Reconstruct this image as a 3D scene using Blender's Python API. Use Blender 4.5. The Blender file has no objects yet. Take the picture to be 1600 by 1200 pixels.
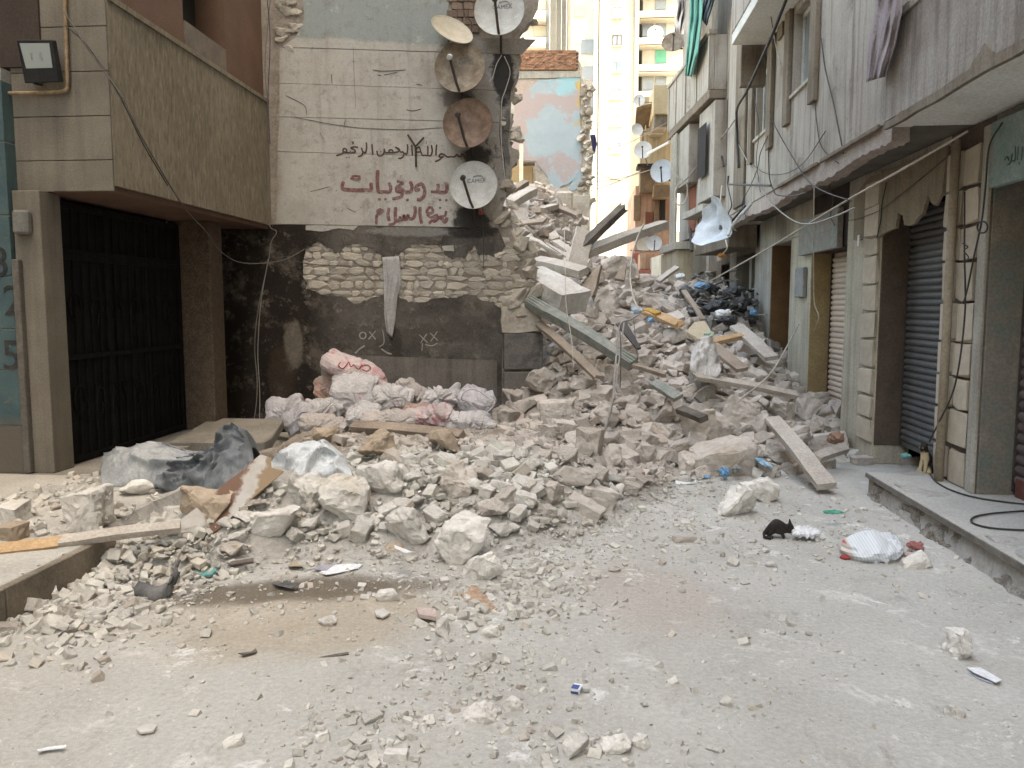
import bpy, bmesh, math, random
import numpy as np
from mathutils import Vector, Matrix, noise, Euler
from mathutils.bvhtree import BVHTree
random.seed(7); np.random.seed(7)
SC = bpy.context.scene
COL = SC.collection
R = math.radians

# ---------------------------------------------------------------- camera
F, H = 1260.0, 1.65
PITCH = math.atan(124 / F)
YAW = math.atan(105 / F * math.cos(PITCH))
cd = bpy.data.cameras.new('camera'); CAM = bpy.data.objects.new('camera', cd); COL.objects.link(CAM)
CAM.location = (0, 0, H); CAM.rotation_euler = (math.pi/2 - PITCH, 0, YAW)
cd.sensor_width = 36; cd.lens = F/1600*36; cd.clip_end = 600; cd.clip_start = .05
SC.camera = CAM
SC.render.resolution_x, SC.render.resolution_y = 1024, 768
# ---------------------------------------------------------------- light
SUN_EL, SUN_DIR = 60, Vector((.92, -.39, 0)).normalized()
W = bpy.data.worlds.new('World'); SC.world = W; W.use_nodes = True
_nt = W.node_tree; _bg = _nt.nodes['Background']
_sky = _nt.nodes.new('ShaderNodeTexSky'); _sky.sky_type = 'NISHITA'; _sky.sun_disc = False
_sky.sun_elevation = R(SUN_EL); _sky.sun_rotation = math.atan2(SUN_DIR.x, SUN_DIR.y)
_sky.dust_density = 4.0; _sky.air_density = 1.0; _sky.ozone_density = 1.0
_nt.links.new(_sky.outputs[0], _bg.inputs[0]); _bg.inputs[1].default_value = .15
sl = bpy.data.lights.new('sun', 'SUN'); sl.energy = 2.0; sl.angle = R(.53); sl.color = (1, .95, .86)
SUN = bpy.data.objects.new('sun', sl); COL.objects.link(SUN)
_d = (SUN_DIR*math.cos(R(SUN_EL)) + Vector((0, 0, math.sin(R(SUN_EL)))))
SUN.rotation_euler = _d.to_track_quat('Z', 'Y').to_euler(); SUN.location = (20, -20, 40)
VS = SC.view_settings
VS.view_transform = 'Standard'; VS.look = 'None'; VS.gamma = 1; VS.use_curve_mapping = False
VS.exposure = 3.34
try:
    VS.use_white_balance = True; VS.white_balance_temperature = 8800; VS.white_balance_tint = 4
except Exception: pass
SC.cycles.max_bounces = 8; SC.cycles.diffuse_bounces = 6
SC.cycles.use_denoising = True

# ---------------------------------------------------------------- from a picture point to a place
_RM = np.array(CAM.rotation_euler.to_matrix())
_C = np.array([0, 0, H])
def ray(px, py): return _RM @ np.array([(px-800)/F, (600-py)/F, -1.0])
def aY(px, py, Y): v = ray(px, py); return Vector(_C + v*(Y/v[1]))
def aX(px, py, X): v = ray(px, py); return Vector(_C + v*(X/v[0]))
def aZ(px, py, z): v = ray(px, py); return Vector(_C + v*((z-H)/v[2]))
def aP(px, py, p0, n):
    v = Vector(ray(px, py)); c = Vector(_C); return c + v*((Vector(p0)-c).dot(n)/v.dot(n))
def proj(p):
    q = _RM.T @ (np.array(p)-_C); return 800+F*q[0]/-q[2], 600-F*q[1]/-q[2], -q[2]

# ---------------------------------------------------------------- objects
WP = {}
def link(o, parent=None, loc=None):
    COL.objects.link(o)
    loc = Vector(loc) if loc is not None else Vector((0, 0, 0))
    if parent is not None:
        o.parent = parent; o.location = loc - WP[parent.name]
    else: o.location = loc
    WP[o.name] = loc
    return o
def tag(o, label, cat, group=None, kind='thing'):
    o['label'] = label; o['category'] = cat; o['kind'] = kind
    if group: o['group'] = group
    return o
def thing(name, label, cat, loc=(0, 0, 0), group=None):
    o = bpy.data.objects.new(name, None); o.empty_display_size = .1
    return tag(link(o, None, loc), label, cat, group)
def setkind(o, kind): o['kind'] = kind; return o
class MB:
    """collects geometry for one mesh"""
    def __init__(s): s.v = []; s.f = []; s.M = None
    def add(s, vs, fs):
        b = len(s.v)
        s.v += [tuple(s.M @ Vector(v)) if s.M is not None else tuple(v) for v in vs]
        s.f += [tuple(i+b for i in f) for f in fs]; return s
    def box(s, x0, x1, y0, y1, z0, z1):
        x0, x1 = min(x0, x1), max(x0, x1); y0, y1 = min(y0, y1), max(y0, y1); z0, z1 = min(z0, z1), max(z0, z1)
        return s.add([(x0,y0,z0),(x1,y0,z0),(x1,y1,z0),(x0,y1,z0),(x0,y0,z1),(x1,y0,z1),(x1,y1,z1),(x0,y1,z1)],
                     [(0,3,2,1),(4,5,6,7),(0,1,5,4),(1,2,6,5),(2,3,7,6),(3,0,4,7)])
    def bar(s, a, b, w, t, up=(0, 0, 1), w2=None, t2=None):
        a, b = Vector(a), Vector(b); d = (b-a).normalized(); u = Vector(up)
        if abs(d.dot(u)) > .98: u = Vector((1, 0, 0))
        sx = d.cross(u).normalized(); sz = sx.cross(d).normalized()
        w2 = w if w2 is None else w2; t2 = t if t2 is None else t2
        vs = []
        for p, ww, tt in ((a, w, t), (b, w2, t2)):
            for i, j in ((-1,-1),(1,-1),(1,1),(-1,1)): vs.append(p + sx*(i*ww/2) + sz*(j*tt/2))
        return s.add(vs, [(0,1,2,3),(7,6,5,4),(0,4,5,1),(1,5,6,2),(2,6,7,3),(3,7,4,0)])
    def tube(s, pts, r, n=6, cap=True, r2=None):
        pts = [Vector(p) for p in pts]; k = len(pts); vs = []; fs = []
        prev = None
        for i, p in enumerate(pts):
            d = (pts[min(i+1, k-1)] - pts[max(i-1, 0)])
            d = d.normalized() if d.length > 1e-9 else Vector((0, 0, 1))
            if prev is None:
                u = Vector((0, 0, 1)) if abs(d.z) < .9 else Vector((1, 0, 0))
            else: u = prev
            a = d.cross(u)
            if a.length < 1e-6: a = d.cross(Vector((.3, .9, .2)))
            a.normalize(); b = a.cross(d).normalized(); prev = b
            rr = r if r2 is None else r + (r2-r)*i/max(1, k-1)
            for j in range(n):
                t = 2*math.pi*j/n; vs.append(p + a*(rr*math.cos(t)) + b*(rr*math.sin(t)))
        for i in range(k-1):
            for j in range(n):
                fs.append((i*n+j, i*n+(j+1)%n, (i+1)*n+(j+1)%n, (i+1)*n+j))
        if cap: fs.append(tuple(range(n))[::-1]); fs.append(tuple((k-1)*n+j for j in range(n)))
        return s.add(vs, fs)
    def lathe(s, prof, n=24, cap=False):
        vs = []; fs = []
        for r_, z_ in prof:
            for j in range(n): t = 2*math.pi*j/n; vs.append((r_*math.cos(t), r_*math.sin(t), z_))
        for i in range(len(prof)-1):
            for j in range(n): fs.append((i*n+j, i*n+(j+1)%n, (i+1)*n+(j+1)%n, (i+1)*n+j))
        if cap: fs.append(tuple(range(n))[::-1]); fs.append(tuple((len(prof)-1)*n+j for j in range(n)))
        return s.add(vs, fs)
    def plate(s, poly, th, fr):
        """poly: 2D outline; fr(a,b,c) -> 3D, c = out of the plane; from c=0 to c=th"""
        n = len(poly); vs = [fr(a, b, th) for a, b in poly] + [fr(a, b, 0) for a, b in poly]
        fs = [tuple(range(n)), tuple(range(2*n-1, n-1, -1))] + [(i, i+n, (i+1)%n+n, (i+1)%n) for i in range(n)]
        return s.add(vs, fs)
    def grid(s, pts):
        """pts: rows of points"""
        m = len(pts[0]); vs = [p for r_ in pts for p in r_]; fs = []
        for i in range(len(pts)-1):
            for j in range(m-1): fs.append((i*m+j, i*m+j+1, (i+1)*m+j+1, (i+1)*m+j))
        return s.add(vs, fs)
    def build(s, name, m, parent=None, smooth=False, bevel=0, local=False, org=None):
        me = bpy.data.meshes.new(name)
        v = np.array(s.v, dtype=float)
        c = np.array(org) if org is not None else (v.min(0)+v.max(0))/2
        if parent is None and org is None: c[2] = v[:, 2].min()
        me.from_pydata((v-c).tolist(), [], s.f)
        bm = bmesh.new(); bm.from_mesh(me)
        bmesh.ops.recalc_face_normals(bm, faces=bm.faces)
        if bevel: bmesh.ops.bevel(bm, geom=list(bm.edges), offset=bevel, segments=1, affect='EDGES', clamp_overlap=True)
        big = [f for f in bm.faces if len(f.verts) > 4]
        if big: bmesh.ops.triangulate(bm, faces=big)
        bm.to_mesh(me); bm.free()
        if smooth: me.polygons.foreach_set('use_smooth', [True]*len(me.polygons))
        if m is not None: me.materials.append(m)
        return link(bpy.data.objects.new(name, me), parent, c)
def copy_part(src, name, parent, loc, rot=None, scale=None):
    o = src.copy(); o.name = name; link(o, parent, loc)
    if rot is not None: o.rotation_euler = rot
    if scale is not None: o.scale = scale
    return o
def catmull(pts, k=8):
    P = [Vector(p) for p in pts]
    if len(P) < 3: return P
    P = [P[0]*2-P[1]] + P + [P[-1]*2-P[-2]]; out = []
    for i in range(1, len(P)-2):
        for j in range(k):
            t = j/k; a, b, c, d = P[i-1], P[i], P[i+1], P[i+2]
            out.append(.5*((2*b)+(c-a)*t+(2*a-5*b+4*c-d)*t*t+(3*b-a-3*c+d)*t**3))
    return out + [P[-2]]
def jag(pts, amp, k=4, seed=0, closed=False):
    """a broken edge: extra points between, pushed about"""
    rnd = random.Random(seed); out = []
    n = len(pts)
    for i in range(n if closed else n-1):
        a, b = Vector(pts[i]), Vector(pts[(i+1) % n]); out.append(tuple(a)); d = b-a
        nr = Vector((-d.y, d.x)).normalized() if d.length > 0 else d
        for j in range(1, k):
            p = a + d*((j+rnd.uniform(-.35, .35))/k) + nr*rnd.uniform(-amp, amp); out.append(tuple(p))
    if not closed: out.append(tuple(pts[-1]))
    return out

# ---------------------------------------------------------------- materials
class G:
    def __init__(s, name):
        s.m = bpy.data.materials.new(name); s.m.use_nodes = True; s.t = s.m.node_tree; s.b = s.t.nodes['Principled BSDF']
        s._p = None; s._o = None
    def n(s, typ, **k):
        nd = s.t.nodes.new(typ)
        for a, v in k.items():
            if a.startswith('i_'): s.set(nd.inputs[a[2:]], v)
            else: setattr(nd, a, v)
        return nd
    def set(s, sock, v):
        if isinstance(v, bpy.types.NodeSocket): s.t.links.new(v, sock)
        elif v is not None:
            if sock.type == 'RGBA' and len(v) == 3: v = (*v, 1)
            sock.default_value = v
    def pos(s):
        if s._p is None: s._p = s.n('ShaderNodeNewGeometry').outputs['Position']
        return s._p
    def obj(s):
        if s._o is None: s._o = s.n('ShaderNodeTexCoord').outputs['Object']
        return s._o
    def xyz(s, v):
        nd = s.n('ShaderNodeSeparateXYZ'); s.set(nd.inputs[0], v); return nd.outputs
    def scaled(s, v, sc):
        nd = s.n('ShaderNodeMapping'); s.set(nd.inputs[0], v); nd.inputs['Scale'].default_value = sc; return nd.outputs[0]
    def noise(s, v, scale, detail=5, rough=.55, dist=0):
        nd = s.n('ShaderNodeTexNoise'); s.set(nd.inputs['Vector'], v); nd.inputs['Scale'].default_value = scale
        nd.inputs['Detail'].default_value = detail; nd.inputs['Roughness'].default_value = rough; nd.inputs['Distortion'].default_value = dist
        return nd.outputs['Fac']
    def vor(s, v, scale, feat='F1', out='Distance'):
        nd = s.n('ShaderNodeTexVoronoi', feature=feat); s.set(nd.inputs['Vector'], v); nd.inputs['Scale'].default_value = scale
        return nd.outputs[out]
    def math(s, op, a, b=None, c=None):
        nd = s.n('ShaderNodeMath', operation=op); s.set(nd.inputs[0], a)
        if b is not None: s.set(nd.inputs[1], b)
        if c is not None: s.set(nd.inputs[2], c)
        return nd.outputs[0]
    def step(s, v, a, b, lo=0., hi=1.):
        nd = s.n('ShaderNodeMapRange', interpolation_type='SMOOTHSTEP'); s.set(nd.inputs[0], v)
        for i, x in enumerate((a, b, lo, hi)): nd.inputs[i+1].default_value = x
        return nd.outputs[0]
    def mix(s, f, a, b, mode='MIX'):
        nd = s.n('ShaderNodeMix', data_type='RGBA', blend_type=mode)
        s.set(nd.inputs[0], f); s.set(nd.inputs[6], a); s.set(nd.inputs[7], b); return nd.outputs[2]
    def ramp(s, f, stops):
        nd = s.n('ShaderNodeValToRGB'); s.set(nd.inputs[0], f); e = nd.color_ramp.elements
        while len(e) < len(stops): e.new(.5)
        for x, (p, c) in zip(e, stops): x.position = p; x.color = (*c, 1)
        return nd.outputs[0]
    def grey(s, v):
        nd = s.n('ShaderNodeCombineColor')
        for i in range(3): s.set(nd.inputs[i], v)
        return nd.outputs[0]
    def scale_col(s, c, v): return s.mix(1., c, s.grey(v), 'MULTIPLY')
    def bump(s, h, strength, dist=.02, prev=None):
        nd = s.n('ShaderNodeBump'); nd.inputs['Strength'].default_value = strength; nd.inputs['Distance'].default_value = dist
        s.set(nd.inputs['Height'], h)
        if prev is not None: s.set(nd.inputs['Normal'], prev)
        return nd.outputs[0]
    def out(s, col, rough=.9, bump=None, spec=.25, metal=0):
        s.set(s.b.inputs['Base Color'], col); s.set(s.b.inputs['Roughness'], rough)
        s.b.inputs['Specular IOR Level'].default_value = spec; s.b.inputs['Metallic'].default_value = metal
        if bump is not None: s.set(s.b.inputs['Normal'], bump)
        return s.m
def mat(name, c1, c2=None, scale=3., fine=45., fa=.16, bump=.25, bs=35., bd=.02, rough=.9, rnd=0., island=0., streak=0., world=False, spec=.25, metal=0, c3=None):
    g = G(name); v = g.pos() if world else g.obj()
    c2 = c2 or tuple(x*.75 for x in c1)
    f = g.noise(v, scale, 6, .6)
    st = [(.36, c1), (.64, c2)] if c3 is None else [(.33, c1), (.5, c2), (.66, c3)]
    col = g.ramp(f, st)
    if streak:
        sv = g.scaled(v, (9, 9, .5)); q = g.step(g.noise(sv, 1.3, 5, .6), .42, .72, 1., 1.-streak); col = g.scale_col(col, q)
    k = g.step(g.noise(v, fine, 3, .6), .25, .75, 1-fa, 1+fa); col = g.scale_col(col, k)
    if rnd:
        oi = g.n('ShaderNodeObjectInfo').outputs['Random']; col = g.scale_col(col, g.step(oi, 0, 1, 1-rnd, 1+rnd))
    if island:
        oi = g.n('ShaderNodeNewGeometry').outputs['Random Per Island']; col = g.scale_col(col, g.step(oi, 0, 1, 1-island, 1+island))
    b = g.bump(g.noise(v, bs, 6, .65), bump, bd) if bump else None
    return g.out(col, rough, b, spec, metal)
# ---------------------------------------------------------------- material palette
def stone_mat(name, a, b, rnd=.12, island=0.):
    g = G(name); v = g.obj()
    oi = g.n('ShaderNodeObjectInfo').outputs['Random']
    vv = g.n('ShaderNodeVectorMath', operation='ADD'); g.set(vv.inputs[0], v)
    cb = g.n('ShaderNodeCombineXYZ'); g.set(cb.inputs[0], g.math('MULTIPLY', oi, 40.)); g.set(vv.inputs[1], cb.outputs[0]); v = vv.outputs[0]
    col = g.ramp(g.noise(v, 2.2, 6, .65), [(.3, a), (.68, b)]); col = g.mix(g.step(g.noise(v, 6.5, 6, .7), .55, .68, 0, .55), col, (b[0]*.72, b[1]*.70, b[2]*.67))
    col = g.mix(g.step(g.noise(v, 1.1, 4, .6), .55, .7, 0, .6), col, (a[0]*.78, a[1]*.7, a[2]*.6))
    col = g.scale_col(col, g.step(g.noise(v, 16, 4, .7), .25, .75, .84, 1.12))
    if rnd: col = g.scale_col(col, g.step(oi, 0, 1, 1-rnd, 1+rnd))
    if island:
        oi = g.n('ShaderNodeNewGeometry').outputs['Random Per Island']; col = g.scale_col(col, g.step(oi, 0, 1, 1-island, 1+island))
        col = g.mix(g.step(g.math('FRACT', g.math('MULTIPLY', oi, 17.3)), .93, .95, 0, .4), col, (.33, .24, .18))
    b1 = g.bump(g.noise(v, 5, 6, .7), .5, .05); b2 = g.bump(g.noise(v, 26, 5, .7), .45, .02, b1)
    return g.out(col, .95, b2, .15)
M_white_stone = stone_mat('white_limestone', (.68, .645, .60), (.54, .505, .46))
M_grey_stone = stone_mat('dusty_stone', (.54, .485, .435), (.42, .365, .318))
M_tan_stone = stone_mat('tan_stone', (.43, .35, .27), (.34, .265, .2))
M_rubble_w = stone_mat('pale_rubble', (.56, .53, .48), (.46, .43, .385), 0, .14)
M_rubble_g = stone_mat('dusty_rubble', (.51, .455, .408), (.39, .34, .298), 0, .18)
M_wallstone = stone_mat('wall_stone', (.55, .49, .42), (.43, .375, .31), .16)
M_mortar = mat('wall_mortar', (.33, .28, .235), (.22, .185, .15), 6, bump=.6, bs=40)
M_wood = mat('weathered_wood', (.34, .275, .22), (.24, .19, .15), 3, fine=60, bump=.5, bs=60, streak=.0, rnd=.1)
M_wood_tan = mat('raw_pine', (.50, .34, .2), (.38, .24, .13), 4, fine=50, bump=.4)
M_wood_dark = mat('dark_timber', (.17, .14, .12), (.09, .075, .065), 4, fine=50, bump=.6)
M_wood_pale = mat('dusty_board', (.47, .42, .37), (.38, .33, .285), 4, fine=50, bump=.4)
M_greenmetal = mat('green_paint', (.17, .20, .175), (.29, .275, .245), 9, fine=50, bump=.3, rough=.7)
M_wire_dark = mat('black_cable', (.035, .032, .03), (.06, .055, .05), 8, bump=0, rough=.6)
M_wire_grey = mat('grey_cable', (.22, .2, .18), (.3, .27, .24), 8, bump=0, rough=.6)
M_wire_pale = mat('pale_rope', (.50, .45, .38), (.4, .35, .3), 8, bump=0)
M_iron = mat('black_iron', (.045, .04, .036), (.075, .055, .045), 6, bump=.3, rough=.6)
M_plastic_blue = mat('blue_plastic', (.09, .24, .42), (.16, .33, .5), 9, bump=.2, rough=.45)
M_plastic_green = mat('green_plastic', (.04, .25, .16), (.08, .33, .24), 9, bump=.2, rough=.5)
M_plastic_teal = mat('teal_cloth', (.16, .36, .33), (.12, .29, .27), 9, bump=.3)
M_paper = mat('white_paper', (.72, .72, .72), (.62, .62, .63), 9, bump=.1, rough=.8)
M_red = mat('red_plastic', (.40, .07, .07), (.3, .05, .05), 9, bump=.2)
M_pinkred = mat('dusty_red_cloth', (.36, .15, .14), (.28, .11, .1), 9, bump=.4)
M_rubber = mat('black_rubber', (.05, .05, .05), (.16, .155, .15), 4, bump=.3, rough=.7)

# street: dust over worn concrete
g = G('dusty_street'); v = g.pos(); x, y, z = g.xyz(v)
col = g.ramp(g.noise(v, .9, 8, .6), [(.3, (.37, .352, .318)), (.5, (.425, .405, .37)), (.68, (.475, .455, .42))])
col = g.mix(g.step(g.noise(v, 3.2, 7, .7, .5), .56, .68, 0, .7), col, (.62, .60, .565))
col = g.mix(g.step(g.noise(v, 1.7, 5, .6, 1.), .56, .72, 0, .5), col, (.30, .265, .222))
# tan damp ground and one dark wet patch beside the front heap
def blob(g, x, y, v, cx, cy, rx, ry, rot, soft=.35, wob=.5, sc=2.2):
    c, s_ = math.cos(rot), math.sin(rot)
    dx = g.math('SUBTRACT', x, cx); dy = g.math('SUBTRACT', y, cy)
    a = g.math('DIVIDE', g.math('ADD', g.math('MULTIPLY', dx, c), g.math('MULTIPLY', dy, s_)), rx)
    b = g.math('DIVIDE', g.math('SUBTRACT', g.math('MULTIPLY', dy, c), g.math('MULTIPLY', dx, s_)), ry)
    r_ = g.math('SQRT', g.math('ADD', g.math('MULTIPLY', a, a), g.math('MULTIPLY', b, b)))
    r_ = g.math('ADD', r_, g.math('MULTIPLY', g.math('SUBTRACT', g.noise(v, sc, 6, .65), .5), wob*2))
    return g.step(r_, 1-soft, 1+soft, 1, 0)
col = g.mix(g.math('MULTIPLY', blob(g, x, y, v, -1.45, 4.05, .75, .5, .35), .55), col, (.36, .28, .19))
col = g.mix(g.math('MULTIPLY', blob(g, x, y, v, -1.72, 4.42, .85, .2, .22, .4, .75, 3.2), .85), col, (.12, .095, .07))
col = g.mix(g.math('MULTIPLY', blob(g, x, y, v, .42, 4.5, .38, .55, .3, .5), .5), col, (.40, .335, .29))
col = g.mix(g.step(g.noise(v, 2.4, 9, .78, .4), .58, .64, 0, .8), col, (.66, .645, .615)); col = g.mix(g.step(g.noise(v, 13, 6, .75), .62, .68, 0, .5), col, (.58, .56, .53)); col = g.mix(g.step(g.noise(g.scaled(v, (1.4, .5, 1)), 4.5, 7, .7), .6, .68, 0, .5), col, (.26, .235, .205))
col = g.scale_col(col, g.step(g.noise(v, 38, 5, .75), .25, .75, .84, 1.14))
col = g.mix(g.step(g.noise(v, 75, 2, .5), .66, .7, 0, .6), col, (.60, .58, .55))
col = g.mix(g.step(g.noise(v, 60, 2, .5), .70, .74, 0, .55), col, (.16, .14, .12))
b1 = g.bump(g.noise(v, 4, 8, .7), .35, .06); b2 = g.bump(g.noise(v, 60, 5, .75), .5, .012, b1)
M_street = g.out(col, .95, b2, .1)
# rubble bed: crumbled mortar and dust
g = G('crumbled_debris'); v = g.pos(); x, y, z = g.xyz(v)
ca = g.ramp(g.noise(v, 2.3, 7, .7), [(.3, (.37, .325, .283)), (.66, (.48, .435, .39))])
cb = g.ramp(g.noise(v, 2.3, 7, .7), [(.3, (.50, .465, .42)), (.66, (.62, .585, .54))])
col = g.mix(g.step(y, 6.2, 7.2), cb, ca)
col = g.mix(g.math('MULTIPLY', blob(g, x, y, v, -1.7, 7.9, 1.7, .9, 0, .5), .6), col, (.36, .275, .2))
col = g.scale_col(col, g.step(g.noise(v, 26, 5, .75), .25, .75, .8, 1.15))
b1 = g.bump(g.noise(v, 9, 8, .75), .8, .08); b2 = g.bump(g.noise(v, 45, 5, .75), .6, .02, b1)
M_debris = g.out(col, .95, b2, .1)
M_pave = mat('concrete_slab', (.37, .345, .31), (.44, .415, .375), 2.5, bump=.3, bs=50, world=True)
M_pave_edge = mat('stained_kerb', (.16, .135, .105), (.26, .22, .17), 3, bump=.4, bs=40, world=True)

# ---------------------------------------------------------------- ground, pavements
mb = MB(); mb.grid([[(-60+120*j/12, -30+210*i/16, 0) for j in range(13)] for i in range(17)])
ground = setkind(mb.build('ground', M_street), 'structure')
# left pavement: concrete edge, 20 cm above the street
mb = MB(); mb.box(-9, -2.98, -6, 6.45, .004, .2)
pl = setkind(mb.build('pavement', M_pave, bevel=.008), 'structure')
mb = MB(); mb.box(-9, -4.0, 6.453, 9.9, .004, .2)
setkind(mb.build('pavement', mat('baked_shade_pavement', (.20,.18,.155), (.27,.245,.215), 2.5, bump=.3, bs=50, world=True), bevel=.008), 'structure')  # strip by the gate: its shade is put into this darker colour
mb = MB()
for i in range(5):
    mb2 = MB(); mb2.box(-2.978, -2.93, -.2+i*1.0, .795+i*1.0, .004, .2)
    k = setkind(mb2.build('kerb', M_pave_edge, bevel=.006), 'structure')
# right shop step: thin slab on a crumbling base
mb = MB(); mb.box(2.5, 3.6, -6, 7.12, .15, .2); rp = setkind(mb.build('shop_pavement', M_pave, bevel=.006), 'structure')
M_base = mat('crumbling_base', (.24, .205, .17), (.42, .385, .34), 9, fine=60, fa=.3, bump=1., bs=30, bd=.06, world=True)
def rough_face(name, x0, y0, y1, z0, z1, depth, m):
    rows = []
    for i in range(8):
        row = []
        for j in range(150):
            yy = y0+(y1-y0)*j/149; zz = z0+(z1-z0)*i/7
            dd = noise.fractal(Vector((yy*5, zz*7, 3)), .6, 2, 4)*depth
            row.append((x0-dd-(1-i/7)*.05*(1+noise.noise(Vector((yy*2, 0, 0)))), yy, zz))
        rows.append(row)
    mb = MB(); mb.grid(rows); return mb.build(name, m)
o = rough_face('pavement_base', 2.555, -2, 7.1, 0, .149, .05, M_base); setkind(o, 'structure')
mb = MB(); mb.box(2.515, 2.545, 7.0, 7.11, .0, .149); mb.box(2.6, 3.4, 7.05, 7.11, .0, .149)
setkind(mb.build('pavement_end', M_pave_edge), 'structure')
mb = MB(); mb.box(2.488, 2.4995, -6, 7.121, .165, .199); setkind(mb.build('pavement_edging', mat('dark_edging', (.13,.115,.1),(.2,.18,.155),6, world=True)), 'structure')
# ================================================================ left building: roughcast overhang above an iron gate
M_smooth = mat('beige_plaster', (.19, .167, .137), (.15, .13, .106), 2.2, fine=70, bump=.15, world=True, streak=.2)
g = G('roughcast'); v = g.pos()
sv = g.scaled(v, (1, 1, .3))
q = g.noise(sv, 26, 5, .65)
col = g.ramp(g.noise(v, 1.1, 5, .6), [(.35, (.26, .22, .165)), (.65, (.205, .172, .127))])
col = g.mix(g.step(q, .5, .66, 0, .6), col, (.33, .285, .215)); col = g.mix(g.step(q, .48, .36, 0, .5), col, (.12, .10, .072))
M_rough = g.out(col, .95, g.bump(q, .7, .04), .1)
M_orange = mat('orange_plaster', (.165, .098, .07), (.13, .078, .056), 2, fine=60, bump=.15, world=True)
M_soffit_br = mat('brown_soffit', (.15, .088, .06), (.115, .068, .047), 3, bump=.1, world=True)
M_panel_br = mat('brown_panel', (.06, .045, .038), (.045, .033, .028), 3, bump=.1, world=True)
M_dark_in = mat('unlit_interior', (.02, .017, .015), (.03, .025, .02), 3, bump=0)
M_gate = mat('black_iron_gate', (.010, .0095, .0095), (.016, .0145, .013), 5, bump=.25, rough=.85, spec=.08)
M_speck = mat('speckled_pillar', (.12, .085, .06), (.085, .06, .043), 14, fine=90, fa=.5, bump=.4, bs=70, world=True)
LB = thing('apartment_building', 'tan roughcast building with a deep overhang above a black iron gate', 'building', (-4.5, 8, .2))
mb = MB(); mb.box(-4.74, -4.5, 6.5, 6.78, .2, 2.6); mb.build('pillar', M_smooth, LB, bevel=.006)
mb = MB(); mb.box(-4.7, -4.2, 8.97, 9.3, .2, 2.6); mb.build('pillar', M_speck, LB, bevel=.01)
mb = MB(); mb.box(-4.9, -4.5, 9.303, 10.1, .0, 2.6); mb.build('side_wall', M_panel_br, LB)
mb = MB(); mb.box(-4.84, -4.7, 6.783, 8.967, .2, 2.6); mb.build('gate_wall', M_panel_br, LB)
# gate: two leaves, frames, upper lights and scroll bars
gate = MB().box(-4.62, -4.58, 6.79, 8.96, .203, 2.55).build('iron_gate', M_gate, LB)
for yy in (6.79, 7.5, 8.2, 8.9):
    MB().box(-4.577, -4.545, yy, yy+.05, .21, 2.55).build('gate_post', M_gate, gate)
for zz in (.22, 1.15, 2.05, 2.1, 2.5):
    MB().box(-4.5745, -4.55, 6.792, 8.955, zz, zz+.045).build('gate_rail', M_gate, gate)
for i in range(16):
    yy = 6.87+i*.13
    MB().box(-4.572, -4.558, yy, yy+.014, .24, 2.5).build('gate_bar', M_gate, gate)
for k in range(6):
    yy = 7.0+k*.33; zc = .7 if k % 2 else .75
    sc = [(-4.565, yy+.11*math.cos(t)*(1-t/9), zc+.2*math.sin(t)*(1-t/9)) for t in [i*.5 for i in range(14)]]
    MB().tube(sc, .011, 5).build('gate_scroll', M_gate, gate)
    sc = [(-4.565, yy+.11*math.cos(t)*(1-t/9), zc+.85+.2*math.sin(t)*(1-t/9)) for t in [i*.5 for i in range(14)]]
    MB().tube(sc, .011, 5).build('gate_scroll', M_gate, gate)
# overhang
mb = MB(); mb.box(-6.5, -3.93, 6.64, 10.2, 2.6, 2.648); mb.build('soffit', M_soffit_br, LB)
mb = MB(); mb.box(-6.5, -3.93, 6.64, 10.2, 2.651, 2.8); mb.build('floor_slab', M_smooth, LB)
mb = MB(); mb.box(-4.06, -3.9, 6.625, 10.13, 2.65, 4.15); mb.build('parapet', M_rough, LB)
ed = MB().box(-4.06, -3.885, 6.63, 10.12, 4.153, 4.2).build('parapet_coping', M_rough, LB)
zs = [2.602, 2.86, 3.22, 3.58, 3.94, 4.3, 4.66, 5.1]
for i in range(len(zs)-1):
    MB().box(-4.76, -3.905, 6.6, 6.623, zs[i], zs[i+1]-.006).build('plaster_panel', M_smooth, LB, bevel=.003)
MB().box(-6.4, -4.063, 6.6235, 6.72, 2.66, 6.6).build('front_wall', M_panel_br, LB)
MB().box(-6.2, -4.47, 6.575, 6.5985, 3.62, 5.4).build('brown_panel', M_panel_br, LB)
for a, b, c, d in ((6.73, 8.04, 4.203, 7.2), (9.0, 10.16, 4.203, 7.2), (8.043, 8.997, 5.9, 7.2)):
    MB().box(-4.3, -3.95, a, b, c, d).build('upper_wall', M_orange, LB)
MB().box(-4.3, -3.94, 8.043, 8.997, 4.203, 4.47).build('window_sill', mat('grey_sill', (.2,.165,.135), (.15,.12,.1), 4, world=True), LB)
w = MB().box(-4.5, -4.28, 8.045, 8.995, 4.473, 5.897).build('window', M_dark_in, LB)
MB().box(-6.4, -4.52, 6.75, 10.1, 2.81, 7.2).build('inner_wall', M_dark_in, LB)
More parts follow.
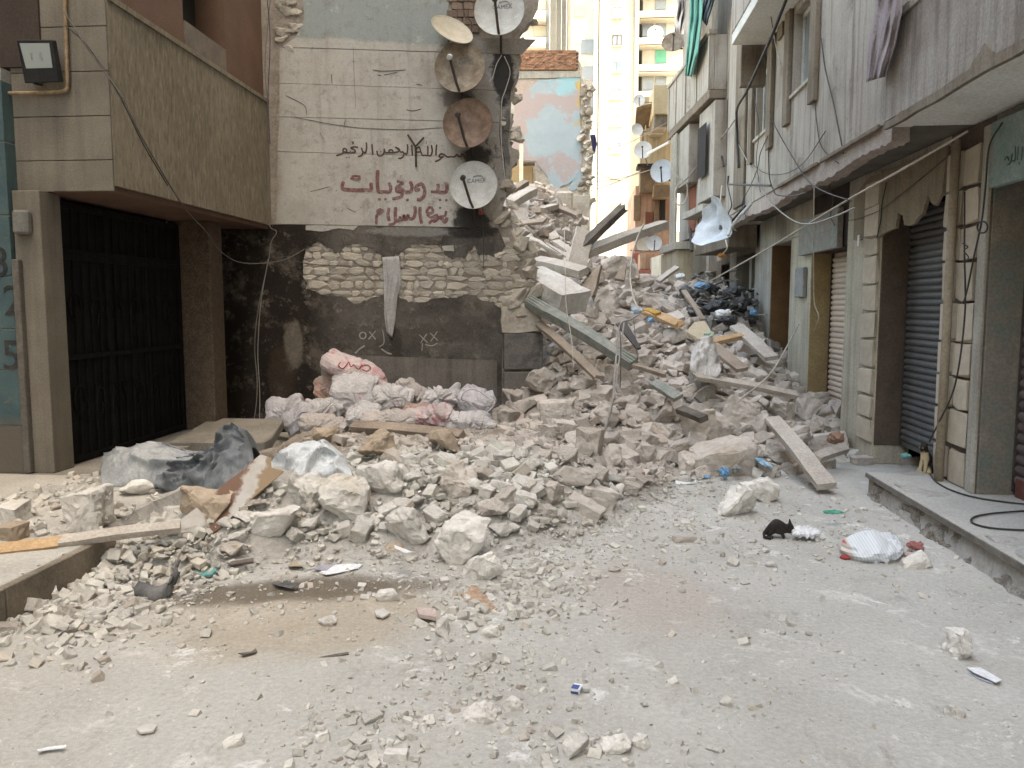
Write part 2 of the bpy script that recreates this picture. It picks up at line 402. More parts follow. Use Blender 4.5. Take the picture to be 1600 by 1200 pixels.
# blue wall at the edge with black numbers
g = G('blue_painted_wall'); v = g.pos(); x, y, z = g.xyz(v)
col = g.ramp(g.noise(v, 4, 6, .6), [(.35, (.05, .085, .095)), (.6, (.07, .11, .115))])
col = g.mix(g.step(g.noise(v, 9, 6, .7), .6, .68, 0, .8), col, (.14, .11, .085))
col = g.mix(g.step(z, .75, .55, 0, .7), col, (.14, .1, .075))
M_blue_wall = g.out(col, .9, g.bump(g.noise(v, 30, 5, .6), .4, .02), .2)
BW = thing('painted_wall', 'flaking blue painted wall with black stencilled numbers beside the gate pillar', 'wall', (-5.3, 6.5, .2))
zz = [.203, .62, 1.10, 1.45, 1.9, 2.4, 3.0, 3.5]
for i in range(len(zz)-1): MB().box(-6.3, -4.755, 6.47, 6.62, zz[i], zz[i+1]-.012).build('wall_panel', M_blue_wall, BW, bevel=.004)
MB().box(-6.3, -4.76, 6.485, 6.615, .21, 3.59).build('white_joint', mat('white_joint', (.26,.26,.25),(.2,.2,.19),6,world=True), BW)
def text_mesh(txt, size, th=.002):
    c = bpy.data.curves.new('t', 'FONT'); c.body = txt; c.size = size; c.extrude = th; c.resolution_u = 4; c.align_x = 'CENTER'; c.align_y = 'CENTER'
    o = bpy.data.objects.new('t', c); COL.objects.link(o); dg = bpy.context.evaluated_depsgraph_get(); dg.update()
    me = bpy.data.meshes.new_from_object(o.evaluated_get(dg)); bpy.data.objects.remove(o); bpy.data.curves.remove(c); return me
def lettering(txt, size, m, parent, loc, rot, name='lettering', th=.002):
    me = text_mesh(txt, size, th); me.name = name; me.materials.clear(); me.materials.append(m)
    o = bpy.data.objects.new(name, me); link(o, parent, loc); o.rotation_euler = rot; return o
M_black_paint = mat('black_paint', (.025, .025, .026), (.05, .048, .045), 12, bump=0, world=True)
for t, px, py in (('12', 4, 472), ('15', 2, 557), ('3', 0, 412)):
    p = aY(px, py, 6.466); lettering(t, .36, M_black_paint, BW, p, (math.pi/2, 0, 0))
# lamp, pipes, box on that corner
M_lampbody = mat('black_lamp_housing', (.02, .02, .022), (.03, .03, .03), 5, bump=0, rough=.5)
g = G('lamp_glass'); M_lampglass = g.out((.34, .37, .36), .18, None, .6)
M_chrome = mat('lamp_reflector', (.55, .57, .55), (.45, .47, .45), 5, bump=0, rough=.3, metal=.6)
FL = thing('floodlight', 'black square floodlight on the brown panel above the blue wall', 'lamp', aY(60, 95, 6.4))
c = aY(57, 95, 6.4); a0 = aY(25, 62, 6.38); a1 = aY(80, 62, 6.38); b0 = aY(38, 130, 6.46); b1 = aY(92, 128, 6.46)
def lerp(a, b, t): return a+(b-a)*t
def quadpt(u, v_): return lerp(lerp(a0, a1, u), lerp(b0, b1, u), v_)
nn = (a1-a0).cross(b0-a0).normalized()
if nn.y > 0: nn = -nn
mb = MB(); vs = [quadpt(u, v_)+nn*k for k in (0, -.07) for u, v_ in ((0,0),(1,0),(1,1),(0,1))]
mb.add(vs, [(0,1,2,3),(7,6,5,4),(0,4,5,1),(1,5,6,2),(2,6,7,3),(3,7,4,0)]); mb.build('housing', M_lampbody, FL, bevel=.006)
mb = MB(); vs = [quadpt(u, v_)+nn*k for k in (.004, .001) for u, v_ in ((.09,.08),(.93,.08),(.9,.66),(.14,.66))]
mb.add(vs, [(0,1,2,3),(7,6,5,4),(0,4,5,1),(1,5,6,2),(2,6,7,3),(3,7,4,0)]); mb.build('glass', M_lampglass, FL)
for u0 in (.36, .64): 
    mb = MB(); vs = [quadpt(u, v_)+nn*k for k in (.008, .0045) for u, v_ in ((u0-.04,.3),(u0+.04,.3),(u0+.03,.45),(u0-.03,.45))]
    mb.add(vs, [(0,1,2,3),(7,6,5,4),(0,4,5,1),(1,5,6,2),(2,6,7,3),(3,7,4,0)]); mb.build('led', M_chrome, FL)
mb = MB(); mb.tube([quadpt(.2, 1)-nn*.03, quadpt(.3, 1.05)-nn*.08, quadpt(.3, .7)-nn*.16], .012, 6); mb.build('bracket', M_lampbody, FL)
M_pipe_rust = mat('rusty_pipe', (.30, .22, .14), (.2, .13, .08), 9, bump=.3, world=True)
mb = MB(); mb.tube(catmull([aY(x_, y_, 6.56) for x_, y_ in ((100,-40),(103,60),(105,125),(100,142),(60,145),(-20,146))], 5), .016, 8)
tag(mb.build('conduit_pipe', M_pipe_rust, smooth=True), 'rusty bent conduit pipe framing the black floodlight', 'pipe')
mb = MB(); p = aY(33, 347, 6.45); mb.box(p.x-.07, p.x+.07, 6.42, 6.468+.03, p.z-.1, p.z+.1)
tag(mb.build('meter_box', mat('grey_box', (.17,.165,.15), (.13,.12,.11), 6), bevel=.02), 'grey electric box with rounded corners on the gate pillar', 'electric box')
a = aY(34, 405, 6.46); mb = MB(); mb.box(-4.735, -4.675, 6.435, 6.498, .21, a.z)
tag(mb.build('drain_pipe', mat('grey_duct', (.135,.12,.105), (.1,.09,.08), 6), bevel=.008), 'dark grey duct running down the beige gate pillar', 'pipe')
M_wire_thin = M_wire_dark
# ================================================================ the white wall with the painted writing
WA = math.radians(77); UA = Vector((math.sin(WA), math.cos(WA), 0)); WN = Vector((math.cos(WA), -math.sin(WA), 0)); W0 = Vector((-4.5, 9.96, 0))
def WF(a, b, c): return W0 + UA*a + Vector((0, 0, b)) + WN*c
def wu(px, py, c=0):
    p = aP(px, py, W0+WN*c, WN); return ((p-W0).dot(UA), p.z)
HW = thing('house_wall', 'soot stained white gable wall with red and brown Arabic painted writing', 'wall', WF(1.7, 0, 0))
edge = [(838,-60),(840,15),(812,55),(816,95),(808,130),(799,160),(803,190),(797,225),(812,240),(800,262),(790,300),(786,335),(800,365),(815,400),(838,425),(842,478),(846,515),(846,720)]
core = [wu(x_, y_) for x_, y_ in [(300,720),(300,-60)]] + jag([wu(x_, y_) for x_, y_ in edge], .03, 3, 5)
mb = MB(); mb.plate(core, .38, lambda a, b, c: WF(a, b, c-.38)); mb.build('masonry_core', M_mortar, HW)
# plaster colours
g = G('old_white_plaster'); v = g.pos(); x, y, z = g.xyz(v)
n1 = g.noise(v, 1.6, 7, .65); n2 = g.noise(v, 6, 7, .7)
col = g.ramp(n1, [(.3, (.45, .42, .38)), (.52, (.40, .37, .33)), (.72, (.325, .29, .25))])
up = g.step(g.math('ADD', z, g.math('MULTIPLY', g.math('SUBTRACT', n1, .5), .25)), 4.92, 4.98)
col = g.mix(g.math('MULTIPLY', up, .85), col, (.25, .28, .27))
col = g.mix(g.step(n2, .55, .70, 0, .65), col, (.215, .187, .16)); col = g.mix(g.step(g.noise(v, 3.3, 8, .75), .57, .66, 0, .55), col, (.44, .42, .395)); col = g.mix(g.step(g.noise(v, 24, 4, .7), .66, .72, 0, .7), col, (.12, .1, .085))
sv = g.scaled(v, (7, 7, .7)); col = g.mix(g.step(g.noise(sv, 1.2, 6, .65), .50, .72, 0, .42), col, (.215, .18, .15)); col = g.mix(g.step(g.noise(v, 9, 7, .75), .54, .66, 0, .38), col, (.20, .175, .15))
# grime at the left end and the right strip
col = g.mix(g.step(g.math('ADD', x, g.math('MULTIPLY', g.math('SUBTRACT', n1, .5), .9)), -3.62, -3.95, 0, .8), col, (.19, .15, .115))
col = g.mix(g.step(g.math('ADD', x, g.math('MULTIPLY', g.math('SUBTRACT', n1, .5), .7)), -1.66, -1.42, 0, .75), col, (.205, .18, .16))
k = g.math('MULTIPLY', g.step(g.noise(v, 4.3, 8, .72, .8), .5, .6, 0, .75), g.step(x, -1.75, -1.5)); col = g.mix(k, col, (.33, .30, .265)); k = g.math('MULTIPLY', g.step(g.noise(v, 3.1, 8, .75, .8), .56, .62, 0, .85), g.step(x, -1.7, -1.45)); col = g.mix(k, col, (.075, .065, .058))
col = g.mix(g.step(g.noise(g.scaled(v, (3, 3, 12)), 2.2, 4, .7), .70, .74, 0, .7), col, (.12, .1, .085))
# black burn marks with their own outline
def stain(g, col, v, x, z, cx, cz, rx, rz, colour, amt, wob=.75, sc=7, soft=.2):
    return g.mix(g.math('MULTIPLY', blob(g, x, z, v, cx, cz, rx, rz, 0, soft, wob, sc), amt), col, colour)
def ws(px, py):
    p = aP(px, py, W0, WN); return p.x, p.z
for px, py, rx, rz, amt in ((787,112,.14,.4,.95),(740,205,.12,.45,.0),(745,245,.2,.14,.9),(738,345,.24,.2,.92),(703,90,.14,.2,.6),(795,215,.1,.35,.6),(715,155,.2,.16,.6)):
    if amt: col = stain(g, col, v, x, z, *ws(px, py), rx, rz, (.03, .027, .026), amt)
col = g.scale_col(col, g.step(g.noise(v, 40, 5, .7), .25, .75, .9, 1.08))
b1 = g.bump(n2, .25, .03); b2 = g.bump(g.noise(v, 45, 5, .7), .3, .012, b1)
M_wwall = g.out(col, .92, b2, .15)
g = G('sooty_plaster'); v = g.pos(); x, y, z = g.xyz(v); n1 = g.noise(v, 2.4, 7, .68); n2 = g.noise(v, 7, 7, .72)
col = g.ramp(n1, [(.3, (.165, .145, .126)), (.5, (.105, .091, .079)), (.7, (.05, .042, .036))])
xe = g.math('ADD', x, g.math('MULTIPLY', g.math('SUBTRACT', n1, .5), .6))
col = g.mix(g.step(xe, -3.05, -3.5, 0, .93), col, (.02, .0145, .011))
col = g.mix(g.step(g.noise(v, 1.9, 6, .7), .52, .68, 0, .55), col, (.20, .165, .135))
col = g.mix(g.step(n2, .55, .70, 0, .65), col, (.25, .215, .18)); col = g.mix(g.step(g.noise(v, 12, 7, .75), .56, .68, 0, .5), col, (.04, .034, .03))
for px, py, rx, rz, c_, amt in ((620,570,.1,.5,(.05,.04,.033),.8),(690,520,.5,.13,(.085,.07,.06),.75),(560,600,.35,.1,(.3,.275,.25),.5),(690,585,.45,.06,(.3,.275,.25),.45),(460,540,.12,.3,(.25,.21,.17),.5),(440,590,.14,.4,(.06,.042,.028),.6),(650,362,.6,.06,(.24,.225,.205),.8),(740,360,.35,.1,(.035,.03,.028),.9)):
    col = stain(g, col, v, x, z, *ws(px, py), rx, rz, c_, amt)
col = g.scale_col(col, g.step(g.noise(v, 40, 5, .7), .25, .75, .85, 1.12))
M_soot = g.out(col, .92, g.bump(g.noise(v, 40, 6, .7), .5, .02, g.bump(n2, .6, .06)), .15)
M_cement = mat('grey_cement', (.185, .16, .14), (.135, .115, .1), 2.6, fine=45, bump=.3, world=True, streak=.25)
def panel(name, pts, m, th=.02, c0=.002, amp=.0, k=3, seed=1):
    P = [wu(x_, y_) for x_, y_ in pts]
    if amp: P = jag(P, amp, k, seed, True)
    mb = MB(); mb.plate(P, th, lambda a, b, c: WF(a, b, c+c0)); return mb.build(name, m, HW)
panel('plaster_panel', [(468,-60),(704,-60),(700,20),(697,50),(707,82.2),(440,74.2),(462,60),(476,30)], M_wwall, .022)
panel('plaster_panel', [(437,75),(800,86),(812,110),(798,142.2),(437,130.4)], M_wwall, .018)
panel('plaster_panel', [(437,131),(798,143),(795,165),(797,192),(437,182.6)], M_wwall, .02)
panel('plaster_panel', [(437,183.3),(797,192.8),(793,225),(797,247.3),(434,236.8)], M_wwall, .018)
panel('plaster_panel', [(434,237.7),(797,248),(792,300),(784,330),(778,356),(432,350)], M_wwall, .02, seed=2)
panel('plaster_panel', [(745,60),(838,62),(815,85.5),(707,82.4),(708,65)], mat('grey_mortar', (.25,.225,.2), (.17,.15,.13), 4, world=True), .016)
low = [(300,351),(432,351),(778,357),(790,385),(776,402),(748,398),(742,384),(725,405),(700,402),(688,384),(655,380),(628,394),(600,404),(578,388),(548,380),(522,396),(500,378),(480,384),(474,420),(478,452),(520,462),(562,474),(612,458),(640,472),(700,466),(740,462),(772,472),(784,482),(783,720),(300,720)]
P = [wu(*q) for q in low]; P = P[:3] + jag(jag(P[3:-2], .026, 3, 9), .012, 3, 10) + P[-2:]
mb = MB(); mb.plate(P, .026, lambda a, b, c: WF(a, b, c+.002)); mb.build('sooty_plaster', M_soot, HW)
panel('cement_dado', [(502,553),(776,563),(776,720),(502,720)], M_cement, .012, .0285)
panel('white_band', [(478,352.5),(560,353),(552,360),(530,357),(505,362),(478,360)], M_wwall, .006, .0285, .004)
panel('white_patch', [(690,385),(708,383),(709,393),(692,392)], M_wwall, .006, .0285, .004)
# exposed stones in the bare band, each laid on its own
def rock_bm(seed, asp=(1, .8, .65), boxy=5., n=15, bev=.035, sub=0, rough=.03):
    rnd = random.Random(seed); bm = bmesh.new()
    pts = []
    for i in range(n*3):
        d = Vector((rnd.gauss(0, 1), rnd.gauss(0, 1), rnd.gauss(0, 1))).normalized()
        k = (abs(d.x)**boxy+abs(d.y)**boxy+abs(d.z)**boxy)**(1/boxy)
        p = d/k*.5*rnd.uniform(.86, 1.06); pts.append(p)
    if boxy > 6:
        pts = pts[:n//2]
        for i in (-1, 1):
            for j in (-1, 1):
                for l in (-1, 1): pts.append(Vector((i*rnd.uniform(.4, .52), j*rnd.uniform(.4, .52), l*rnd.uniform(.38, .52))))
    else: pts = pts[:n]
    for p in pts: bm.verts.new((p.x*asp[0], p.y*asp[1], p.z*asp[2]))
    r_ = bmesh.ops.convex_hull(bm, input=list(bm.verts))
    junk = [e for e in r_['geom_interior']+r_['geom_unused'] if isinstance(e, bmesh.types.BMVert)]
    bmesh.ops.delete(bm, geom=list(set(junk)), context='VERTS')
    bmesh.ops.dissolve_limit(bm, angle_limit=math.radians(9), verts=list(bm.verts), edges=list(bm.edges))
    if bev: bmesh.ops.bevel(bm, geom=list(bm.edges), offset=bev, segments=1, affect='EDGES', clamp_overlap=True)
    bmesh.ops.triangulate(bm, faces=list(bm.faces))
    if sub:
        for it in range(sub):
            lim = (.24, .14, .085)[it]
            le = [e for e in bm.edges if e.calc_length() > lim]
            if le: bmesh.ops.subdivide_edges(bm, edges=le, cuts=1)
            bmesh.ops.triangulate(bm, faces=list(bm.faces))
        bm.normal_update()
        o = Vector((seed*3.1, seed*1.7, 0))
        for vv in bm.verts:
            q = vv.co*2.6+o
            d = noise.fractal(q, .75, 2.1, 5)*rough*1.3
            c_ = noise.cell(vv.co*4.3+o*1.3+Vector((noise.noise(q*2), noise.noise(q*2+o), 0))*.6)
            d += (c_-.5)*rough*.9 + min(0, noise.noise(vv.co*5+o)+.15)*rough*1.4
            vv.co += vv.normal*d
    bmesh.ops.recalc_face_normals(bm, faces=list(bm.faces))
    return bm
def rock_mesh(name, m, *a, **k):
    bm = rock_bm(*a, **k); me = bpy.data.meshes.new(name); bm.to_mesh(me); bm.free()
    if m: me.materials.append(m)
    return me
def flag_mesh(seed):
    rf = random.Random(seed); n = rf.choice((5, 6, 6, 7)); a0 = rf.uniform(0, 6); P = []
    for i in range(n):
        t = a0+6.2832*(i+rf.uniform(-.25, .25))/n; c_, s_ = math.cos(t), math.sin(t); k = (abs(c_)**4+abs(s_)**4)**.25; P.append((c_/k*.5*rf.uniform(.9, 1.06), s_/k*.5*rf.uniform(.88, 1.05)))
    mb = MB(); inner = [(x*.78+rf.uniform(-.03, .03), y*.74+rf.uniform(-.03, .03)) for x, y in P]; vs = [(x, .5, y) for x, y in P]+[(x, -.25+rf.uniform(-.1, .1), y) for x, y in P]+[(x, -.5+rf.uniform(-.09, .14), y) for x, y in inner]+[(rf.uniform(-.1, .1), -.5+rf.uniform(-.1, .05), rf.uniform(-.1, .1))]
    fs = [tuple(range(n))]+[(i, (i+1) % n, (i+1) % n+n, i+n) for i in range(n)]+[(i+n, (i+1) % n+n, (i+1) % n+2*n, i+2*n) for i in range(n)]+[(i+2*n, (i+1) % n+2*n, 3*n) for i in range(n)]
    mb.add(vs, fs); o = mb.build('stone', M_wallstone, None, org=(0, 0, 0)); me = o.data; bpy.data.objects.remove(o); return me
flags = [flag_mesh(900+i) for i in range(16)]
wall_stone_meshes = [rock_mesh('stone', M_wallstone, 100+i, (1, .5, 1), 6 if i % 3 else 3, 13, .05, 1, .04) for i in range(14)]
rnd = random.Random(3)
u0, u1 = wu(474, 420)[0], wu(790, 420)[0]; zt, zb = wu(600, 376)[1], wu(600, 482)[1]
rw = Matrix.Rotation(math.pi/2-WA, 4, 'Z').to_euler()
zc = zb
k = 0
while zc < zt:
    hgt = rnd.uniform(.05, .12); u = u0 - .03 - rnd.uniform(0, .08)
    while u < u1:
        wd = rnd.uniform(.1, .3) if rnd.random() > .2 else rnd.uniform(.06, .1)
        o = bpy.data.objects.new('stone', flags[rnd.randrange(16)])
        link(o, HW, WF(u+wd/2, zc+hgt/2+rnd.uniform(-.012, .012), rnd.uniform(-.012, -.003)))
        o.rotation_euler = (0, rnd.uniform(-.14, .14), rw.z+rnd.uniform(-.04, .04)); o.scale = (wd*1.04, .05, hgt*1.06); u += wd; k += 1
    zc += hgt
# the broken right-hand edge: rough stones left in the masonry
for (px, py), nn_, sz in (((832,0),8,.2),((812,80),7,.17),((802,150),7,.17),((800,215),9,.2),((795,280),8,.2),((790,330),7,.2),((800,370),9,.24),((815,410),11,.28),((820,450),11,.3),((815,490),12,.3),((800,508),8,.26)):
    for j in range(nn_):
        u, zz_ = wu(px+rnd.uniform(-20, 16), py+rnd.uniform(-30, 30)); s_ = sz*rnd.uniform(.5, 1.1)
        o = bpy.data.objects.new('stone', wall_stone_meshes[rnd.randrange(14)]); link(o, HW, WF(u, zz_, rnd.uniform(-.2, .02)))
        o.rotation_euler = (rnd.uniform(-.4, .4), rnd.uniform(-.5, .5), rnd.uniform(-.6, .9)); o.scale = (s_*1.2, s_*1.6, s_*.8)
for j in range(26):   # bare stones at the upper left end
    u, zz_ = wu(rnd.uniform(432, 470), rnd.uniform(-20, 78)); s_ = rnd.uniform(.07, .16)
    o = bpy.data.objects.new('stone', wall_stone_meshes[rnd.randrange(14)]); link(o, HW, WF(u, zz_, rnd.uniform(-.03, .02)))
    o.rotation_euler = (0, rnd.uniform(-.3, .3), rw.z); o.scale = (s_*1.3, s_, s_*.8)
M_brick = mat('brown_brick', (.23, .165, .125), (.16, .11, .085), 5, bump=.4, rnd=.2)
me_brick = MB().box(-.5, .5, -.5, .5, -.5, .5).build('brick', M_brick, bevel=.06); brick_mesh = me_brick.data; bpy.data.objects.remove(me_brick)
for r_ in range(8):   # grey brick courses behind the dishes
    for c_ in range(3):
        u, zz_ = wu(706+c_*17+(8 if r_ % 2 else 0), 52-r_*12)
        o = bpy.data.objects.new('brick', brick_mesh); link(o, HW, WF(u, zz_, rnd.uniform(0, .012))); o.rotation_euler = (0, rnd.uniform(-.03, .03), rw.z); o.scale = (.135, .06, .085)
# stub of sooty blocks at the foot of the broken edge
ST = thing('wall_stub', 'stub of sooty black masonry blocks at the foot of the broken white wall', 'wall', WF(3.05, 0, .05))
M_sootblock = mat('sooty_block', (.10, .092, .088), (.16, .14, .125), 3, fine=40, bump=.6, c3=(.055, .05, .048), world=True)
ua_, ub_ = wu(786, 560)[0], wu(846, 560)[0]
for y0, y1, cut in ((520,577,1.),(580,611,.93),(614,650,.86),(653,700,.8)):
    za, zb_ = wu(800, y0)[1], wu(800, y1)[1]
    mb = MB(); ue = ua_+(ub_-ua_)*cut; um = (ua_+ue)/2+rnd.uniform(-.05, .05)
    mb.plate([(ua_, zb_), (ue, zb_), (ue, za), (ua_, za)], .35, lambda a, b, c: WF(a, b, c-.24)); mb.build('block', M_sootblock, ST, bevel=.012)
mb = MB(); mb.plate(jag([wu(*q) for q in ((781,478),(825,480),(846,505),(848,518),(783,519))], .012, 3, 4, True), .33, lambda a, b, c: WF(a, b, c-.22)); mb.build('mortar_cap', M_wallstone, ST)
# ---- writing: brush strokes on the plaster
M_ink_br = mat('brown_writing', (.07, .04, .035), (.11, .065, .055), 14, bump=0, world=True)
M_ink_rd = mat('red_writing', (.15, .06, .056), (.19, .095, .088), 16, fine=70, fa=.35, bump=0, world=True, c3=(.25, .19, .17))
def strokes(name, lines, m, parent, c0=.0245, sx=1., ox=0, oy=0, sy=1., fr=WF, conv=wu):
    mb = MB()
    for i, (w_, *pts) in enumerate(lines):
        pts = [conv(ox+a*sx, oy+b*sy) for a, b in pts]
        P = catmull([(a, b, 0) for a, b in pts], 5) if len(pts) > 2 else [Vector((a, b, 0)) for a, b in pts]
        wm = w_*.0083/2; L, Rr = [], []
        for j, p in enumerate(P):
            d = (P[min(j+1, len(P)-1)]-P[max(j-1, 0)]); d = d.normalized() if d.length > 0 else Vector((1, 0, 0)); nr = Vector((-d.y, d.x, 0))
            e = .75 if j in (0, len(P)-1) else 1.; L.append(p+nr*wm*e); Rr.append(p-nr*wm*e)
        c = c0+.0006*(i % 5)
        for j in range(len(P)-1):
            q = [fr(a.x, a.y, c) for a in (L[j], L[j+1], Rr[j+1], Rr[j])]; q += [fr(a.x, a.y, c-.004) for a in (L[j], L[j+1], Rr[j+1], Rr[j])]
            mb.add(q, [(0,1,2,3),(0,4,5,1),(2,6,7,3),(1,5,6,2),(3,7,4,0)])
    o = mb.build(name, m, parent); o['kind'] = 'stuff'; return o
L1 = [ # bismillah line, traced in 1600x436 picture of x 520..740, y 205..265
 (3.2,(1500,290),(1470,262),(1440,296),(1410,268),(1380,295),(1340,292)), (3.2,(1340,292),(1300,296),(1265,270),(1230,262),(1205,285),(1235,306),(1258,288)), (3.2,(1240,292),(1215,325),(1160,350)),
 (3.2,(1180,155),(1172,220),(1170,282)), (3.2,(1120,160),(1128,230),(1112,280),(1078,278)), (3.2,(1078,170),(1080,230),(1075,278),(1048,276)), (2.6,(1050,275),(1020,278),(1000,240),(985,180)), (2.8,(985,180),(950,200),(945,235),(985,240),(1000,225)), (1.6,(1062,120),(1066,150)),
 (3.2,(895,160),(900,220),(903,282)), (3.2,(848,150),(850,200),(840,262),(815,250)), (3.2,(800,235),(806,275),(780,308),(742,312)),
 (3.0,(800,235),(770,240),(752,205),(712,186),(745,212),(745,235),(690,246)), (3.0,(690,246),(672,216),(640,222),(645,246),(690,246)), (3.0,(640,246),(600,246),(585,215)), (3.2,(585,200),(582,250),(555,282),(515,278),(500,225)), (2.6,(541,232),(548,242)),
 (3.2,(445,150),(450,215),(455,272)), (3.2,(380,130),(385,190),(372,245),(345,238)), (3.2,(325,190),(340,245),(325,280),(285,292)),
 (3.2,(290,190),(250,182),(205,195),(245,215),(255,240),(205,246)), (2.6,(205,246),(198,222)), (3.0,(198,246),(160,245),(118,232),(128,200),(160,215),(150,240),(120,238)), (3.0,(128,236),(100,262),(40,282)), (3.0,(155,300),(162,306)), (3.0,(182,298),(190,304)), (4.5,(228,120),(232,150)), (2.8,(655,45),(658,50))]
strokes('lettering', [((t[0]*.74), *t[1:]) for t in L1], M_ink_br, HW, ox=520, oy=205, sx=220/1600, sy=60/436)
L2 = [ # second and third line, traced in 1600x800 of x 520..720, y 265..365
 (7,(1420,165),(1425,250),(1395,290),(1310,285)), (6.5,(1310,285),(1225,280)), (6,(1310,180),(1318,230),(1300,285)), (6,(1335,370),(1345,395)), (6,(1410,375),(1425,395)),
 (6.5,(1090,250),(1040,262),(1050,210),(1110,185),(1150,250)), (6.5,(1150,250),(1140,330),(1090,378),(1050,372)),
 (6.5,(965,150),(990,220),(970,280),(900,285)), (6.5,(900,285),(860,250),(810,215),(800,270),(870,285)), (5,(800,150),(880,170),(815,210)), (6,(870,290),(850,345),(745,372)), (7,(925,370),(940,395)),
 (6,(700,165),(725,230),(705,280),(640,280)), (6.5,(640,280),(575,278),(560,200),(558,90),(565,10)), (6.5,(575,360),(590,390)), (6.5,(650,360),(665,385)),
 (6,(135,150),(118,220),(130,262)), (7,(120,250),(220,258),(330,262),(420,258)), (6.5,(420,258),(480,255),(478,165)), (4.5,(220,110),(290,130),(350,115)), (4,(235,90),(290,85),(350,92)),
 (5,(1250,480),(1200,480),(1175,540),(1240,545),(1250,490)), (5,(1175,560),(1230,600),(1300,570),(1260,650)), (6.5,(1270,650),(1340,600),(1400,660),(1430,600)), (4.5,(1415,520),(1400,580),(1340,590)), (5,(1335,470),(1345,492)), (5,(1200,680),(1240,640),(1280,660)),
 (6,(1090,470),(1090,570),(1110,680)), (6,(1025,460),(1030,540),(1005,610),(950,620)), (5.5,(950,620),(940,570),(925,620),(895,625),(890,575),(875,625),(845,630),(838,585)), (6.5,(840,630),(790,640),(782,560),(785,470)), (5,(785,640),(760,680),(690,690)), (6,(705,480),(690,560),(705,650)), (6,(640,505),(590,540),(560,520),(610,500)), (5,(590,540),(548,580),(545,690)),
 (6,(280,715),(190,740),(140,790))]
strokes('lettering', [((t[0]*.86), *t[1:]) for t in L2], M_ink_rd, HW, ox=520, oy=265, sx=.125, sy=.125)
M_chalk = mat('white_spray_paint', (.34, .315, .285), (.27, .245, .22), 10, bump=0, world=True)
circ = lambda cx, cy, r_: [(cx+r_*math.cos(t*.7), cy+r_*math.sin(t*.7)) for t in range(10)]
GR = [(1.8,*circ(567,524,5)),(2.2,(577,518),(587,530)),(2.2,(587,517),(576,530)),(2.,(655,523),(668,535)),(2.,(667,521),(657,536)),(2.,(672,520),(684,532)),(2.,(683,518),(673,533)),(1.8,(664,538),(675,540),(683,536)),(2.,(660,536),(659,548)),(2.5,(555,552),(562,545),(570,540)),(2.5,(596,545),(605,551),(612,553)),(1.5,(598,515),(600,535),(592,542))]
strokes('graffiti', GR, M_chalk, HW, c0=.032)
# thin cracks and lost dashes on the plaster
M_crack = mat('dark_scratch', (.08, .065, .055), (.12, .1, .085), 9, bump=0, world=True)
CR = [(.5,(552,75),(553,110),(556,170)),(.8,(462,184),(520,195),(570,201),(640,203),(690,200)),(1.6,(518,117),(519,131)),(1,(582,110),(600,112),(634,110)),(1.2,(590,118),(596,119)),(1.4,(650,132),(660,134)),(1.2,(635,172),(645,174),(658,171)),(1,(500,208),(506,219)),(1.,(447,150),(475,165),(480,180)),(1.2,(540,187),(538,197)),(1.5,(543,326),(556,332)),(1,(485,300),(516,292)),(1,(600,118),(620,114))]
strokes('crack', CR, M_crack, HW, c0=.0246)
mb = MB(); p0 = WF(*wu(650, 262, .03), .035)
for a, b in (((650,262),(649,228)),((649,230),(637,212)),((649,230),(662,216))): mb.tube([WF(*wu(*a), .05), WF(*wu(*b), .06)], .013, 6)
tag(mb.build('iron_hook', M_iron), 'small forked iron wall bracket standing among the painted letters', 'bracket')
# ================================================================ right building: shops below, overhanging flats above
g = G('stained_render'); v = g.pos(); n1 = g.noise(v, 1.3, 7, .65)
col = g.ramp(n1, [(.32, (.405, .37, .325)), (.55, (.345, .31, .268)), (.72, (.275, .24, .203))])
sv = g.scaled(v, (3, 6, .35)); col = g.mix(g.step(g.noise(sv, 1.6, 6, .65), .48, .70, 0, .75), col, (.155, .122, .094))
sv = g.scaled(v, (4, 9, .5)); col = g.mix(g.step(g.noise(sv, 1.1, 5, .6), .60, .72, 0, .6), col, (.40, .38, .35))
col = g.mix(g.step(g.noise(v, 2.6, 8, .75, .5), .56, .66, 0, .65), col, (.18, .15, .125)); col = g.mix(g.step(g.noise(v, 5.2, 7, .7, .3), .62, .68, 0, .5), col, (.37, .355, .33))
col = g.scale_col(col, g.step(g.noise(v, 40, 5, .7), .25, .75, .88, 1.1))
M_render = g.out(col, .92, g.bump(g.noise(v, 30, 6, .65), .3, .02, g.bump(n1, .3, .05)), .15)
M_brown_stain = mat('brown_pilaster', (.22, .18, .137), (.158, .124, .09), 2.4, bump=.2, world=True, streak=.35)
M_pale_render = mat('pale_render', (.42, .39, .335), (.33, .3, .25), 2, bump=.25, world=True, streak=.3)
M_conc_under = mat('pale_concrete', (.70, .70, .66), (.58, .575, .53), 1.6, bump=.15, world=True)
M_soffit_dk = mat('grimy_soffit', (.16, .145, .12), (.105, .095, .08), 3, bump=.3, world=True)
M_broken_pk = mat('broken_pink_plaster', (.45, .38, .34), (.35, .29, .255), 7, bump=.7, bs=25, bd=.04, world=True)
M_quoin = mat('quoin_stone', (.55, .475, .375), (.45, .385, .30), 2.5, fine=50, bump=.5, rnd=.1)
M_quoin_mort = mat('quoin_joint', (.15, .12, .095), (.1, .08, .065), 5, bump=.3, world=True)
M_brown_rev = mat('brown_reveal', (.13, .095, .072), (.095, .07, .054), 4, bump=.5, world=True)
M_yellow_rev = mat('yellow_reveal', (.30, .225, .12), (.23, .17, .09), 3, bump=.3, world=True)
M_cream_pil = mat('cream_pillar', (.47, .43, .34), (.39, .35, .27), 2, bump=.25, world=True, streak=.3)
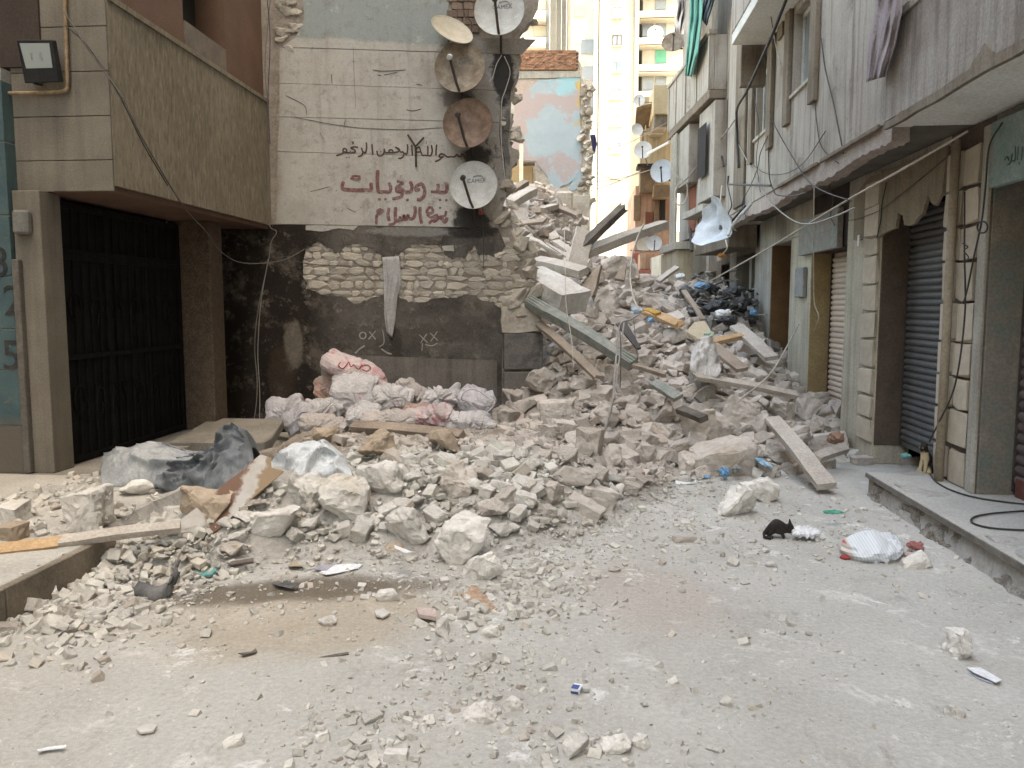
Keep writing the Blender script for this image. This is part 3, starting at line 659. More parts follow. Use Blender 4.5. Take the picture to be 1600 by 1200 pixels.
M_orange_rev = mat('orange_reveal', (.22, .125, .06), (.16, .09, .045), 3, bump=.2, world=True)
M_greengrey = mat('greenish_reveal', (.27, .24, .2), (.2, .178, .145), 3, bump=.4, world=True, c3=(.15, .175, .155))
M_slat_dk = mat('dark_grey_slat', (.12, .118, .115), (.09, .088, .085), 6, fine=40, bump=.15, rough=.55, rnd=.12, spec=.4)
M_slat_tan = mat('tan_slat', (.60, .49, .40), (.52, .42, .33), 6, bump=.15, rough=.6, rnd=.1)
M_slat_mauve = mat('mauve_slat', (.155, .125, .13), (.12, .095, .098), 6, bump=.15, rough=.55, rnd=.12)
M_frame_w = mat('pale_window_frame', (.5, .51, .48), (.4, .41, .385), 8, bump=0, rough=.5)
g = G('window_glass'); v = g.pos(); M_glass = g.out(g.ramp(g.noise(v, 1.5, 2), [(.4, (.16, .18, .185)), (.6, (.25, .265, .26))]), .12, None, .6)
AB = thing('apartment_building', 'grey stained apartment block with shuttered shops under its overhang', 'building', (3.1, 6, 0))
XF, XU, ZS = 3.05, 2.45, 3.05
def bx(name, m, x0, x1, y0, y1, z0, z1, par=None, bev=.006): return MB().box(x0, x1, y0, y1, z0, z1).build(name, m, par or AB, bevel=bev)
# ground floor piers: (y0,y1, material)
PIERS = [(-6, 3.6, M_render), (6.372, 7.1, M_quoin_mort), (8.56, 9.62, M_cream_pil), (11.05, 12.1, M_cream_pil), (13.3, 14.5, M_pale_render), (16.2, 16.9, M_pale_render), (17.9, 18.5, M_brown_stain), (19.6, 24, M_pale_render)]
for a, b, m in PIERS: bx('pillar', m, XF, 3.42, a, b, .0, 2.6 if a > 6 else 3.0)
DOORS = [(3.6, 6.372, 2.62), (7.1, 8.56, 2.66), (9.62, 11.05, 2.32), (12.1, 13.3, 2.58), (14.5, 16.2, 2.58), (16.9, 17.9, 2.5), (18.5, 19.6, 2.4)]
for i, (a, b, zt_) in enumerate(DOORS):
    bx('lintel', [M_greengrey, M_pale_render, M_panel_br, M_pale_render, M_brown_stain, M_brown_stain, M_brown_stain][i], XF+.002, 3.40, a+.002, b-.002, zt_, 3.04)
for a, b, m in PIERS: bx('wall_head', M_pale_render if a > 6.5 else M_brown_rev, XF+.002, 3.41, a, b, 2.603, 3.04) if a > 6 else None
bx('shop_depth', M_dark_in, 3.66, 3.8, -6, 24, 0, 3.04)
# linings of the reveals that face the street end
bx('reveal', M_greengrey, 3.056, 3.36, 6.36, 6.3705, .2, 2.6)
bx('reveal', M_brown_rev, 3.056, 3.36, 8.545, 8.559, .2, 2.6)
bx('reveal', M_yellow_rev, 3.056, 3.36, 11.035, 11.049, .0, 2.6)
bx('reveal', M_orange_rev, 3.056, 3.40, 13.285, 13.299, .0, 2.6)
bx('reveal', M_pale_render, 3.056, 3.2, 16.185, 16.199, .0, 2.55)
def shutter(a, b, z0, z1, m, pitch, label):
    s_ = bx('roller_shutter', m, 3.335, 3.36, a+.003, b-.02, z0, z1); s_['label'] = label
    n = int((z1-z0)/pitch)
    prof = [(-.004, 0), (-.02, pitch*.25), (-.024, pitch*.5), (-.018, pitch*.75), (-.002, pitch*.94)]
    mb = MB(); mb.grid([[(x_, -.5, z_), (x_, .5, z_)] for x_, z_ in prof]); mb.grid([[(.0, -.5, 0), (.0, .5, 0)], [(.0, -.5, pitch*.94), (.0, .5, pitch*.94)]])
    t = mb.build('slat', m, None, smooth=False); me = t.data; bpy.data.objects.remove(t)
    c0 = Vector(((-.024)/2, 0, pitch*.47))
    for k in range(n):
        o = bpy.data.objects.new('slat', me); link(o, s_, Vector((3.334-.012, (a+b)/2-.008, z0+pitch*k+pitch*.0+.0)))
        o.scale = (1, (b-a)-.03, 1)
    bx('bottom_rail', m, 3.325, 3.358, a+.003, b-.02, z0-.055, z0-.002, s_)
    for yy in (a+.001, b-.019): bx('guide_rail', M_iron, 3.30, 3.334, yy-.0, yy+.012, z0-.05, z1, s_)
    return s_
shutter(3.62, 6.36, .28, 2.6, M_slat_mauve, .082, 'mauve grey roller shutter with a reddish foot')
shutter(7.12, 8.545, .255, 2.6, M_slat_dk, .066, 'dark grey roller shutter under torn plaster')
shutter(9.64, 11.035, .1, 2.32, M_slat_tan, .07, 'tan dusty roller shutter')
bx('red_threshold', mat('red_oxide', (.2, .075, .06), (.13, .05, .04), 5, world=True), 3.30, 3.324, 3.7, 6.3, .2, .34)
MB().box(3.52, 3.6, 12.11, 13.28, 0, 2.57).build('dark_door', M_iron, AB)
for a, b in ((14.52, 16.17), (16.92, 17.88), (18.52, 19.58)): bx('dark_door', mat('unlit_doorway', (.045, .035, .03), (.03, .024, .02), 4), 3.3, 3.36, a, b, 0, 2.56)
bx('door_jamb', M_pale_render, 3.2, 3.29, 15.5, 15.72, 0, 2.55)
# torn plaster hanging over the dark shutter
pts = [(7.1,2.95),(8.9,2.98),(9.35,2.85),(9.32,2.36),(8.9,2.34),(8.56,2.33),(8.12,2.38),(8.08,2.53),(7.96,2.48),(7.92,2.39),(7.7,2.38),(7.52,2.45),(7.42,2.60),(7.36,2.53),(7.28,2.49),(7.14,2.58)]
P = jag(pts, .012, 3, 11, True); mb = MB(); mb.plate(P, .03, lambda a, b, c: Vector((XF-.002-c, a, b)))
mb.build('torn_plaster', mat('torn_tan_plaster', (.29, .235, .165), (.225, .18, .125), 2.4, bump=.4, world=True, streak=.2), AB)
# stone facing of the piers
rq = random.Random(5); me_q = MB().box(-.5, .5, -.5, .5, -.5, .5).build('stone', M_quoin, bevel=.03); quoin = me_q.data; bpy.data.objects.remove(me_q)
quoins = []
for i in range(6):
    m_ = rock_mesh('stone', M_quoin, 300+i, (1, 1, 1), 14, 16, .03, 1, .006); quoins.append(m_)
piers = [o for o in AB.children if o.name.startswith('pillar')]
def face_stones(par, y0, y1, z0, z1, hs, cols, th=.03):
    z = z0
    while z < z1-.05:
        h_ = min(hs*rq.uniform(.88, 1.1), z1-z); yy = y0
        off = cols if isinstance(cols, (list, tuple)) else [1]
        tot = sum(off); sh = rq.uniform(-.12, .12)
        for i, c_ in enumerate(off):
            w_ = (y1-y0)*c_/tot + (sh if i == 0 else -sh if i == 1 else 0)*(y1-y0)*.6
            o = bpy.data.objects.new('stone', quoins[rq.randrange(6)]); link(o, par, (XF-.002+rq.uniform(-.008, .006), yy+w_/2, z+h_/2))
            o.scale = (th*2, w_-.014, h_-.014); o.rotation_euler = (0, 0, rq.choice((0, math.pi))); yy += w_
        z += h_
face_stones(piers[1], 6.5, 7.1, .2, 2.9, .30, [1, 1])
bx('pilaster_edge', M_pale_render, XF-.03, XF-.0, 6.374, 6.49, .2, 2.98, None)
face_stones(piers[2], 8.57, 9.02, .2, 2.9, .27, [1])
face_stones(piers[2], 8.57, 9.0, 2.35, 3.0, .3, [1])
M_downpipe = mat('beige_downpipe', (.36, .30, .225), (.28, .23, .17), 5, bump=.2)
mb = MB(); mb.tube([(XF-.075, 6.83, z_) for z_ in (.2, 1.5, 2.95)], .035, 10)
DP = tag(mb.build('drain_pipe', M_downpipe, smooth=True), 'beige drain pipe on the stone pillar beside the dark shutter', 'pipe')
# soffit and first floor slab
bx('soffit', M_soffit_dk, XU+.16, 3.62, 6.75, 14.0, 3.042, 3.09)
mb = MB(); pr = [(6.8, 3.0), (14.02, 3.0)]
low_ = jag([(14.02, 2.92), (12.2, 2.94), (11, 2.9), (9.7, 2.96), (8.6, 2.9), (7.6, 2.95), (6.8, 2.94)], .014, 12, 3)
mb.plate([(6.8, 3.1), (14.02, 3.1)] + low_, .14, lambda a, b, c: Vector((XU+.155-c, a, b))); mb.build('broken_slab_edge', M_broken_pk, AB)
for a, b in ((7.0, 8.6), (8.75, 10.4)): bx('edge_batten', M_brown_stain, XU-.03, XU-.002, a, b, 3.08, 3.12)
# upper facade with two windows
WINS = [(9.1, 9.9, 4.08, 4.98), (11.05, 11.88, 3.97, 4.88)]
ys = [6.8, 9.1, 9.9, 11.05, 11.88, 14.05]
for i in range(5):
    if i in (0, 2, 4): bx('facade_wall', M_render, XU, XU+.25, ys[i], ys[i+1], 3.102, 26)
    else:
        a, b, z0, z1 = WINS[0 if i == 1 else 1]
        bx('facade_wall', M_render, XU, XU+.25, a+.0005, b-.0005, 3.102, z0); bx('facade_wall', M_render, XU, XU+.25, a+.0005, b-.0005, z1, 26)
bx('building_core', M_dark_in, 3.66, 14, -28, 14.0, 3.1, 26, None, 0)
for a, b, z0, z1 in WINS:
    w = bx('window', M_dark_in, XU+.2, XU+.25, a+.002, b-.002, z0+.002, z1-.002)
    for q in ((a, a+.06), (b-.06, b), ((a+b)/2-.03, (a+b)/2+.03)): bx('frame', M_frame_w, XU+.09, XU+.15, q[0]+.003, q[1]-.003, z0+.063, z1-.063, w)
    for q in ((z0, z0+.06), (z1-.06, z1)): bx('frame', M_frame_w, XU+.088, XU+.152, a+.003, b-.003, q[0]+.003, q[1]-.003, w)
    for q in ((a+.06, (a+b)/2-.03), ((a+b)/2+.03, b-.06)): bx('pane', M_glass, XU+.11, XU+.12, q[0], q[1], z0+.06, z1-.06, w, 0)
    bx('sill', M_pale_render, XU-.03, XU+.085, a-.03, b+.03, z0-.05, z0-.004, w)
    for q in ((a-.27, a-.04), (b+.04, b+.25)): bx('shutter', M_brown_stain, XU-.055, XU-.003, q[0], q[1], z0-.32, z1+.45, w)
# brown pilaster and pale panel further on, balcony with its underside
bx('pilaster', M_brown_stain, XU-.04, XU-.002, 12.45, 13.25, 3.15, 7.5)
bx('pilaster', M_brown_stain, XU-.035, XU-.002, 10.35, 10.6, 4.9, 7.5)
bx('balcony_slab', M_conc_under, 1.98, XU-.003, 9.55, 11.25, 5.06, 5.2); bx('balcony_parapet', M_render, 1.97, 2.07, 9.55, 11.25, 5.203, 6.1)
bx('balcony_end', M_brown_stain, 2.073, XU-.003, 9.56, 9.66, 5.203, 6.1); bx('balcony_end', M_render, 2.073, XU-.003, 11.14, 11.24, 5.203, 6.1)
bx('balcony_bracket', M_brown_stain, 2.12, XU-.003, 11.3, 11.42, 4.55, 5.15)
# near balcony with open dark loggia
bx('loggia_wall', M_panel_br, 3.3, 3.6, -6, 6.795, 3.35, 8)
bx('balcony_slab', M_conc_under, 2.42, 3.64, 2.2, 6.795, 3.05, 3.3)
mb = MB(); mb.plate([(2.2, 3.09), (6.795, 3.09), (6.795, 3.8), (2.2, 3.8)], .12, lambda a, b, c: Vector((2.52-c, a, b)));
mb.build('balcony_parapet', mat('stained_parapet', (.33, .30, .265), (.215, .17, .14), 1.7, bump=.3, world=True, streak=.4), AB)
mb = MB(); mb.plate(jag([(2.2,3.03),(6.79,3.03)], .008, 14, 3) + jag([(6.79, 3.085), (5.4, 3.10), (5.2, 3.2), (5.05, 3.1), (2.2, 3.09)], .015, 8, 6), .035, lambda a, b, c: Vector((2.43-c, a, b)))
mb.build('chipped_edge', M_brown_stain, AB)
bx('balcony_rail', M_pale_render, 2.385, 2.545, 2.2, 6.793, 3.803, 3.87)
bx('facade_wall', M_render, 2.40, XU+.24, 6.6, 6.798, 3.803, 26); bx('upper_slab', M_conc_under, 2.42, 3.64, 2.2, 6.59, 5.7, 5.9)
# sign boards
SB = thing('sign_board', 'pale green shop sign with a line of faded Arabic letters', 'sign', (3.0, 5.6, 2.4))
M_sign = mat('pale_green_board', (.27, .34, .315), (.22, .275, .255), 3, bump=.1, world=True, c3=(.13, .26, .22))
bx('board', M_sign, 2.985, 3.045, 3.9, 6.3, 2.50, 2.97, SB)
SW = lambda a, b, c: Vector((2.984-c, a, b)); sconv = lambda px, py: (lambda p: (p.y, p.z))(aX(px, py, 2.984))
sg = [(1.3,(1598,229),(1597,240),(1596,250)),(1.3,(1591,229),(1590,250)),(1.3,(1587,228),(1586,250),(1582,251)),(1.2,(1582,240),(1579,254),(1574,258)),(1.2,(1570,250),(1574,245),(1577,251)),(1.5,(1592,254),(1593,256))]
strokes('lettering', sg, mat('dark_green_lettering', (.06, .11, .10), (.08, .13, .12), 6, bump=0, world=True), SB, .002, fr=SW, conv=sconv)
S2 = thing('sign_board', 'weathered grey shop sign above the tan shutter', 'sign', (3.0, 10, 2.3))
bx('board', mat('weathered_sign', (.31, .295, .27), (.235, .215, .195), 5, bump=.3, c3=(.25, .31, .28), world=True), 2.97, 3.04, 9.75, 11.4, 2.31, 2.78, S2)
sconv2 = lambda px, py: (lambda p: (p.y, p.z))(aX(px, py, 2.969)); SW2 = lambda a, b, c: Vector((2.969-c, a, b))
strokes('lettering', [(1.5,(1282,352),(1300,347),(1310,350)),(1.2,(1276,365),(1290,362),(1300,358)),(1.3,(1279,341),(1284,338),(1292,340))], mat('faded_red_paint', (.36, .2, .17), (.3, .2, .18), 8, bump=0, world=True), S2, .002, fr=SW2, conv=sconv2)
EP = MB().box(XF-.06, XF-.003, 11.2, 11.62, 1.75, 2.15).build('meter_box', mat('grey_metal_box', (.27, .275, .26), (.21, .21, .2), 6), bevel=.01); tag(EP, 'flat grey metal box on the cream pillar next to the tan shutter', 'electric box')
tag(MB().box(XF-.05, XF-.0335, 9.08, 9.14, 2.28, 2.4).build('junction_box', M_paper, bevel=.004), 'tiny white junction box hanging below wires by the torn plaster', 'electric box')

# ================================================================ building beyond, bending left
BANG = -.09
def BF(a, b, c): # along, up, towards the street
    return Vector((2.5, 14.1, 0)) + Vector((math.sin(BANG), math.cos(BANG), 0))*a + Vector((0, 0, b)) + Vector((-math.cos(BANG), math.sin(BANG), 0))*c
BB = thing('apartment_building', 'row house with grey parapet balconies next to the tan beige shop block', 'building', (2.5, 16, 0))
BB['label'] = 'weathered row house with grey panelled balconies where the alley bends'
def bb(name, m, a0, a1, z0, z1, c0, c1, par=None):
    mb = MB(); mb.plate([(a0, z0), (a1, z0), (a1, z1), (a0, z1)], c1-c0, lambda a, b, c: BF(a, b, c+c0)); return mb.build(name, m, par or BB, bevel=.008)
bb('facade_wall', M_render, 0, 3.9, 3.0, 18, -11, 0); bx('sun_blocker', M_render, 3.3, 14, 19.45, 23.9, 0, 20, BB)  # unseen mass behind the row house, added to keep sun off the ruin
bb('ground_floor', M_pale_render, 5.9, 10, 0, 3.0, -11, -.45)
for z0 in (5.15, 8.3):
    bb('balcony_slab', M_brown_stain, .3, 3.8, z0, z0+.14, .002, .3)
    bl_ = bb('balcony_parapet', M_render, .3, 3.8, z0+.143, z0+1.05, .22, .3)
    for a in (.3, 1.2, 2.1, 3.0, 3.7): bb('parapet_post', M_pale_render, a, a+.06, z0+.15, z0+1.04, .303, .325, bl_)
    bb('parapet_rail', M_pale_render, .28, 3.82, z0+1.053, z0+1.13, .19, .335)
    bb('balcony_end', M_render, .3, .38, z0+.143, z0+1.05, .003, .217)
bb('bay_wall', M_render, .2, 1.3, 3.5, 5.1, .002, .22); bb('bay_wall', M_render, 2.0, 3.6, 4.0, 5.1, .003, .25)
bb('pilaster', M_pale_render, 1.5, 1.75, 3.0, 5.1, .002, .08); bb('pilaster', M_pale_render, 1.95, 2.1, 3.0, 5.1, .002, .06)
bb('orange_door', mat('rust_red_shutter', (.26, .09, .05), (.17, .055, .035), 4, world=True), 1.9, 2.8, 3.1, 3.98, .002, .05)
bb('window', M_dark_in, .5, 1.1, 3.9, 4.8, .282, .29)
for a in (2.9, 3.1, 3.3): 
    mb = MB(); mb.tube([BF(a, 2.6, .30), BF(a, 5.1, .30)], .035, 6); mb.build('drain_pipe', M_pale_render, BB)
bb('canopy', M_pale_render, 2.4, 4.0, 2.75, 2.9, .002, .4)
bb('ground_wall', mat('cream_wall', (.42, .36, .26), (.35, .29, .2), 2, world=True, bump=.4, streak=.3), 2.5, 4.2, 0, 2.74, .002, .33)
bb('slab_strip', M_pale_render, .6, 2.2, 3.3, 3.42, .002, .3); bb('ground_beam', M_brown_stain, 0, 2.4, 2.62, 2.99, -.5, -.01)
# salmon house at the bend
CB = thing('apartment_building', 'salmon house with a brown timber oriel and pink balcony behind the rubble crest', 'building', (2.4, 25, 0))
CB['label'] = 'salmon pink old house with timber oriel behind the crest of the rubble'
M_salmon = mat('salmon_plaster', (.40, .245, .175), (.33, .19, .13), 1.5, bump=.3, world=True, streak=.3, c3=(.42, .31, .22))
M_redpl = mat('red_plaster', (.33, .125, .1), (.25, .09, .075), 2, bump=.2, world=True)
M_timber = mat('old_timber', (.19, .125, .075), (.12, .08, .05), 4, bump=.3, world=True)
M_sand = mat('sand_plaster', (.46, .375, .245), (.38, .3, .19), 2, bump=.3, world=True, streak=.3)
def px_box(name, m, par, x0, y0, x1, y1, Y, d, bev=.01):
    a, b = aY(x0, y1, Y), aY(x1, y0, Y); return MB().box(a.x, b.x, Y, Y+d, a.z, b.z).build(name, m, par, bevel=bev)
px_box('facade_wall', M_salmon, CB, 990, 290, 1048, 500, 25, 4); px_box('facade_wall', M_sand, CB, 999, 150, 1050, 288, 25.2, 4)
px_box('red_wall', M_redpl, CB, 986, 395, 1004, 500, 24.7, .29); px_box('arch_recess', M_timber, CB, 990, 305, 1001, 345, 24.95, .04)
px_box('door', mat('brown_red_door', (.17, .06, .035), (.12, .045, .03), 4, world=True), CB, 1008, 331, 1021, 372, 24.93, .06)
px_box('dark_window', M_dark_in, CB, 1031, 310, 1040, 348, 24.93, .06); px_box('window_frame', M_timber, CB, 1022, 300, 1030, 360, 24.9, .09); px_box('oriel', M_timber, CB, 1021, 288, 1047, 308, 24.3, .69)
bal = px_box('balcony', M_salmon, CB, 999, 396, 1034, 421, 24.0, .9); px_box('balcony_slab', M_redpl, CB, 997, 421.5, 1036, 428, 23.9, 1.0)
px_box('red_doorway', M_redpl, CB, 1003, 430, 1030, 470, 24.85, .1); px_box('pillar', M_sand, CB, 1036, 395, 1046, 500, 23.9, 1.0)
px_box('bay', M_sand, CB, 1021, 132, 1045, 178, 23.4, 1.7); px_box('bay_panel', M_brown_stain, CB, 1022, 178.5, 1043, 198, 23.5, 1.6)
mb = MB(); q = [aY(994, 172, 24.0), aY(1022, 165, 24.0), aY(1022, 198, 25.1), aY(992, 205, 25.1)]; q2 = [p_+Vector((0, 0, .08)) for p_ in q]
mb.add(q+q2, [(3,2,1,0),(4,5,6,7),(0,1,5,4),(1,2,6,5),(2,3,7,6),(3,0,4,7)]); mb.build('timber_roof', M_timber, CB)
px_box('timber_rail', M_sand, CB, 1006, 206, 1036, 209, 24.4, .1); px_box('timber_post', M_sand, CB, 1008, 195, 1010, 210, 24.5, .1); px_box('timber_post', M_timber, CB, 1003, 205, 1006, 235, 24.6, .1)
px_box('dark_oriel', M_timber, CB, 1000, 258, 1024, 300, 24.55, .5); px_box('oriel_roof', M_dark_in, CB, 996, 255, 1035, 261, 24.3, .7)

# ================================================================ sunlit tower far behind
TW = thing('apartment_tower', 'tall cream sunlit tower block with rows of windows far behind the alley', 'building', aY(965, 476, 90))
M_tower = mat('cream_tower', (.42, .395, .335), (.37, .34, .285), .12, fine=2, fa=.06, bump=.1, bs=3, bd=.05, world=True, streak=.12, c3=(.30, .27, .215))
M_tower_w = mat('white_tower', (.54, .525, .49), (.47, .455, .415), .15, fine=2, fa=.06, bump=0, world=True)
M_tglass = mat('tower_glass', (.16, .18, .2), (.24, .26, .27), .5, bump=0, rough=.2, world=True, spec=.5)
M_tshut = mat('green_shutter', (.10, .34, .24), (.14, .4, .3), 1, bump=0, world=True); M_tshut_g = mat('grey_green_shutter', (.34, .42, .34), (.3, .38, .3), 1, bump=0, world=True); M_tyel = mat('balcony_cream', (.54, .49, .39), (.48, .43, .33), .3, bump=0, world=True)
TY = 90
def tb(name, m, x0, y0, x1, y1, dy=0, d=1., par=None):
    a, b = aY(x0, y1, TY+dy), aY(x1, y0, TY+dy); return MB().box(a.x, b.x, TY+dy, TY+dy+d, max(a.z, 0), b.z).build(name, m, par or TW)
tb('wall', M_tower, 931, -160, 995, 620, 0, 14); tb('wall', M_tower_w, 800, -160, 930.5, 620, 3, 12); tb('wall', M_tower_w, 995.5, -160, 1120, 620, 2.2, 12)
for i, (py, kind) in enumerate(((-24,0),(18,1),(62,2),(104,3),(146,4),(188,4),(230,5),(270,4),(312,6),(355,4),(397,5),(438,3))):
    x0, x1 = (957, 972) if i < 4 else (952+(.6*(i-4)), 971)
    w = tb('window', M_tglass, x0, py-8, x1, py+8, -.06, .055)
    for q in (x0, (x0+x1)/2-.4, x1-1): tb('frame', M_tower_w if kind != 2 else M_iron, q, py-8, q+1, py+8, -.14, .075, w)
    for q in (py-8.2, py+7.4): tb('frame', M_tower_w if kind != 2 else M_iron, x0-.3, q, x1+.3, q+.8, -.15, .086, w)
    if kind == 3: tb('shutter', M_tshut, x0+(x1-x0)*.5, py-8, x1, py+8, -.2, .045, w)
    if kind == 6: tb('shutter', M_tshut_g, x0, py-7.5, x1, py+7.5, -.2, .045, w)
    if kind == 5: tb('shutter', M_tower_w, x0+1, py-7, x0+(x1-x0)*.46, py+7, -.2, .045, w)
    tb('sill', M_tower_w, x0-1.5, py+8.4, x1+1.5, py+9.4, -.35, .34, w)
tb('pier', M_tower, 929, -160, 934, 620, -.4, .39); tb('pier', M_tower, 990, -160, 995.4, 620, -.45, .44)
for k in range(12):   # right-hand balconies
    py = -30+42*k; par = tb('balcony', M_tyel if k in (0, 1) else M_tower_w, 996, py+3, 1075, py+15, .8, 1.3); tb('balcony_slab', M_tower, 996, py+15.3, 1075, py+18, .6, 1.5)
    tb('window', M_tshut if k == 3 else M_tglass, 1024, py-18, 1041, py+2.5, 2.05, .1); tb('window', M_tglass, 1004, py-18, 1021, py+2.5, 2.05, .1) if k % 2 == 0 else None
for k in range(4):
    py = 18+42*k; w = tb('window', M_tglass, 908, py+2, 928, py+24, 2.8, .15) if k else None
    w2 = tb('window', mat('pale_blue_pane', (.4, .52, .55), (.45, .56, .58), 1, bump=0, world=True) if k == 1 else M_tyel, 897, py-8, 914, py+8, 2.85, .13)
    tb('balcony', M_tyel if k == 0 else M_tower_w, 812, py-2, 853, py+12, 1.5, 1.4); tb('balcony_slab', M_tower, 812, py+12.3, 853, py+15, 1.3, 1.6); tb('balcony_window', M_tyel, 834, py-20, 853, py-2.5, 2.8, .15)
for q in (856, 866, 874, 882): tb('pier', M_tower_w, q, -160, q+4, 620, 1.2, 1.75)
tb('drain_pipe', M_tower, 887, -160, 888.5, 620, 2.7, .25)
tag(px_box('washing_line_cloth', M_plastic_blue, None, 813, 63, 818, 79, 40, .05), 'narrow blue cloth hanging high beside the broken wall edge', 'cloth')

# ================================================================ painted party wall of the ruined house
RY = 22.
RH = thing('ruined_house', 'ruined house wall with peeling pale blue and pink paint under a brick parapet', 'house', aY(865, 400, RY))
g = G('peeling_blue_pink'); v = g.pos(); x, y, z = g.xyz(v)
wob = g.math('MULTIPLY', g.math('SUBTRACT', g.noise(v, 1.6, 7, .6), .5), 1.9)
zz_ = g.math('ADD', z, wob); xx_ = g.math('ADD', x, g.math('MULTIPLY', g.math('SUBTRACT', g.noise(v, 2.1, 6, .6), .5), 1.4))
col = g.ramp(g.noise(v, 2.5, 5, .6), [(.35, (.37, .43, .455)), (.65, (.33, .395, .42))])
pink = (.42, .335, .315)
zpa = aY(860, 215, RY).z; zpb = aY(860, 150, RY).z
f = g.math('MULTIPLY', g.step(zz_, zpb-.55, zpb-.4), g.step(zz_, zpb+.3, zpb+.15)); col = g.mix(g.math('MULTIPLY', f, .9), col, pink)
f = g.math('MULTIPLY', g.step(zz_, 5.05, 5.15), g.step(zz_, 5.75, 5.65)); col = g.mix(g.math('MULTIPLY', f, .85), col, pink)
col = g.mix(g.math('MULTIPLY', g.step(zz_, zpb+.25, zpb+.35), g.step(xx_, -1.0, -.85)), col, (.30, .49, .52))
col = g.mix(g.step(g.noise(v, 1.9, 5, .6), .56, .6, 0, .75), col, (.36, .42, .44))
col = g.mix(g.math('MULTIPLY', g.step(xx_, -.12, .0), g.step(zz_, 6.4, 6.5)), col, (.50, .36, .16))
col = g.mix(g.step(xx_, -1.45, -1.6), col, pink)
M_peel = g.out(col, .9, g.bump(g.noise(v, 9, 6, .6), .3, .04), .15)
ruv = lambda px, py: (lambda p: (p.x, p.z))(aY(px, py, RY)); RF = lambda a, b, c: Vector((a, RY-c, b))
def rpanel(name, m, pts, th, c0, amp=0, k=3, seed=1):
    P = [ruv(*q) for q in pts]; P = jag(P, amp, k, seed, True) if amp else P
    mb = MB(); mb.plate(P, th, lambda a, b, c: RF(a, b, c+c0)); return mb.build(name, m, RH)
rpanel('wall_core', M_wallstone, [(740,470),(740,82),(905,80),(908,122),(926,124),(922,200),(925,260),(921,330),(921,470)], .4, -.4, .05, 4)
rpanel('painted_plaster', M_peel, [(805,150),(843,125),(907,122),(908,205),(908,262),(900,278),(880,290),(872,300),(862,290),(852,272),(838,252),(815,252),(800,255)], .035, .002, .05, 3, 4)
rpanel('blue_plaster', M_peel, [(893,280),(908,262),(914,262),(908,296),(890,298)], .03, .002, .03)
rpanel('cream_band', M_pale_render, [(800,112),(905,112),(907,121.5),(800,124)], .05, .004); rpanel('pink_band', mat('pinkish_render', (.46, .37, .31), (.38, .3, .25), 3, world=True), [(800,124.5),(842,124.2),(842,149),(800,150)], .03, .002)
rb = random.Random(8)
for r_ in range(11):
    for c_ in range(16):
        p = aY(812+c_*6.1+(3 if r_ % 2 else 0), 110-r_*2.75, RY)
        o = bpy.data.objects.new('brick', brick_mesh); link(o, RH, (p.x, RY-.02-rb.uniform(0, .03), p.z)); o.scale = (.103, .1, .045)
        if p.x > aY(903, 100, RY).x: bpy.data.objects.remove(o)
M_rbrick = mat('red_brown_brick', (.36, .2, .125), (.27, .145, .095), 4, bump=.4, rnd=.25)
for o in RH.children:
    if o.name.startswith('brick'): o.material_slots[0].link = 'OBJECT'; o.material_slots[0].material = M_rbrick
for j in range(60):
    p = aY(rb.uniform(908, 924), rb.uniform(125, 330), RY-.1); s_ = rb.uniform(.12, .3); o = bpy.data.objects.new('stone', wall_stone_meshes[rb.randrange(10)]); link(o, RH, p); o.scale = (s_, s_*2, s_*.7); o.rotation_euler = (0, rb.uniform(-.4, .4), 0)
mb = MB(); a = aY(882, 300, 18.5); mb.box(a.x-.2, a.x+.2, 18.3, 18.75, 1, a.z); mb.build('broken_pillar', M_wallstone, RH, bevel=.05)
px_box('ochre_wall', mat('ochre_wall', (.42, .3, .16), (.34, .23, .12), 2, world=True), RH, 790, 254, 832, 330, 21.8, .15); px_box('timber_post', M_wood_pale, RH, 811, 226, 817, 300, 21.4, .1); px_box('dark_opening', M_dark_in, RH, 896, 335, 919, 350, 21.8, .15)
px_box('dark_lintel', M_wood_dark, RH, 815, 253, 835, 257, 21.5, .25)
px_box('side_pier', M_wallstone, RH, 896, 305, 922, 420, 21.7, .28); px_box('tan_door', M_sand, RH, 899, 352, 921, 410, 21.6, .09)

# plain block on the near left, its front in line behind the pavement
LK = thing('apartment_building', 'plain beige block bounding the pavement beside the blue wall', 'building', (-8, 0, 0))
bx('wall', M_smooth, -14, -6.4, -28, 6.4, 0, 13, LK)
# the block's front goes on towards and past the viewer
bx('facade_wall', M_render, 2.45, 2.7, 2.2, 6.59, 5.905, 26); bx('facade_wall', M_render, 2.45, 2.7, -28, 2.19, 3.1, 26); bx('ground_wall', M_render, 3.06, 3.4, -28, -6.01, 0, 3.09)
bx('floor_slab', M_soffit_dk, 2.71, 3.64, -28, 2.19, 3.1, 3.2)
# ================================================================ the rubble: shape of the heap
def sm(t): t = max(0., min(1., t)); return t*t*(3-2*t)
def lin(x, tab):
    if x <= tab[0][0]: return tab[0][1]
    for (a, b), (c, d) in zip(tab, tab[1:]):
        if x <= c: return b+(d-b)*(x-a)/(c-a)
    return tab[-1][1]
CREST = [(-6,3.8),(-1,3.5),(-.4,3.0),(.3,2.5),(1.2,2.05),(2.6,1.95),(3.1,1.55),(3.6,1.45)]
TOE = [(-1.3,10.5),(-1.0,10.1),(-.5,9.0),(0,7.9),(.6,7.6),(1.2,7.6),(1.9,7.9),(2.5,8.5),(3.1,9.1),(3.5,9.3)]
FTOE = [(-3,3.95),(-2.6,4.05),(-2.2,4.4),(-1.9,4.78),(-1.2,4.85),(-.5,4.95),(0,5.4),(.5,6.2),(1,7.0)]
def wall_y(x): return 9.96 + (x+4.5)*math.tan(math.pi/2-WA)
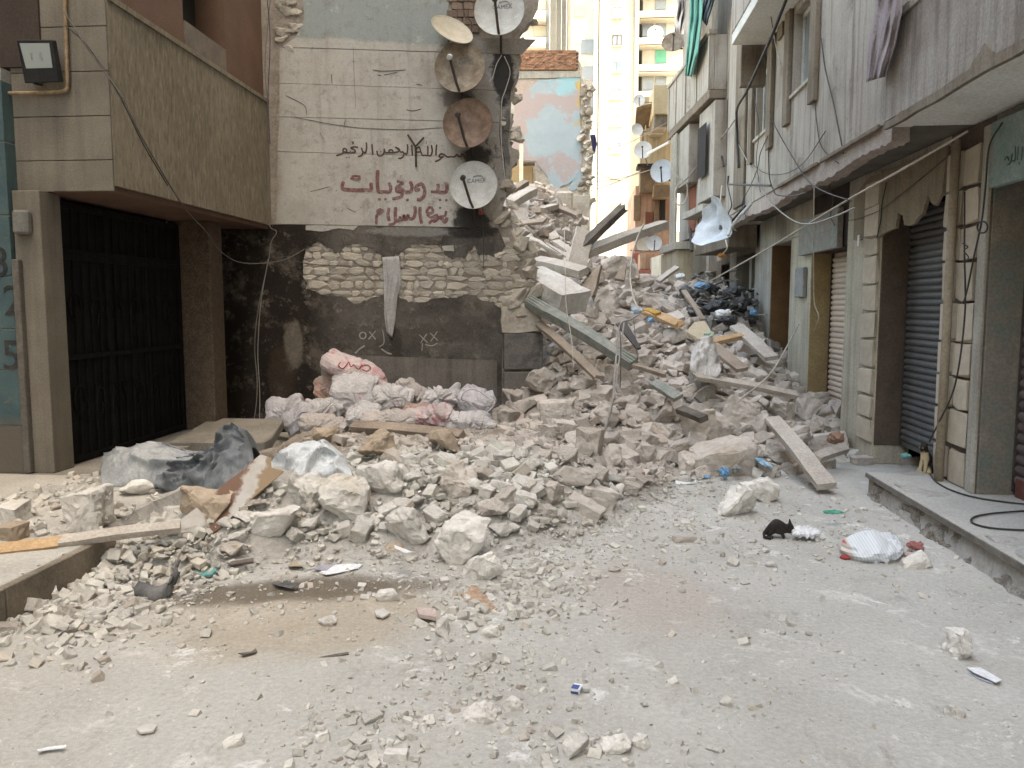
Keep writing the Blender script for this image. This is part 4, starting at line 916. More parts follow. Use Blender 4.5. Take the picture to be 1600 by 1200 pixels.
def hgt(x, y):
    m = 0.
    if x > -1.3 or y > wall_y(x)+.3:
        t = TOE if y < 12 or x > -1 else [(-9, 11)]
        y0 = lin(x, t) if x > -1.3 else 8.
        s = (y-y0)/(15.5-y0)
        if s > 0:
            c = lin(x, CREST)
            m = c*min(s, 1.)**1.15
            if s > 1: m += (.95*sm((y-15.3)/4) if x < .1 else -.8*sm((y-16.2)/3)*sm((x-.1)/.6))
    f = 0.
    if x > -3.1:
        tt = y-lin(x, FTOE)
        k = 1 if x < -.4 else max(0, 1-(x+.4)/1.5)
        base = .40*sm(tt/1.35)-.17*sm((y-7.0)/1.2)
        f = base*k
        if x < -2.4: f *= .35+.65*sm((x+3.0)/.7)
        if x < -2.2 and y < 4.6: f *= .55
    h_ = (max(m, 0)**3 + max(f, 0)**3)**(1/3)
    if x < -2.98: h_ = max(h_*.5, 0) + .2 if y > 4.4 else .2
    if x > 2.5 and y < 7.12: h_ = max(h_, .2)
    if y > 6.0 and x < -2.0: h_ = max(h_, .2*sm((-2.0-x)/.8))
    return h_
NZ = {}
def hn(x, y):
    h_ = hgt(x, y)
    if h_ < .015: return h_-.03
    a = min(1., h_/.25) if x > -2.98 else .3
    return h_ + a*(.07*noise.fractal(Vector((x*1.6, y*1.6, 0)), .8, 2, 3) + .03*noise.noise(Vector((x*6, y*6, 4)))) - .015
def hit(px, py, y0=2.2, y1=23):
    v = ray(px, py); y = y0
    while y < y1:
        p = _C + v*(y/v[1])
        if p[2] <= max(0, hgt(p[0], p[1])): return Vector(p)
        y += .02
    return Vector(_C + v*(y1/v[1]))
STEP = .05
xs = np.arange(-4.45, 3.33, STEP); ysr = np.arange(3.8, 20.5, STEP)
mb = MB(); idx = {}
Z = [[hn(x, y) for x in xs] for y in ysr]
for j in range(len(ysr)-1):
    for i in range(len(xs)-1):
        if (xs[i] < -2.95 and Z[j][i] < .215): continue
        if max(Z[j][i], Z[j][i+1], Z[j+1][i], Z[j+1][i+1]) < 0: continue
        if xs[i] < -1.2 and ysr[j] > wall_y(xs[i])+.3 and ysr[j] < 11.5: continue
        q = []
        for (jj, ii) in ((j, i), (j, i+1), (j+1, i+1), (j+1, i)):
            if (jj, ii) not in idx:
                idx[(jj, ii)] = len(mb.v); x, y = xs[ii], ysr[jj]
                mb.v.append((x+.018*noise.noise(Vector((x*9, y*9, 1))), y+.018*noise.noise(Vector((x*9, y*9, 7))), Z[jj][ii]))
            q.append(idx[(jj, ii)])
        mb.f.append(tuple(q))
DEB = mb.build('debris', M_debris, org=(0, 0, 0)); tag(DEB, 'crumbled mortar and dust that fills the gaps of the rubble heap', 'debris', None, 'stuff')

# ================================================================ stones
LANDMARKS = []   # (px, py, phrase)
def lm(px, py, phrase): LANDMARKS.append((px, py, phrase))
STONE_PX = []
def hand_stone(px, py, w, h, roll, m, boxy, label, ref=None, seed=0, dep=1., lift=0., Y=None, n=14, asp=None):
    p = hit(px, min(py+h*.36, 1199)) if Y is None else aY(px, py+h*.3, Y)
    Yd = p.y + .04
    c = aY(px, py, Yd); k = Yd/F*1.02
    wx, hz = w*k*1.04, h*k*1.04
    d = (wx+hz)*.5*.9*dep
    mx = max(wx, d, hz); me = rock_mesh('stone', m, seed or int(px*7+py), (wx/mx, d/mx, hz/mx), boxy, n, .025, 3 if w > 45 else 2,   .042*min(wx, hz)/mx)
    me.transform(Matrix.Scale(mx, 4))
    o = bpy.data.objects.new('stone', me); link(o, None, c+Vector((0, d*.25, 0)))
    o.rotation_euler = (random.Random(int(px+py)).uniform(-.15, .15), -R(roll), random.Random(int(px)).uniform(-.3, .3))
    tag(o, label, 'stone', 'rubble stones'); STONE_PX.append((px, py, max(w, h)/2, c.y))
    if ref: lm(px, py, ref)
    return o
Wt, Gy, Tn = M_white_stone, M_grey_stone, M_tan_stone
HS = [
 (598,752,82,56,-8,Wt,5,'largest white limestone block crowning the low front heap','the largest white block'),
 (528,788,74,84,-10,Wt,6,'tall pale slab leaning in the front heap right of a cracked block','the tall leaning pale slab'),
 (470,776,60,62,8,Wt,5,'cracked pale block with tan lower face in the front heap','the cracked tan-bottomed block'),
 (424,820,78,60,20,Wt,6,'triangular pale slab at the left side of the front heap','the triangular pale slab'),
 (316,788,82,56,6,Tn,5,'tan faced boulder pinned under the painted broken plank','the tan faced boulder'),
 (630,832,60,66,15,Wt,4,'rounded pale boulder above the round tan stone end','the rounded pale boulder'),
 (728,852,92,72,-14,Wt,5,'broad greyish slab at the right end of the front heap','the broad greyish slab'),
 (716,756,52,58,24,Gy,5,'pointed grey block behind the front heap','the pointed grey block'),
 (132,802,50,64,6,Wt,7,'upright white block standing on the left pavement','the upright white block'),
 (16,806,40,40,0,Wt,8,'squared white block at the picture edge on the left pavement','the squared edge block'),
 (14,836,42,34,0,Tn,9,'yellowish cut block under the squared white block','the yellowish cut block'),
 (205,767,56,26,0,Wt,4,'flat pale stone resting beside the grey tarpaulin','the flat stone by the tarpaulin'),
 (748,892,62,46,18,Wt,5,'grey white chunk in front of the broad greyish slab','the chunk before the slab'),
 (75,930,30,32,8,Wt,5,'pale cube like stone standing against the left kerb','the stone against the kerb'),
 (606,934,40,27,-4,Wt,5,'small pale stone alone in front of the heap toe','the lone toe stone'),
 (510,973,31,28,6,Wt,4,'whitish lump standing on the tan damp ground','the lump on damp ground'),
 (693,987,33,34,10,Wt,5,'grey lump next to the splintered wood piece','the lump by splintered wood'),
 (768,992,34,28,-12,Wt,5,'pale lump below the splintered wood piece','the lump below the splinters'),
 (752,1124,54,38,8,Wt,4,'broad cracked stone lying in the middle of the street','the broad street stone'),
 (803,1108,38,30,-6,Wt,5,'white angular stone touching a broad cracked one in the street','the white angular street stone'),
 (905,1178,50,40,0,Wt,5,'dark sided white stone at the bottom edge of the street','the dark sided bottom stone'),
 (960,1171,52,38,0,Wt,4,'biggest white stone at the bottom edge of the street','the biggest bottom stone'),
 (1004,1167,32,36,10,Wt,4,'rounded white stone beside the biggest bottom edge stone','the rounded bottom stone'),
 (362,1165,40,34,0,Wt,4,'white lump at the left of the nearest pebble patch','the pebble patch lump'),
 (503,1160,34,30,12,Wt,5,'pale block at the right of the nearest pebble patch','the pebble patch block'),
 (617,1191,38,30,0,Wt,7,'white cube like stone cut by the bottom picture edge','the bottom cube stone'),
 (1500,1016,46,50,6,Wt,4,'round white boulder beside the folded white paper','the boulder by the paper'),
 (1497,1121,30,34,18,Wt,4,'pointed pale stone in the near right of the street','the pointed right stone'),
 (1305,1021,21,15,0,Wt,4,'small round stone alone on the bare street','the lone round stone'),
 (960,893,21,14,0,Gy,4,'dark topped pebble on the smooth brown patch of street','the dark topped pebble'),
 (981,914,21,18,0,Wt,4,'white pebble on the smooth brown patch of street','the white patch pebble'),
 (1150,786,56,56,10,Wt,4,'white boulder in front of a twin beyond the black cat','the white boulder'),
 (1187,769,54,42,-8,Wt,4,'flattened twin boulder behind the white boulder near the black cat','the twin boulder'),
 (1069,845,35,15,-3,Gy,10,'loose brick lying flat on the open street','the loose flat brick'),
 (1438,880,52,27,8,Wt,5,'angular stone touching the striped white plastic bag','the stone by the striped bag'),
 (1207,884,24,14,10,Wt,4,'flat white stone between the black cat and the striped bag','the flat stone by the cat'),
 (848,597,58,40,8,Gy,6,'big block with a dark broken end below the wall stub','the dark ended block'),
 (871,641,52,29,4,Gy,9,'rounded oblong block at the foot of the slope','the rounded oblong block'),
 (922,697,40,56,-6,Gy,8,'tall upright block beside the hanging cables','the tall upright block'),
 (880,671,40,27,-12,Gy,7,'tilted block left of the tall upright one','the tilted block'),
 (828,634,42,25,14,Gy,6,'slanted brick like stone under the wall stub','the slanted stone'),
 (950,652,48,38,-20,Gy,4,'dome shaped stone on the slope above the tall upright block','the dome shaped stone'),
 (1094,672,46,54,8,Gy,9,'cube shaped block standing out of the slope foot','the cube shaped block'),
 (1060,640,32,48,12,Gy,5,'pointed tall stone left of the cube shaped block','the pointed tall stone'),
 (1130,666,38,46,-10,Gy,5,'rounded block right of the cube shaped block','the rounded right block'),
 (1160,646,50,38,-14,Gy,8,'squared tilted block above the slope foot','the squared tilted block'),
 (1135,722,86,46,14,Gy,8,'long block at the slope foot behind the blue bag','the long block'),
 (1078,722,36,40,10,Gy,5,'angular block left of the long block behind the blue bag','the angular foot block'),
 (1012,712,36,46,24,Gy,5,'leaning wedge at the slope foot','the leaning wedge'),
 (955,715,34,40,0,Gy,5,'squat stone right of the tall upright block','the squat stone'),
 (1225,712,50,38,-26,Gy,6,'drum like block propped by the long right plank','the drum like block'),
 (1268,646,44,46,6,Gy,5,'big rounded block near the cream shop pillar','the rounded pillar side block'),
 (1232,642,50,42,-6,Gy,5,'broad block left of the one near the cream pillar','the broad block'),
 (1190,668,36,40,10,Gy,6,'upright stone under the top of the long right plank','the stone under the plank'),
 (1305,645,36,38,12,Gy,4,'rounded stones block leaning on the pillar foot','the pillar foot stone'),
 (1295,690,52,22,10,Gy,9,'stepped pale block near the reddish sack by the shop pillar','the stepped block'),
 (1348,722,30,16,0,Gy,10,'brick lying just beyond the shop step','the brick by the step'),
 (1425,722,36,16,0,Gy,8,'flat stone on the shop step beside the calico cat','the stone beside the calico'),
 (935,777,50,26,-14,Gy,10,'oblong dusty brick at the end of the cable','the oblong dusty brick'),
 (915,797,54,22,-22,Gy,10,'second oblong brick sloping beside the cable end','the sloping brick'),
 (862,775,44,40,14,Gy,5,'grey stone under the hanging cables','the stone under cables'),
 (893,746,70,32,0,Gy,6,'dark grey log like lump where the cables touch down','the log like lump'),
 (770,800,46,38,12,Gy,5,'greyish chunk at the back of the front heap right side','the back heap chunk'),
 (858,452,52,46,-28,Gy,6,'squared masonry block below the fallen white slab','the block below the slab'),
 (905,478,58,54,-16,Gy,5,'chunk of masonry at the end of the fallen white slab','the masonry chunk'),
 (944,470,46,38,-14,Gy,5,'masonry lump right of the slab end chunk','the masonry lump'),
 (972,420,50,48,30,Gy,5,'pale rounded slab standing under the big beam','the pale rounded slab'),
 (974,525,34,42,0,Gy,4,'round grey boulder beside the loose cable loop','the boulder by the loop'),
 (1060,526,44,40,-6,Gy,5,'dusty boulder left of the white cloth lump','the dusty boulder'),
 (928,500,42,28,0,Gy,5,'pale stone just above the green post','the stone above the post'),
 (893,532,38,36,8,Gy,4,'round stone just below the green post','the stone below the post'),
 (1020,470,38,26,-8,Gy,5,'pale stone high on the slope near the raw timber','the high pale stone'),
 (1036,650,40,40,20,Gy,6,'slab like stone on the lower slope','the slab like stone'),
 (985,610,40,36,-24,Gy,6,'tilted slab in the middle of the slope','the tilted middle slab'),
 (1100,618,44,30,26,Gy,6,'long wedge lying on the middle slope','the long wedge'),
 (1005,440,36,26,0,Gy,5,'whitish lump on the crest below the fallen beam','the crest lump'),
 (700,690,60,36,0,Tn,4,'brown earthy lump in front of the sacks','the brown earthy lump'),
 (588,700,60,48,4,Tn,4,'tan crumbly boulder between the sacks and the pale tarpaulin','the tan crumbly boulder'),
 (500,652+28,48,26,0,Tn,4,'tan earth lump at the left foot of the sacks','the tan earth lump'),
 (350,1060-240,40,24,0,Wt,4,'pale stone below the tan faced boulder','the pale stone below'),
]
for i, t in enumerate(HS):
    px, py, w, h, roll, m, bxy, lab, ref = t
    if w > 45: w, h = w*1.12, h*1.12
    hand_stone(px, py, w, h, roll, m, bxy, lab, ref, seed=500+i)
AUTO = []   # x, y, z, size, squash, zone
rs = random.Random(21)
cell = {}
def free(x, y, r_):
    gx, gy = int(math.floor(x/.3)), int(math.floor(y/.3))
    for a in range(gx-1, gx+2):
        for b in range(gy-1, gy+2):
            for (u, v_, q) in cell.get((a, b), ()):
                if (x-u)**2+(y-v_)**2 < ((r_+q)*.62)**2: return False
    return True
def put(x, y, r_): cell.setdefault((int(math.floor(x/.3)), int(math.floor(y/.3))), []).append((x, y, r_))
def scatter(n, s0, s1, region, dens, check=True):
    x0, x1, y0, y1 = region; k = 0; tries = 0
    while k < n and tries < n*16:
        tries += 1
        x, y = rs.uniform(x0, x1), rs.uniform(y0, y1)
        if rs.random() > dens(x, y): continue
        if x < -.95 and y > wall_y(x)-.1: continue
        if -1.1 < x < -.4 and y > 10.7 and y < 11.3: continue
        if x > 3.0 and not any(a < y < b for a, b in ((9.65, 11.0), (12.15, 13.25), (14.55, 16.1))): continue
        s = s0+(s1-s0)*rs.random()**1.8
        if check and s > .05:
            if not free(x, y, s/2): continue
            put(x, y, s/2)
        h_ = max(0, hgt(x, y)); z = h_ + s*rs.uniform(.02, .26) if h_ > .05 else h_ + s*rs.uniform(.0, .17)
        px, py, d = proj((x, y, z))
        if not (-60 < px < 1660 and py < 1260): continue
        if s*F/d > 3.5 and any(abs(px-a)/b_ + 0 < 1 and abs(py-c_)/e_ < 1 and ya < y for a, c_, b_, e_, ya in KEEP): continue
        if s*F/d > 16 and any(abs(px-a) < b*.75 and abs(py-c_) < b*.7 for a, c_, b, yy in STONE_PX): continue
        if s*F/d > 4.5 and any(abs(px-a) < b*.8 and abs(py-c_) < b*.6 and y < yy+.05 for a, c_, b, yy in STONE_PX): continue
        AUTO.append((x, y, z, s, px, py, s*F/d)); k += 1
KEEP = [(225,728,72,34,5.0), (325,720,80,55,5.0), (485,720,66,32,5.4), (610,640,170,40,7.5), (345,672,90,22,6.0)]
pile = lambda x, y: 1. if y > lin(x, TOE)-.1 and x > -1.25 else 0.
heap = lambda x, y: 1. if (hgt(x, y) > .08 and x > -2.97 and y < 9.8) else 0.
def edge_d(x, y): t = y-lin(x, FTOE); return math.exp(-max(0, -t)*2.4)*.9 if t < 0 else .8
scatter(150, .27, .46, (-1, 3.3, 7.9, 16), pile)
scatter(560, .18, .30, (-1, 3.3, 7.6, 16.5), pile)
scatter(1500, .10, .18, (-1.1, 3.3, 7.5, 17), pile)
scatter(40, .14, .24, (-3.0, .9, 4.7, 9.6), heap)
scatter(60, .14, .2, (-2.4, .6, 4.9, 7.0), heap)
scatter(520, .08, .15, (-3.0, 1.0, 4.3, 9.7), heap)
scatter(1900, .05, .1, (-3.0, 1.3, 4.0, 9.8), heap)
scatter(2600, .05, .10, (-1.1, 3.3, 7.3, 16), pile)
scatter(5200, .02, .055, (-3.0, 1.6, 3.9, 9.6), lambda x, y: heap(x, y) or edge_d(x, y)*.5)
scatter(160, .06, .15, (-2.95, -2.3, 3.7, 4.9), lambda x, y: .9)
scatter(300, .03, .08, (-2.95, -2.1, 3.3, 4.9), lambda x, y: .8)
scatter(240, .03, .1, (-4.3, -3.0, 4.7, 6.5), lambda x, y: .8)
scatter(110, .15, .45, (-1.9, .5, 14.5, 20), lambda x, y: 1.)
scatter(320, .08, .2, (-1.9, .5, 14.5, 20), lambda x, y: 1.)
# loose stones and crumbs over the street
def street_d(x, y):
    c = .045
    for cx, cy, r_ in ((-.4, 4.3, .6), (-.35, 3.5, .5), (-1.0, 2.85, .3), (-.75, 3.0, .25), (.1, 2.75, .35), (.55, 3.35, .25), (1.0, 4.1, .3), (1.9, 5.6, .7), (2.3, 5.2, .3), (2.3, 4.6, .25), (.7, 6.3, .9), (1.6, 6.9, .8), (-2, 3.9, .5), (-1.7, 4.0, .3), (.9, 5.5, .8), (2.0, 6.3, .6), (-.1, 5.2, .5)):
        c = max(c, math.exp(-((x-cx)**2+(y-cy)**2)/(r_*r_)))
    return c
scatter(650, .018, .05, (-2.3, 2.5, 2.5, 8), lambda x, y: street_d(x, y) if hgt(x, y) < .03 else 0)
scatter(90, .04, .085, (-2.2, 2.45, 2.6, 7.9), lambda x, y: street_d(x, y) if hgt(x, y) < .03 else 0)
scatter(330, .02, .075, (-.95, .15, 3.9, 5.1), lambda x, y: math.exp(-((x+.4)/.4)**2-((y-4.5)/.5)**2))
scatter(260, .014, .045, (-1.2, .1, 2.7, 3.9), lambda x, y: math.exp(-((x+.5)/.5)**2-((y-3.2)/.5)**2))
scatter(90, .015, .06, (-1.1, -.55, 2.6, 3.1), lambda x, y: .8)
scatter(60, .02, .06, (-.2, .2, 2.6, 3.0), lambda x, y: .8)
scatter(2800, .006, .02, (-2.4, 2.5, 2.4, 6.5), lambda x, y: (.3+.7*street_d(x, y)) if hgt(x, y) < .03 and not (abs(x+1.72) < .75 and abs(y-4.42) < .25) else 0, False)
scatter(3000, .012, .03, (-3.0, 1.5, 3.6, 8), lambda x, y: edge_d(x, y), False)
AUTO.sort(key=lambda t: -t[6])
NIND = 295-len(HS)
IND, REST = AUTO[:NIND], AUTO[NIND:]
mid = [rock_mesh('stone', None, 700+i, (1, (.85, .7, .6, .75)[i % 4], (.65, .5, .32, .6)[i % 4]), (5, 8, 4, 10)[i % 4], 13, .035, 2, .035) for i in range(20)]
mids = {}
for k, m in (('w', M_white_stone), ('g', M_grey_stone)):
    for i, me in enumerate(mid):
        c = me.copy(); c.materials.append(m); mids[k, i] = c
ind_objs = []
for (x, y, z, s, px, py, sp) in IND:
    i = rs.randrange(20); k = 'w' if y < 6.6 and rs.random() < .9 else 'g'
    o = bpy.data.objects.new('stone', mids[k, i]); link(o, None, (x, y, z)); o.scale = (s, s, s)
    o.rotation_euler = (rs.uniform(-.5, .5), rs.uniform(-.5, .5), rs.uniform(0, 6.3)); ind_objs.append((o, px, py, i, k, y))
low = [rock_mesh('low', None, 800+i, (1, (.85, .7, .6, .75)[i % 4], (.65, .5, .32, .6)[i % 4]), (5, 8, 4, 10)[i % 4], 10, .045 if i < 8 else 0) for i in range(16)]
LOWV = []
for me in low:
    v_ = np.zeros(len(me.vertices)*3); me.vertices.foreach_get('co', v_); LOWV.append((v_.reshape(-1, 3), [tuple(p.vertices) for p in me.polygons]))
def stuff(name, rows, m, label):
    V, Fc, b = [], [], 0
    for (x, y, z, s, px, py, sp) in rows:
        v_, f_ = LOWV[rs.randrange(8) if sp > 7 else 8+rs.randrange(8)]
        M = np.array(Euler((rs.uniform(-.6, .6), rs.uniform(-.6, .6), rs.uniform(0, 6.3))).to_matrix())*s
        V.append(v_ @ M.T + (x, y, z)); Fc += [(a+b, c+b, d+b) for a, c, d in f_]; b += len(v_)
    V = np.concatenate(V); me = bpy.data.meshes.new(name); me.from_pydata(V.tolist(), [], Fc); me.materials.append(m)
    o = bpy.data.objects.new(name, me); link(o, None, (0, 0, 0)); tag(o, label, 'rubble', None, 'stuff'); return o
stuff('rubble', [t for t in REST if t[1] >= 6.8 and hgt(t[0], t[1]) > .03], M_rubble_g, 'small broken stones and brick bits filling the brown slope of rubble')
stuff('rubble', [t for t in REST if t[1] < 6.8 and hgt(t[0], t[1]) > .03], M_rubble_w, 'small pale stones of the low heap at the front')
stuff('gravel', [t for t in REST if hgt(t[0], t[1]) <= .03], M_rubble_w, 'crumbs and pebbles strewn over the dusty street')
# ================================================================ beams, planks, post
def on(px, py, lift=0.): p = hit(px, py); return p + Vector((0, -.0, lift))
def plank(name, a, b, w, t, m, label, cat, ref=None, group=None, w2=None, seed=0, up=None, splint=False):
    """a, b: (px, py, Y) ends"""
    A, B = aY(*a), aY(*b); d = (B-A).normalized(); L = (B-A).length
    u = Vector(up) if up else Vector((0, -.5, .8)); sx = d.cross(u).normalized(); sz = sx.cross(d).normalized()
    n = 14; rows = []; rq_ = random.Random(seed+int(a[0])); w2 = w2 or w
    ring = [(-1,-1),(-.3,-1.03),(.35,-.98),(1,-1),(1.02,0),(1,1),(.3,1.02),(-.35,.97),(-1,1),(-1.02,0)]
    mb = MB()
    for i in range(n+1):
        s_ = i/n; ww = (w+(w2-w)*s_)/2; bend = (math.sin(s_*3.1+seed)*.014+.006*noise.noise(Vector((s_*4, A.x*3, 0))))*L; tw = .14*noise.noise(Vector((A.x*5, A.z*3, s_*1.2))); 
        off = [1+.11*noise.noise(Vector((s_*5, k*3.3, seed))) for k in range(10)]
        row = []
        for k, (p, q) in enumerate(ring):
            e = d*(rq_.uniform(-.5, .3)*w*.9) if (i in (0, n) and splint) else Vector((0, 0, 0))
            X_, Z_ = p*ww*off[k], q*t/2*off[k]; row.append(A+d*(L*s_)+e+sx*(X_*math.cos(tw)-Z_*math.sin(tw))+sz*(X_*math.sin(tw)+Z_*math.cos(tw)+bend))
        row.append(row[0]); rows.append(row)
    mb.grid(rows)
    k = len(ring)+1
    mb.f.append(tuple(range(len(ring)))[::-1]); mb.f.append(tuple(n*k+j for j in range(len(ring))))
    o = mb.build(name, m); tag(o, label, cat, group)
    lm((a[0]+b[0])/2, (a[1]+b[1])/2, ref) if ref else None
    return o
plank('timber_beam', (880,408,13.2), (1040,351,13.6), .22, .15, M_wood_pale, 'thick grey timber beam thrusting right over the rubble crest', 'beam', 'the thick grey beam', w2=.10, splint=True)
plank('timber_beam', (898,398,13.1), (976,323,13.4), .15, .12, M_wood_dark, 'dark charred timber beam pointing up from the rubble crest', 'beam', 'the charred beam', w2=.12, splint=True)
plank('timber_board', (899,420,12.8), (914,360,13.3), .30, .06, M_wood_pale, 'pale upright board at the root of the two fallen beams', 'board', 'the pale upright board', up=(.3, -1, .1))
plank('timber_plank', (838,408,12.9), (912,426,12.2), .2, .12, M_wood_pale, 'short pale plank lying above the fallen white slab', 'plank', 'the short pale plank')
plank('timber_splinter', (918,460,12.2), (938,415,12.4), .24, .12, M_wood, 'jagged grey wood splinter standing below the beams', 'splinter', 'the jagged splinter', w2=.04, splint=True)
plank('timber_splinter', (968,438,13.0), (978,412,13.2), .16, .06, M_wood, 'second small wood splinter standing left of the white cable', 'splinter', None, w2=.03)
P1, P2 = (826,473), (988,571); a_ = hit(*P1); b_ = hit(*P2)
gp = plank('metal_post', (826,471,10.75), (990,570,9.75), .15, .12, M_greenmetal, 'long faded green ribbed post sloping down the rubble', 'post', None)
lm(850, 485, 'the top of the green post'); lm(970, 562, 'the foot of the green post'); lm(908, 520, 'the middle of the green post')
for k in (-.05, 0, .05):   # ribs of the green post
    A, B = aY(826,471,10.75), aY(990,570,9.75); d = (B-A).normalized(); u = Vector((0,-.5,.8)); sx = d.cross(u).normalized(); sz = sx.cross(d).normalized()
    mb = MB(); mb.bar(A+sx*k+sz*.066, B+sx*k+sz*.066, .014, .014, u); mb.build('rib', M_greenmetal, gp)
plank('timber_plank', (842,506,10.7), (935,590,9.5), .11, .05, M_wood, 'brown splintered plank sloping parallel below the green post', 'plank', 'the brown sloping plank', splint=True)
plank('timber_pole', (985,570,9.75), (1040,586,9.6), .05, .05, M_wood, 'thin grey stick continuing from the foot of the green post', 'stick', 'the thin grey stick')
plank('timber_plank', (1085,588,9.5), (1245,618,9.7), .09, .06, M_wood_pale, 'long thin dusty plank pointing right at the cream pillar', 'plank', 'the long thin plank', splint=True)
plank('timber_plank', (1206,655,8.3), (1292,760,7.1), .15, .06, M_wood_pale, 'long dusty plank slanting down to the open ground', 'plank', 'the long right plank', w2=.17)
plank('timber_plank', (1112,540,10.9), (1160,578,10.3), .17, .05, M_wood, 'grey flat board beside the white cloth lump on the slope', 'board', 'the grey flat board')
plank('timber_plank', (1150,510,11.8), (1205,560,10.9), .19, .06, M_wood_pale, 'wide dusty board lying near the orange doorway', 'board', 'the wide dusty board')
plank('timber_plank', (1110,536,11.3), (1160,525,11.5), .09, .07, M_wood_tan, 'small raw yellow timber between two boards on the slope', 'plank', 'the small raw timber')
plank('timber_plank', (1012,487,12.6), (1062,508,12.0), .16, .06, M_wood_tan, 'bright raw broken timber with yellow splinters near the crest', 'plank', 'the raw yellow timber', splint=True)
plank('timber_plank', (1008,484,12.7), (1030,492,12.3), .10, .05, mat('yellow_splinters', (.45,.27,.07),(.35,.2,.05),6), 'orange yellow splinter beside the bright raw broken timber', 'splinter', None, splint=True)
plank('timber_plank', (1028,440,14.5), (1058,418,14.8), .1, .06, M_wood_pale, 'pale lath leaning at the crest next to the salmon house', 'plank', 'the leaning lath')
plank('timber_plank', (1068,455,14.0), (1098,500,13.0), .08, .05, M_wood, 'grey stick leaning on the black refuse heap', 'stick', 'the leaning grey stick')
plank('timber_plank', (1020,598,9.3), (1060,622,9.0), .13, .05, M_greenmetal, 'short greenish board lying on the middle of the slope', 'board', 'the short greenish board')
plank('timber_plank', (1062,640,8.6), (1100,655,8.2), .1, .06, M_wood_dark, 'dark short wood bit wedged left of the cube shaped block', 'plank', None)
plank('timber_plank', (970,505,10.9), (998,545,10.4), .14, .03, M_iron, 'dark metal sheet wedged beside the round grey boulder', 'sheet', 'the dark metal sheet', w2=.06)
plank('timber_plank', (797,318,15.5), (833,298,16.0), .22, .15, M_wood_pale, 'thick pale beam tilted up inside the ruined house', 'beam', 'the tilted beam in the ruin')
plank('timber_plank', (800,300,15.8), (822,285,16.2), .14, .1, M_wood, 'thinner grey beam above the tilted one in the ruined house', 'beam', None)
plank('timber_plank', (805,345,15.2), (868,322,17.0), .16, .1, M_wood_pale, 'long pale beam lying deep inside the ruined house', 'beam', 'the deep beam in the ruin')
plank('timber_plank', (848,318,17.5), (905,338,16.5), .12, .08, M_wood, 'grey lath sloping right inside the ruined house', 'plank', None, splint=True)
plank('timber_plank', (826,372,14.3), (880,398,13.6), .1, .05, M_wood_pale, 'thin pale lath sloping from the ruin to the fallen slab', 'plank', None)
plank('timber_plank', (868,378,14.6), (893,396,14.0), .14, .08, M_wood_pale, 'pale lath lying under the ruined house pier', 'plank', 'the lath under the pier')
plank('timber_plank', (812,350,14.8), (852,345,14.6), .2, .05, M_wood, 'grey board jutting out below the ruined house', 'board', 'the jutting grey board')
plank('timber_plank', (553,667,8.75), (722,682,8.2), .12, .09, M_wood, 'brown squared timber lying in front of the paper sacks', 'plank', 'the brown timber before the sacks')
plank('timber_plank', (-30,866,4.32), (90,850,4.5), .09, .05, M_wood_tan, 'raw splintered end of a broken lath on the left pavement', 'plank', 'the raw lath end', splint=True)
plank('timber_plank', (80,849,4.5), (282,823,4.78), .075, .045, M_wood_pale, 'long dusty lath bridging the left kerb and the heap', 'plank', 'the long dusty lath')
pp = plank('painted_plank', (292,838,4.85), (428,722,5.55), .20, .03, M_wood_pale, 'broken board with white and rust paint leaning over the tan boulder', 'board', 'the leaning painted board', up=(.2, -1, .35), splint=True)
g = G('painted_board'); v = g.pos(); x, y, z = g.xyz(v)
col = g.ramp(g.noise(v, 5, 6, .65), [(.4, (.50, .47, .44)), (.65, (.40, .36, .32))])
q_ = g.math('ADD', x, g.math('MULTIPLY', g.noise(v, 14, 5), .12)); xA, xB = aY(292,838,4.85).x, aY(428,722,5.55).x; xa, xc = xA+(xB-xA)*.42, xA+(xB-xA)*.86
col = g.mix(g.math('MULTIPLY', g.step(q_, xa-.02, xa+.02), g.step(q_, xa+.13, xa+.10)), col, (.19, .11, .08)); col = g.mix(g.step(q_, xc+.05, xc+.08), col, (.28, .2, .13))
pp.data.materials[0] = g.out(col, .9, g.bump(g.noise(v, 40, 5, .6), .3, .02), .2)
plank('splintered_wood', (735,930,4.42), (768,966,4.16), .10, .05, mat('pinkish_wood', (.47,.335,.24),(.37,.25,.17),8,fine=60,fa=.35,bump=.8,bs=60), 'splintered pinkish piece of rotten wood on pale stones', 'wood', 'the splintered wood piece', splint=True)
plank('timber_plank', (590,918,4.62), (640,930,4.5), .03, .03, M_wood_tan, 'small brown stick with an orange end behind the lone stone', 'stick', None)
plank('timber_plank', (360,1022-140,4.7), (396,876,4.75), .03, .02, M_wood_dark, 'thin black twig on the dark wet patch', 'stick', None)
plank('timber_plank', (490,1031,3.55), (545,1021,3.6), .012, .01, M_wood_dark, 'thin dark twig lying on the grey street', 'stick', None)
plank('timber_plank', (585,790,5.7), (600,840,5.4), .13, .05, M_wood_pale, 'pale flat board stuck upright in the front heap', 'board', 'the board in the heap', up=(0, -1, .2))
plank('timber_plank', (1275,716,7.9), (1320,700,8.3), .1, .06, M_grey_stone, 'narrow pale stone lintel by the reddish sack', 'lintel', None)
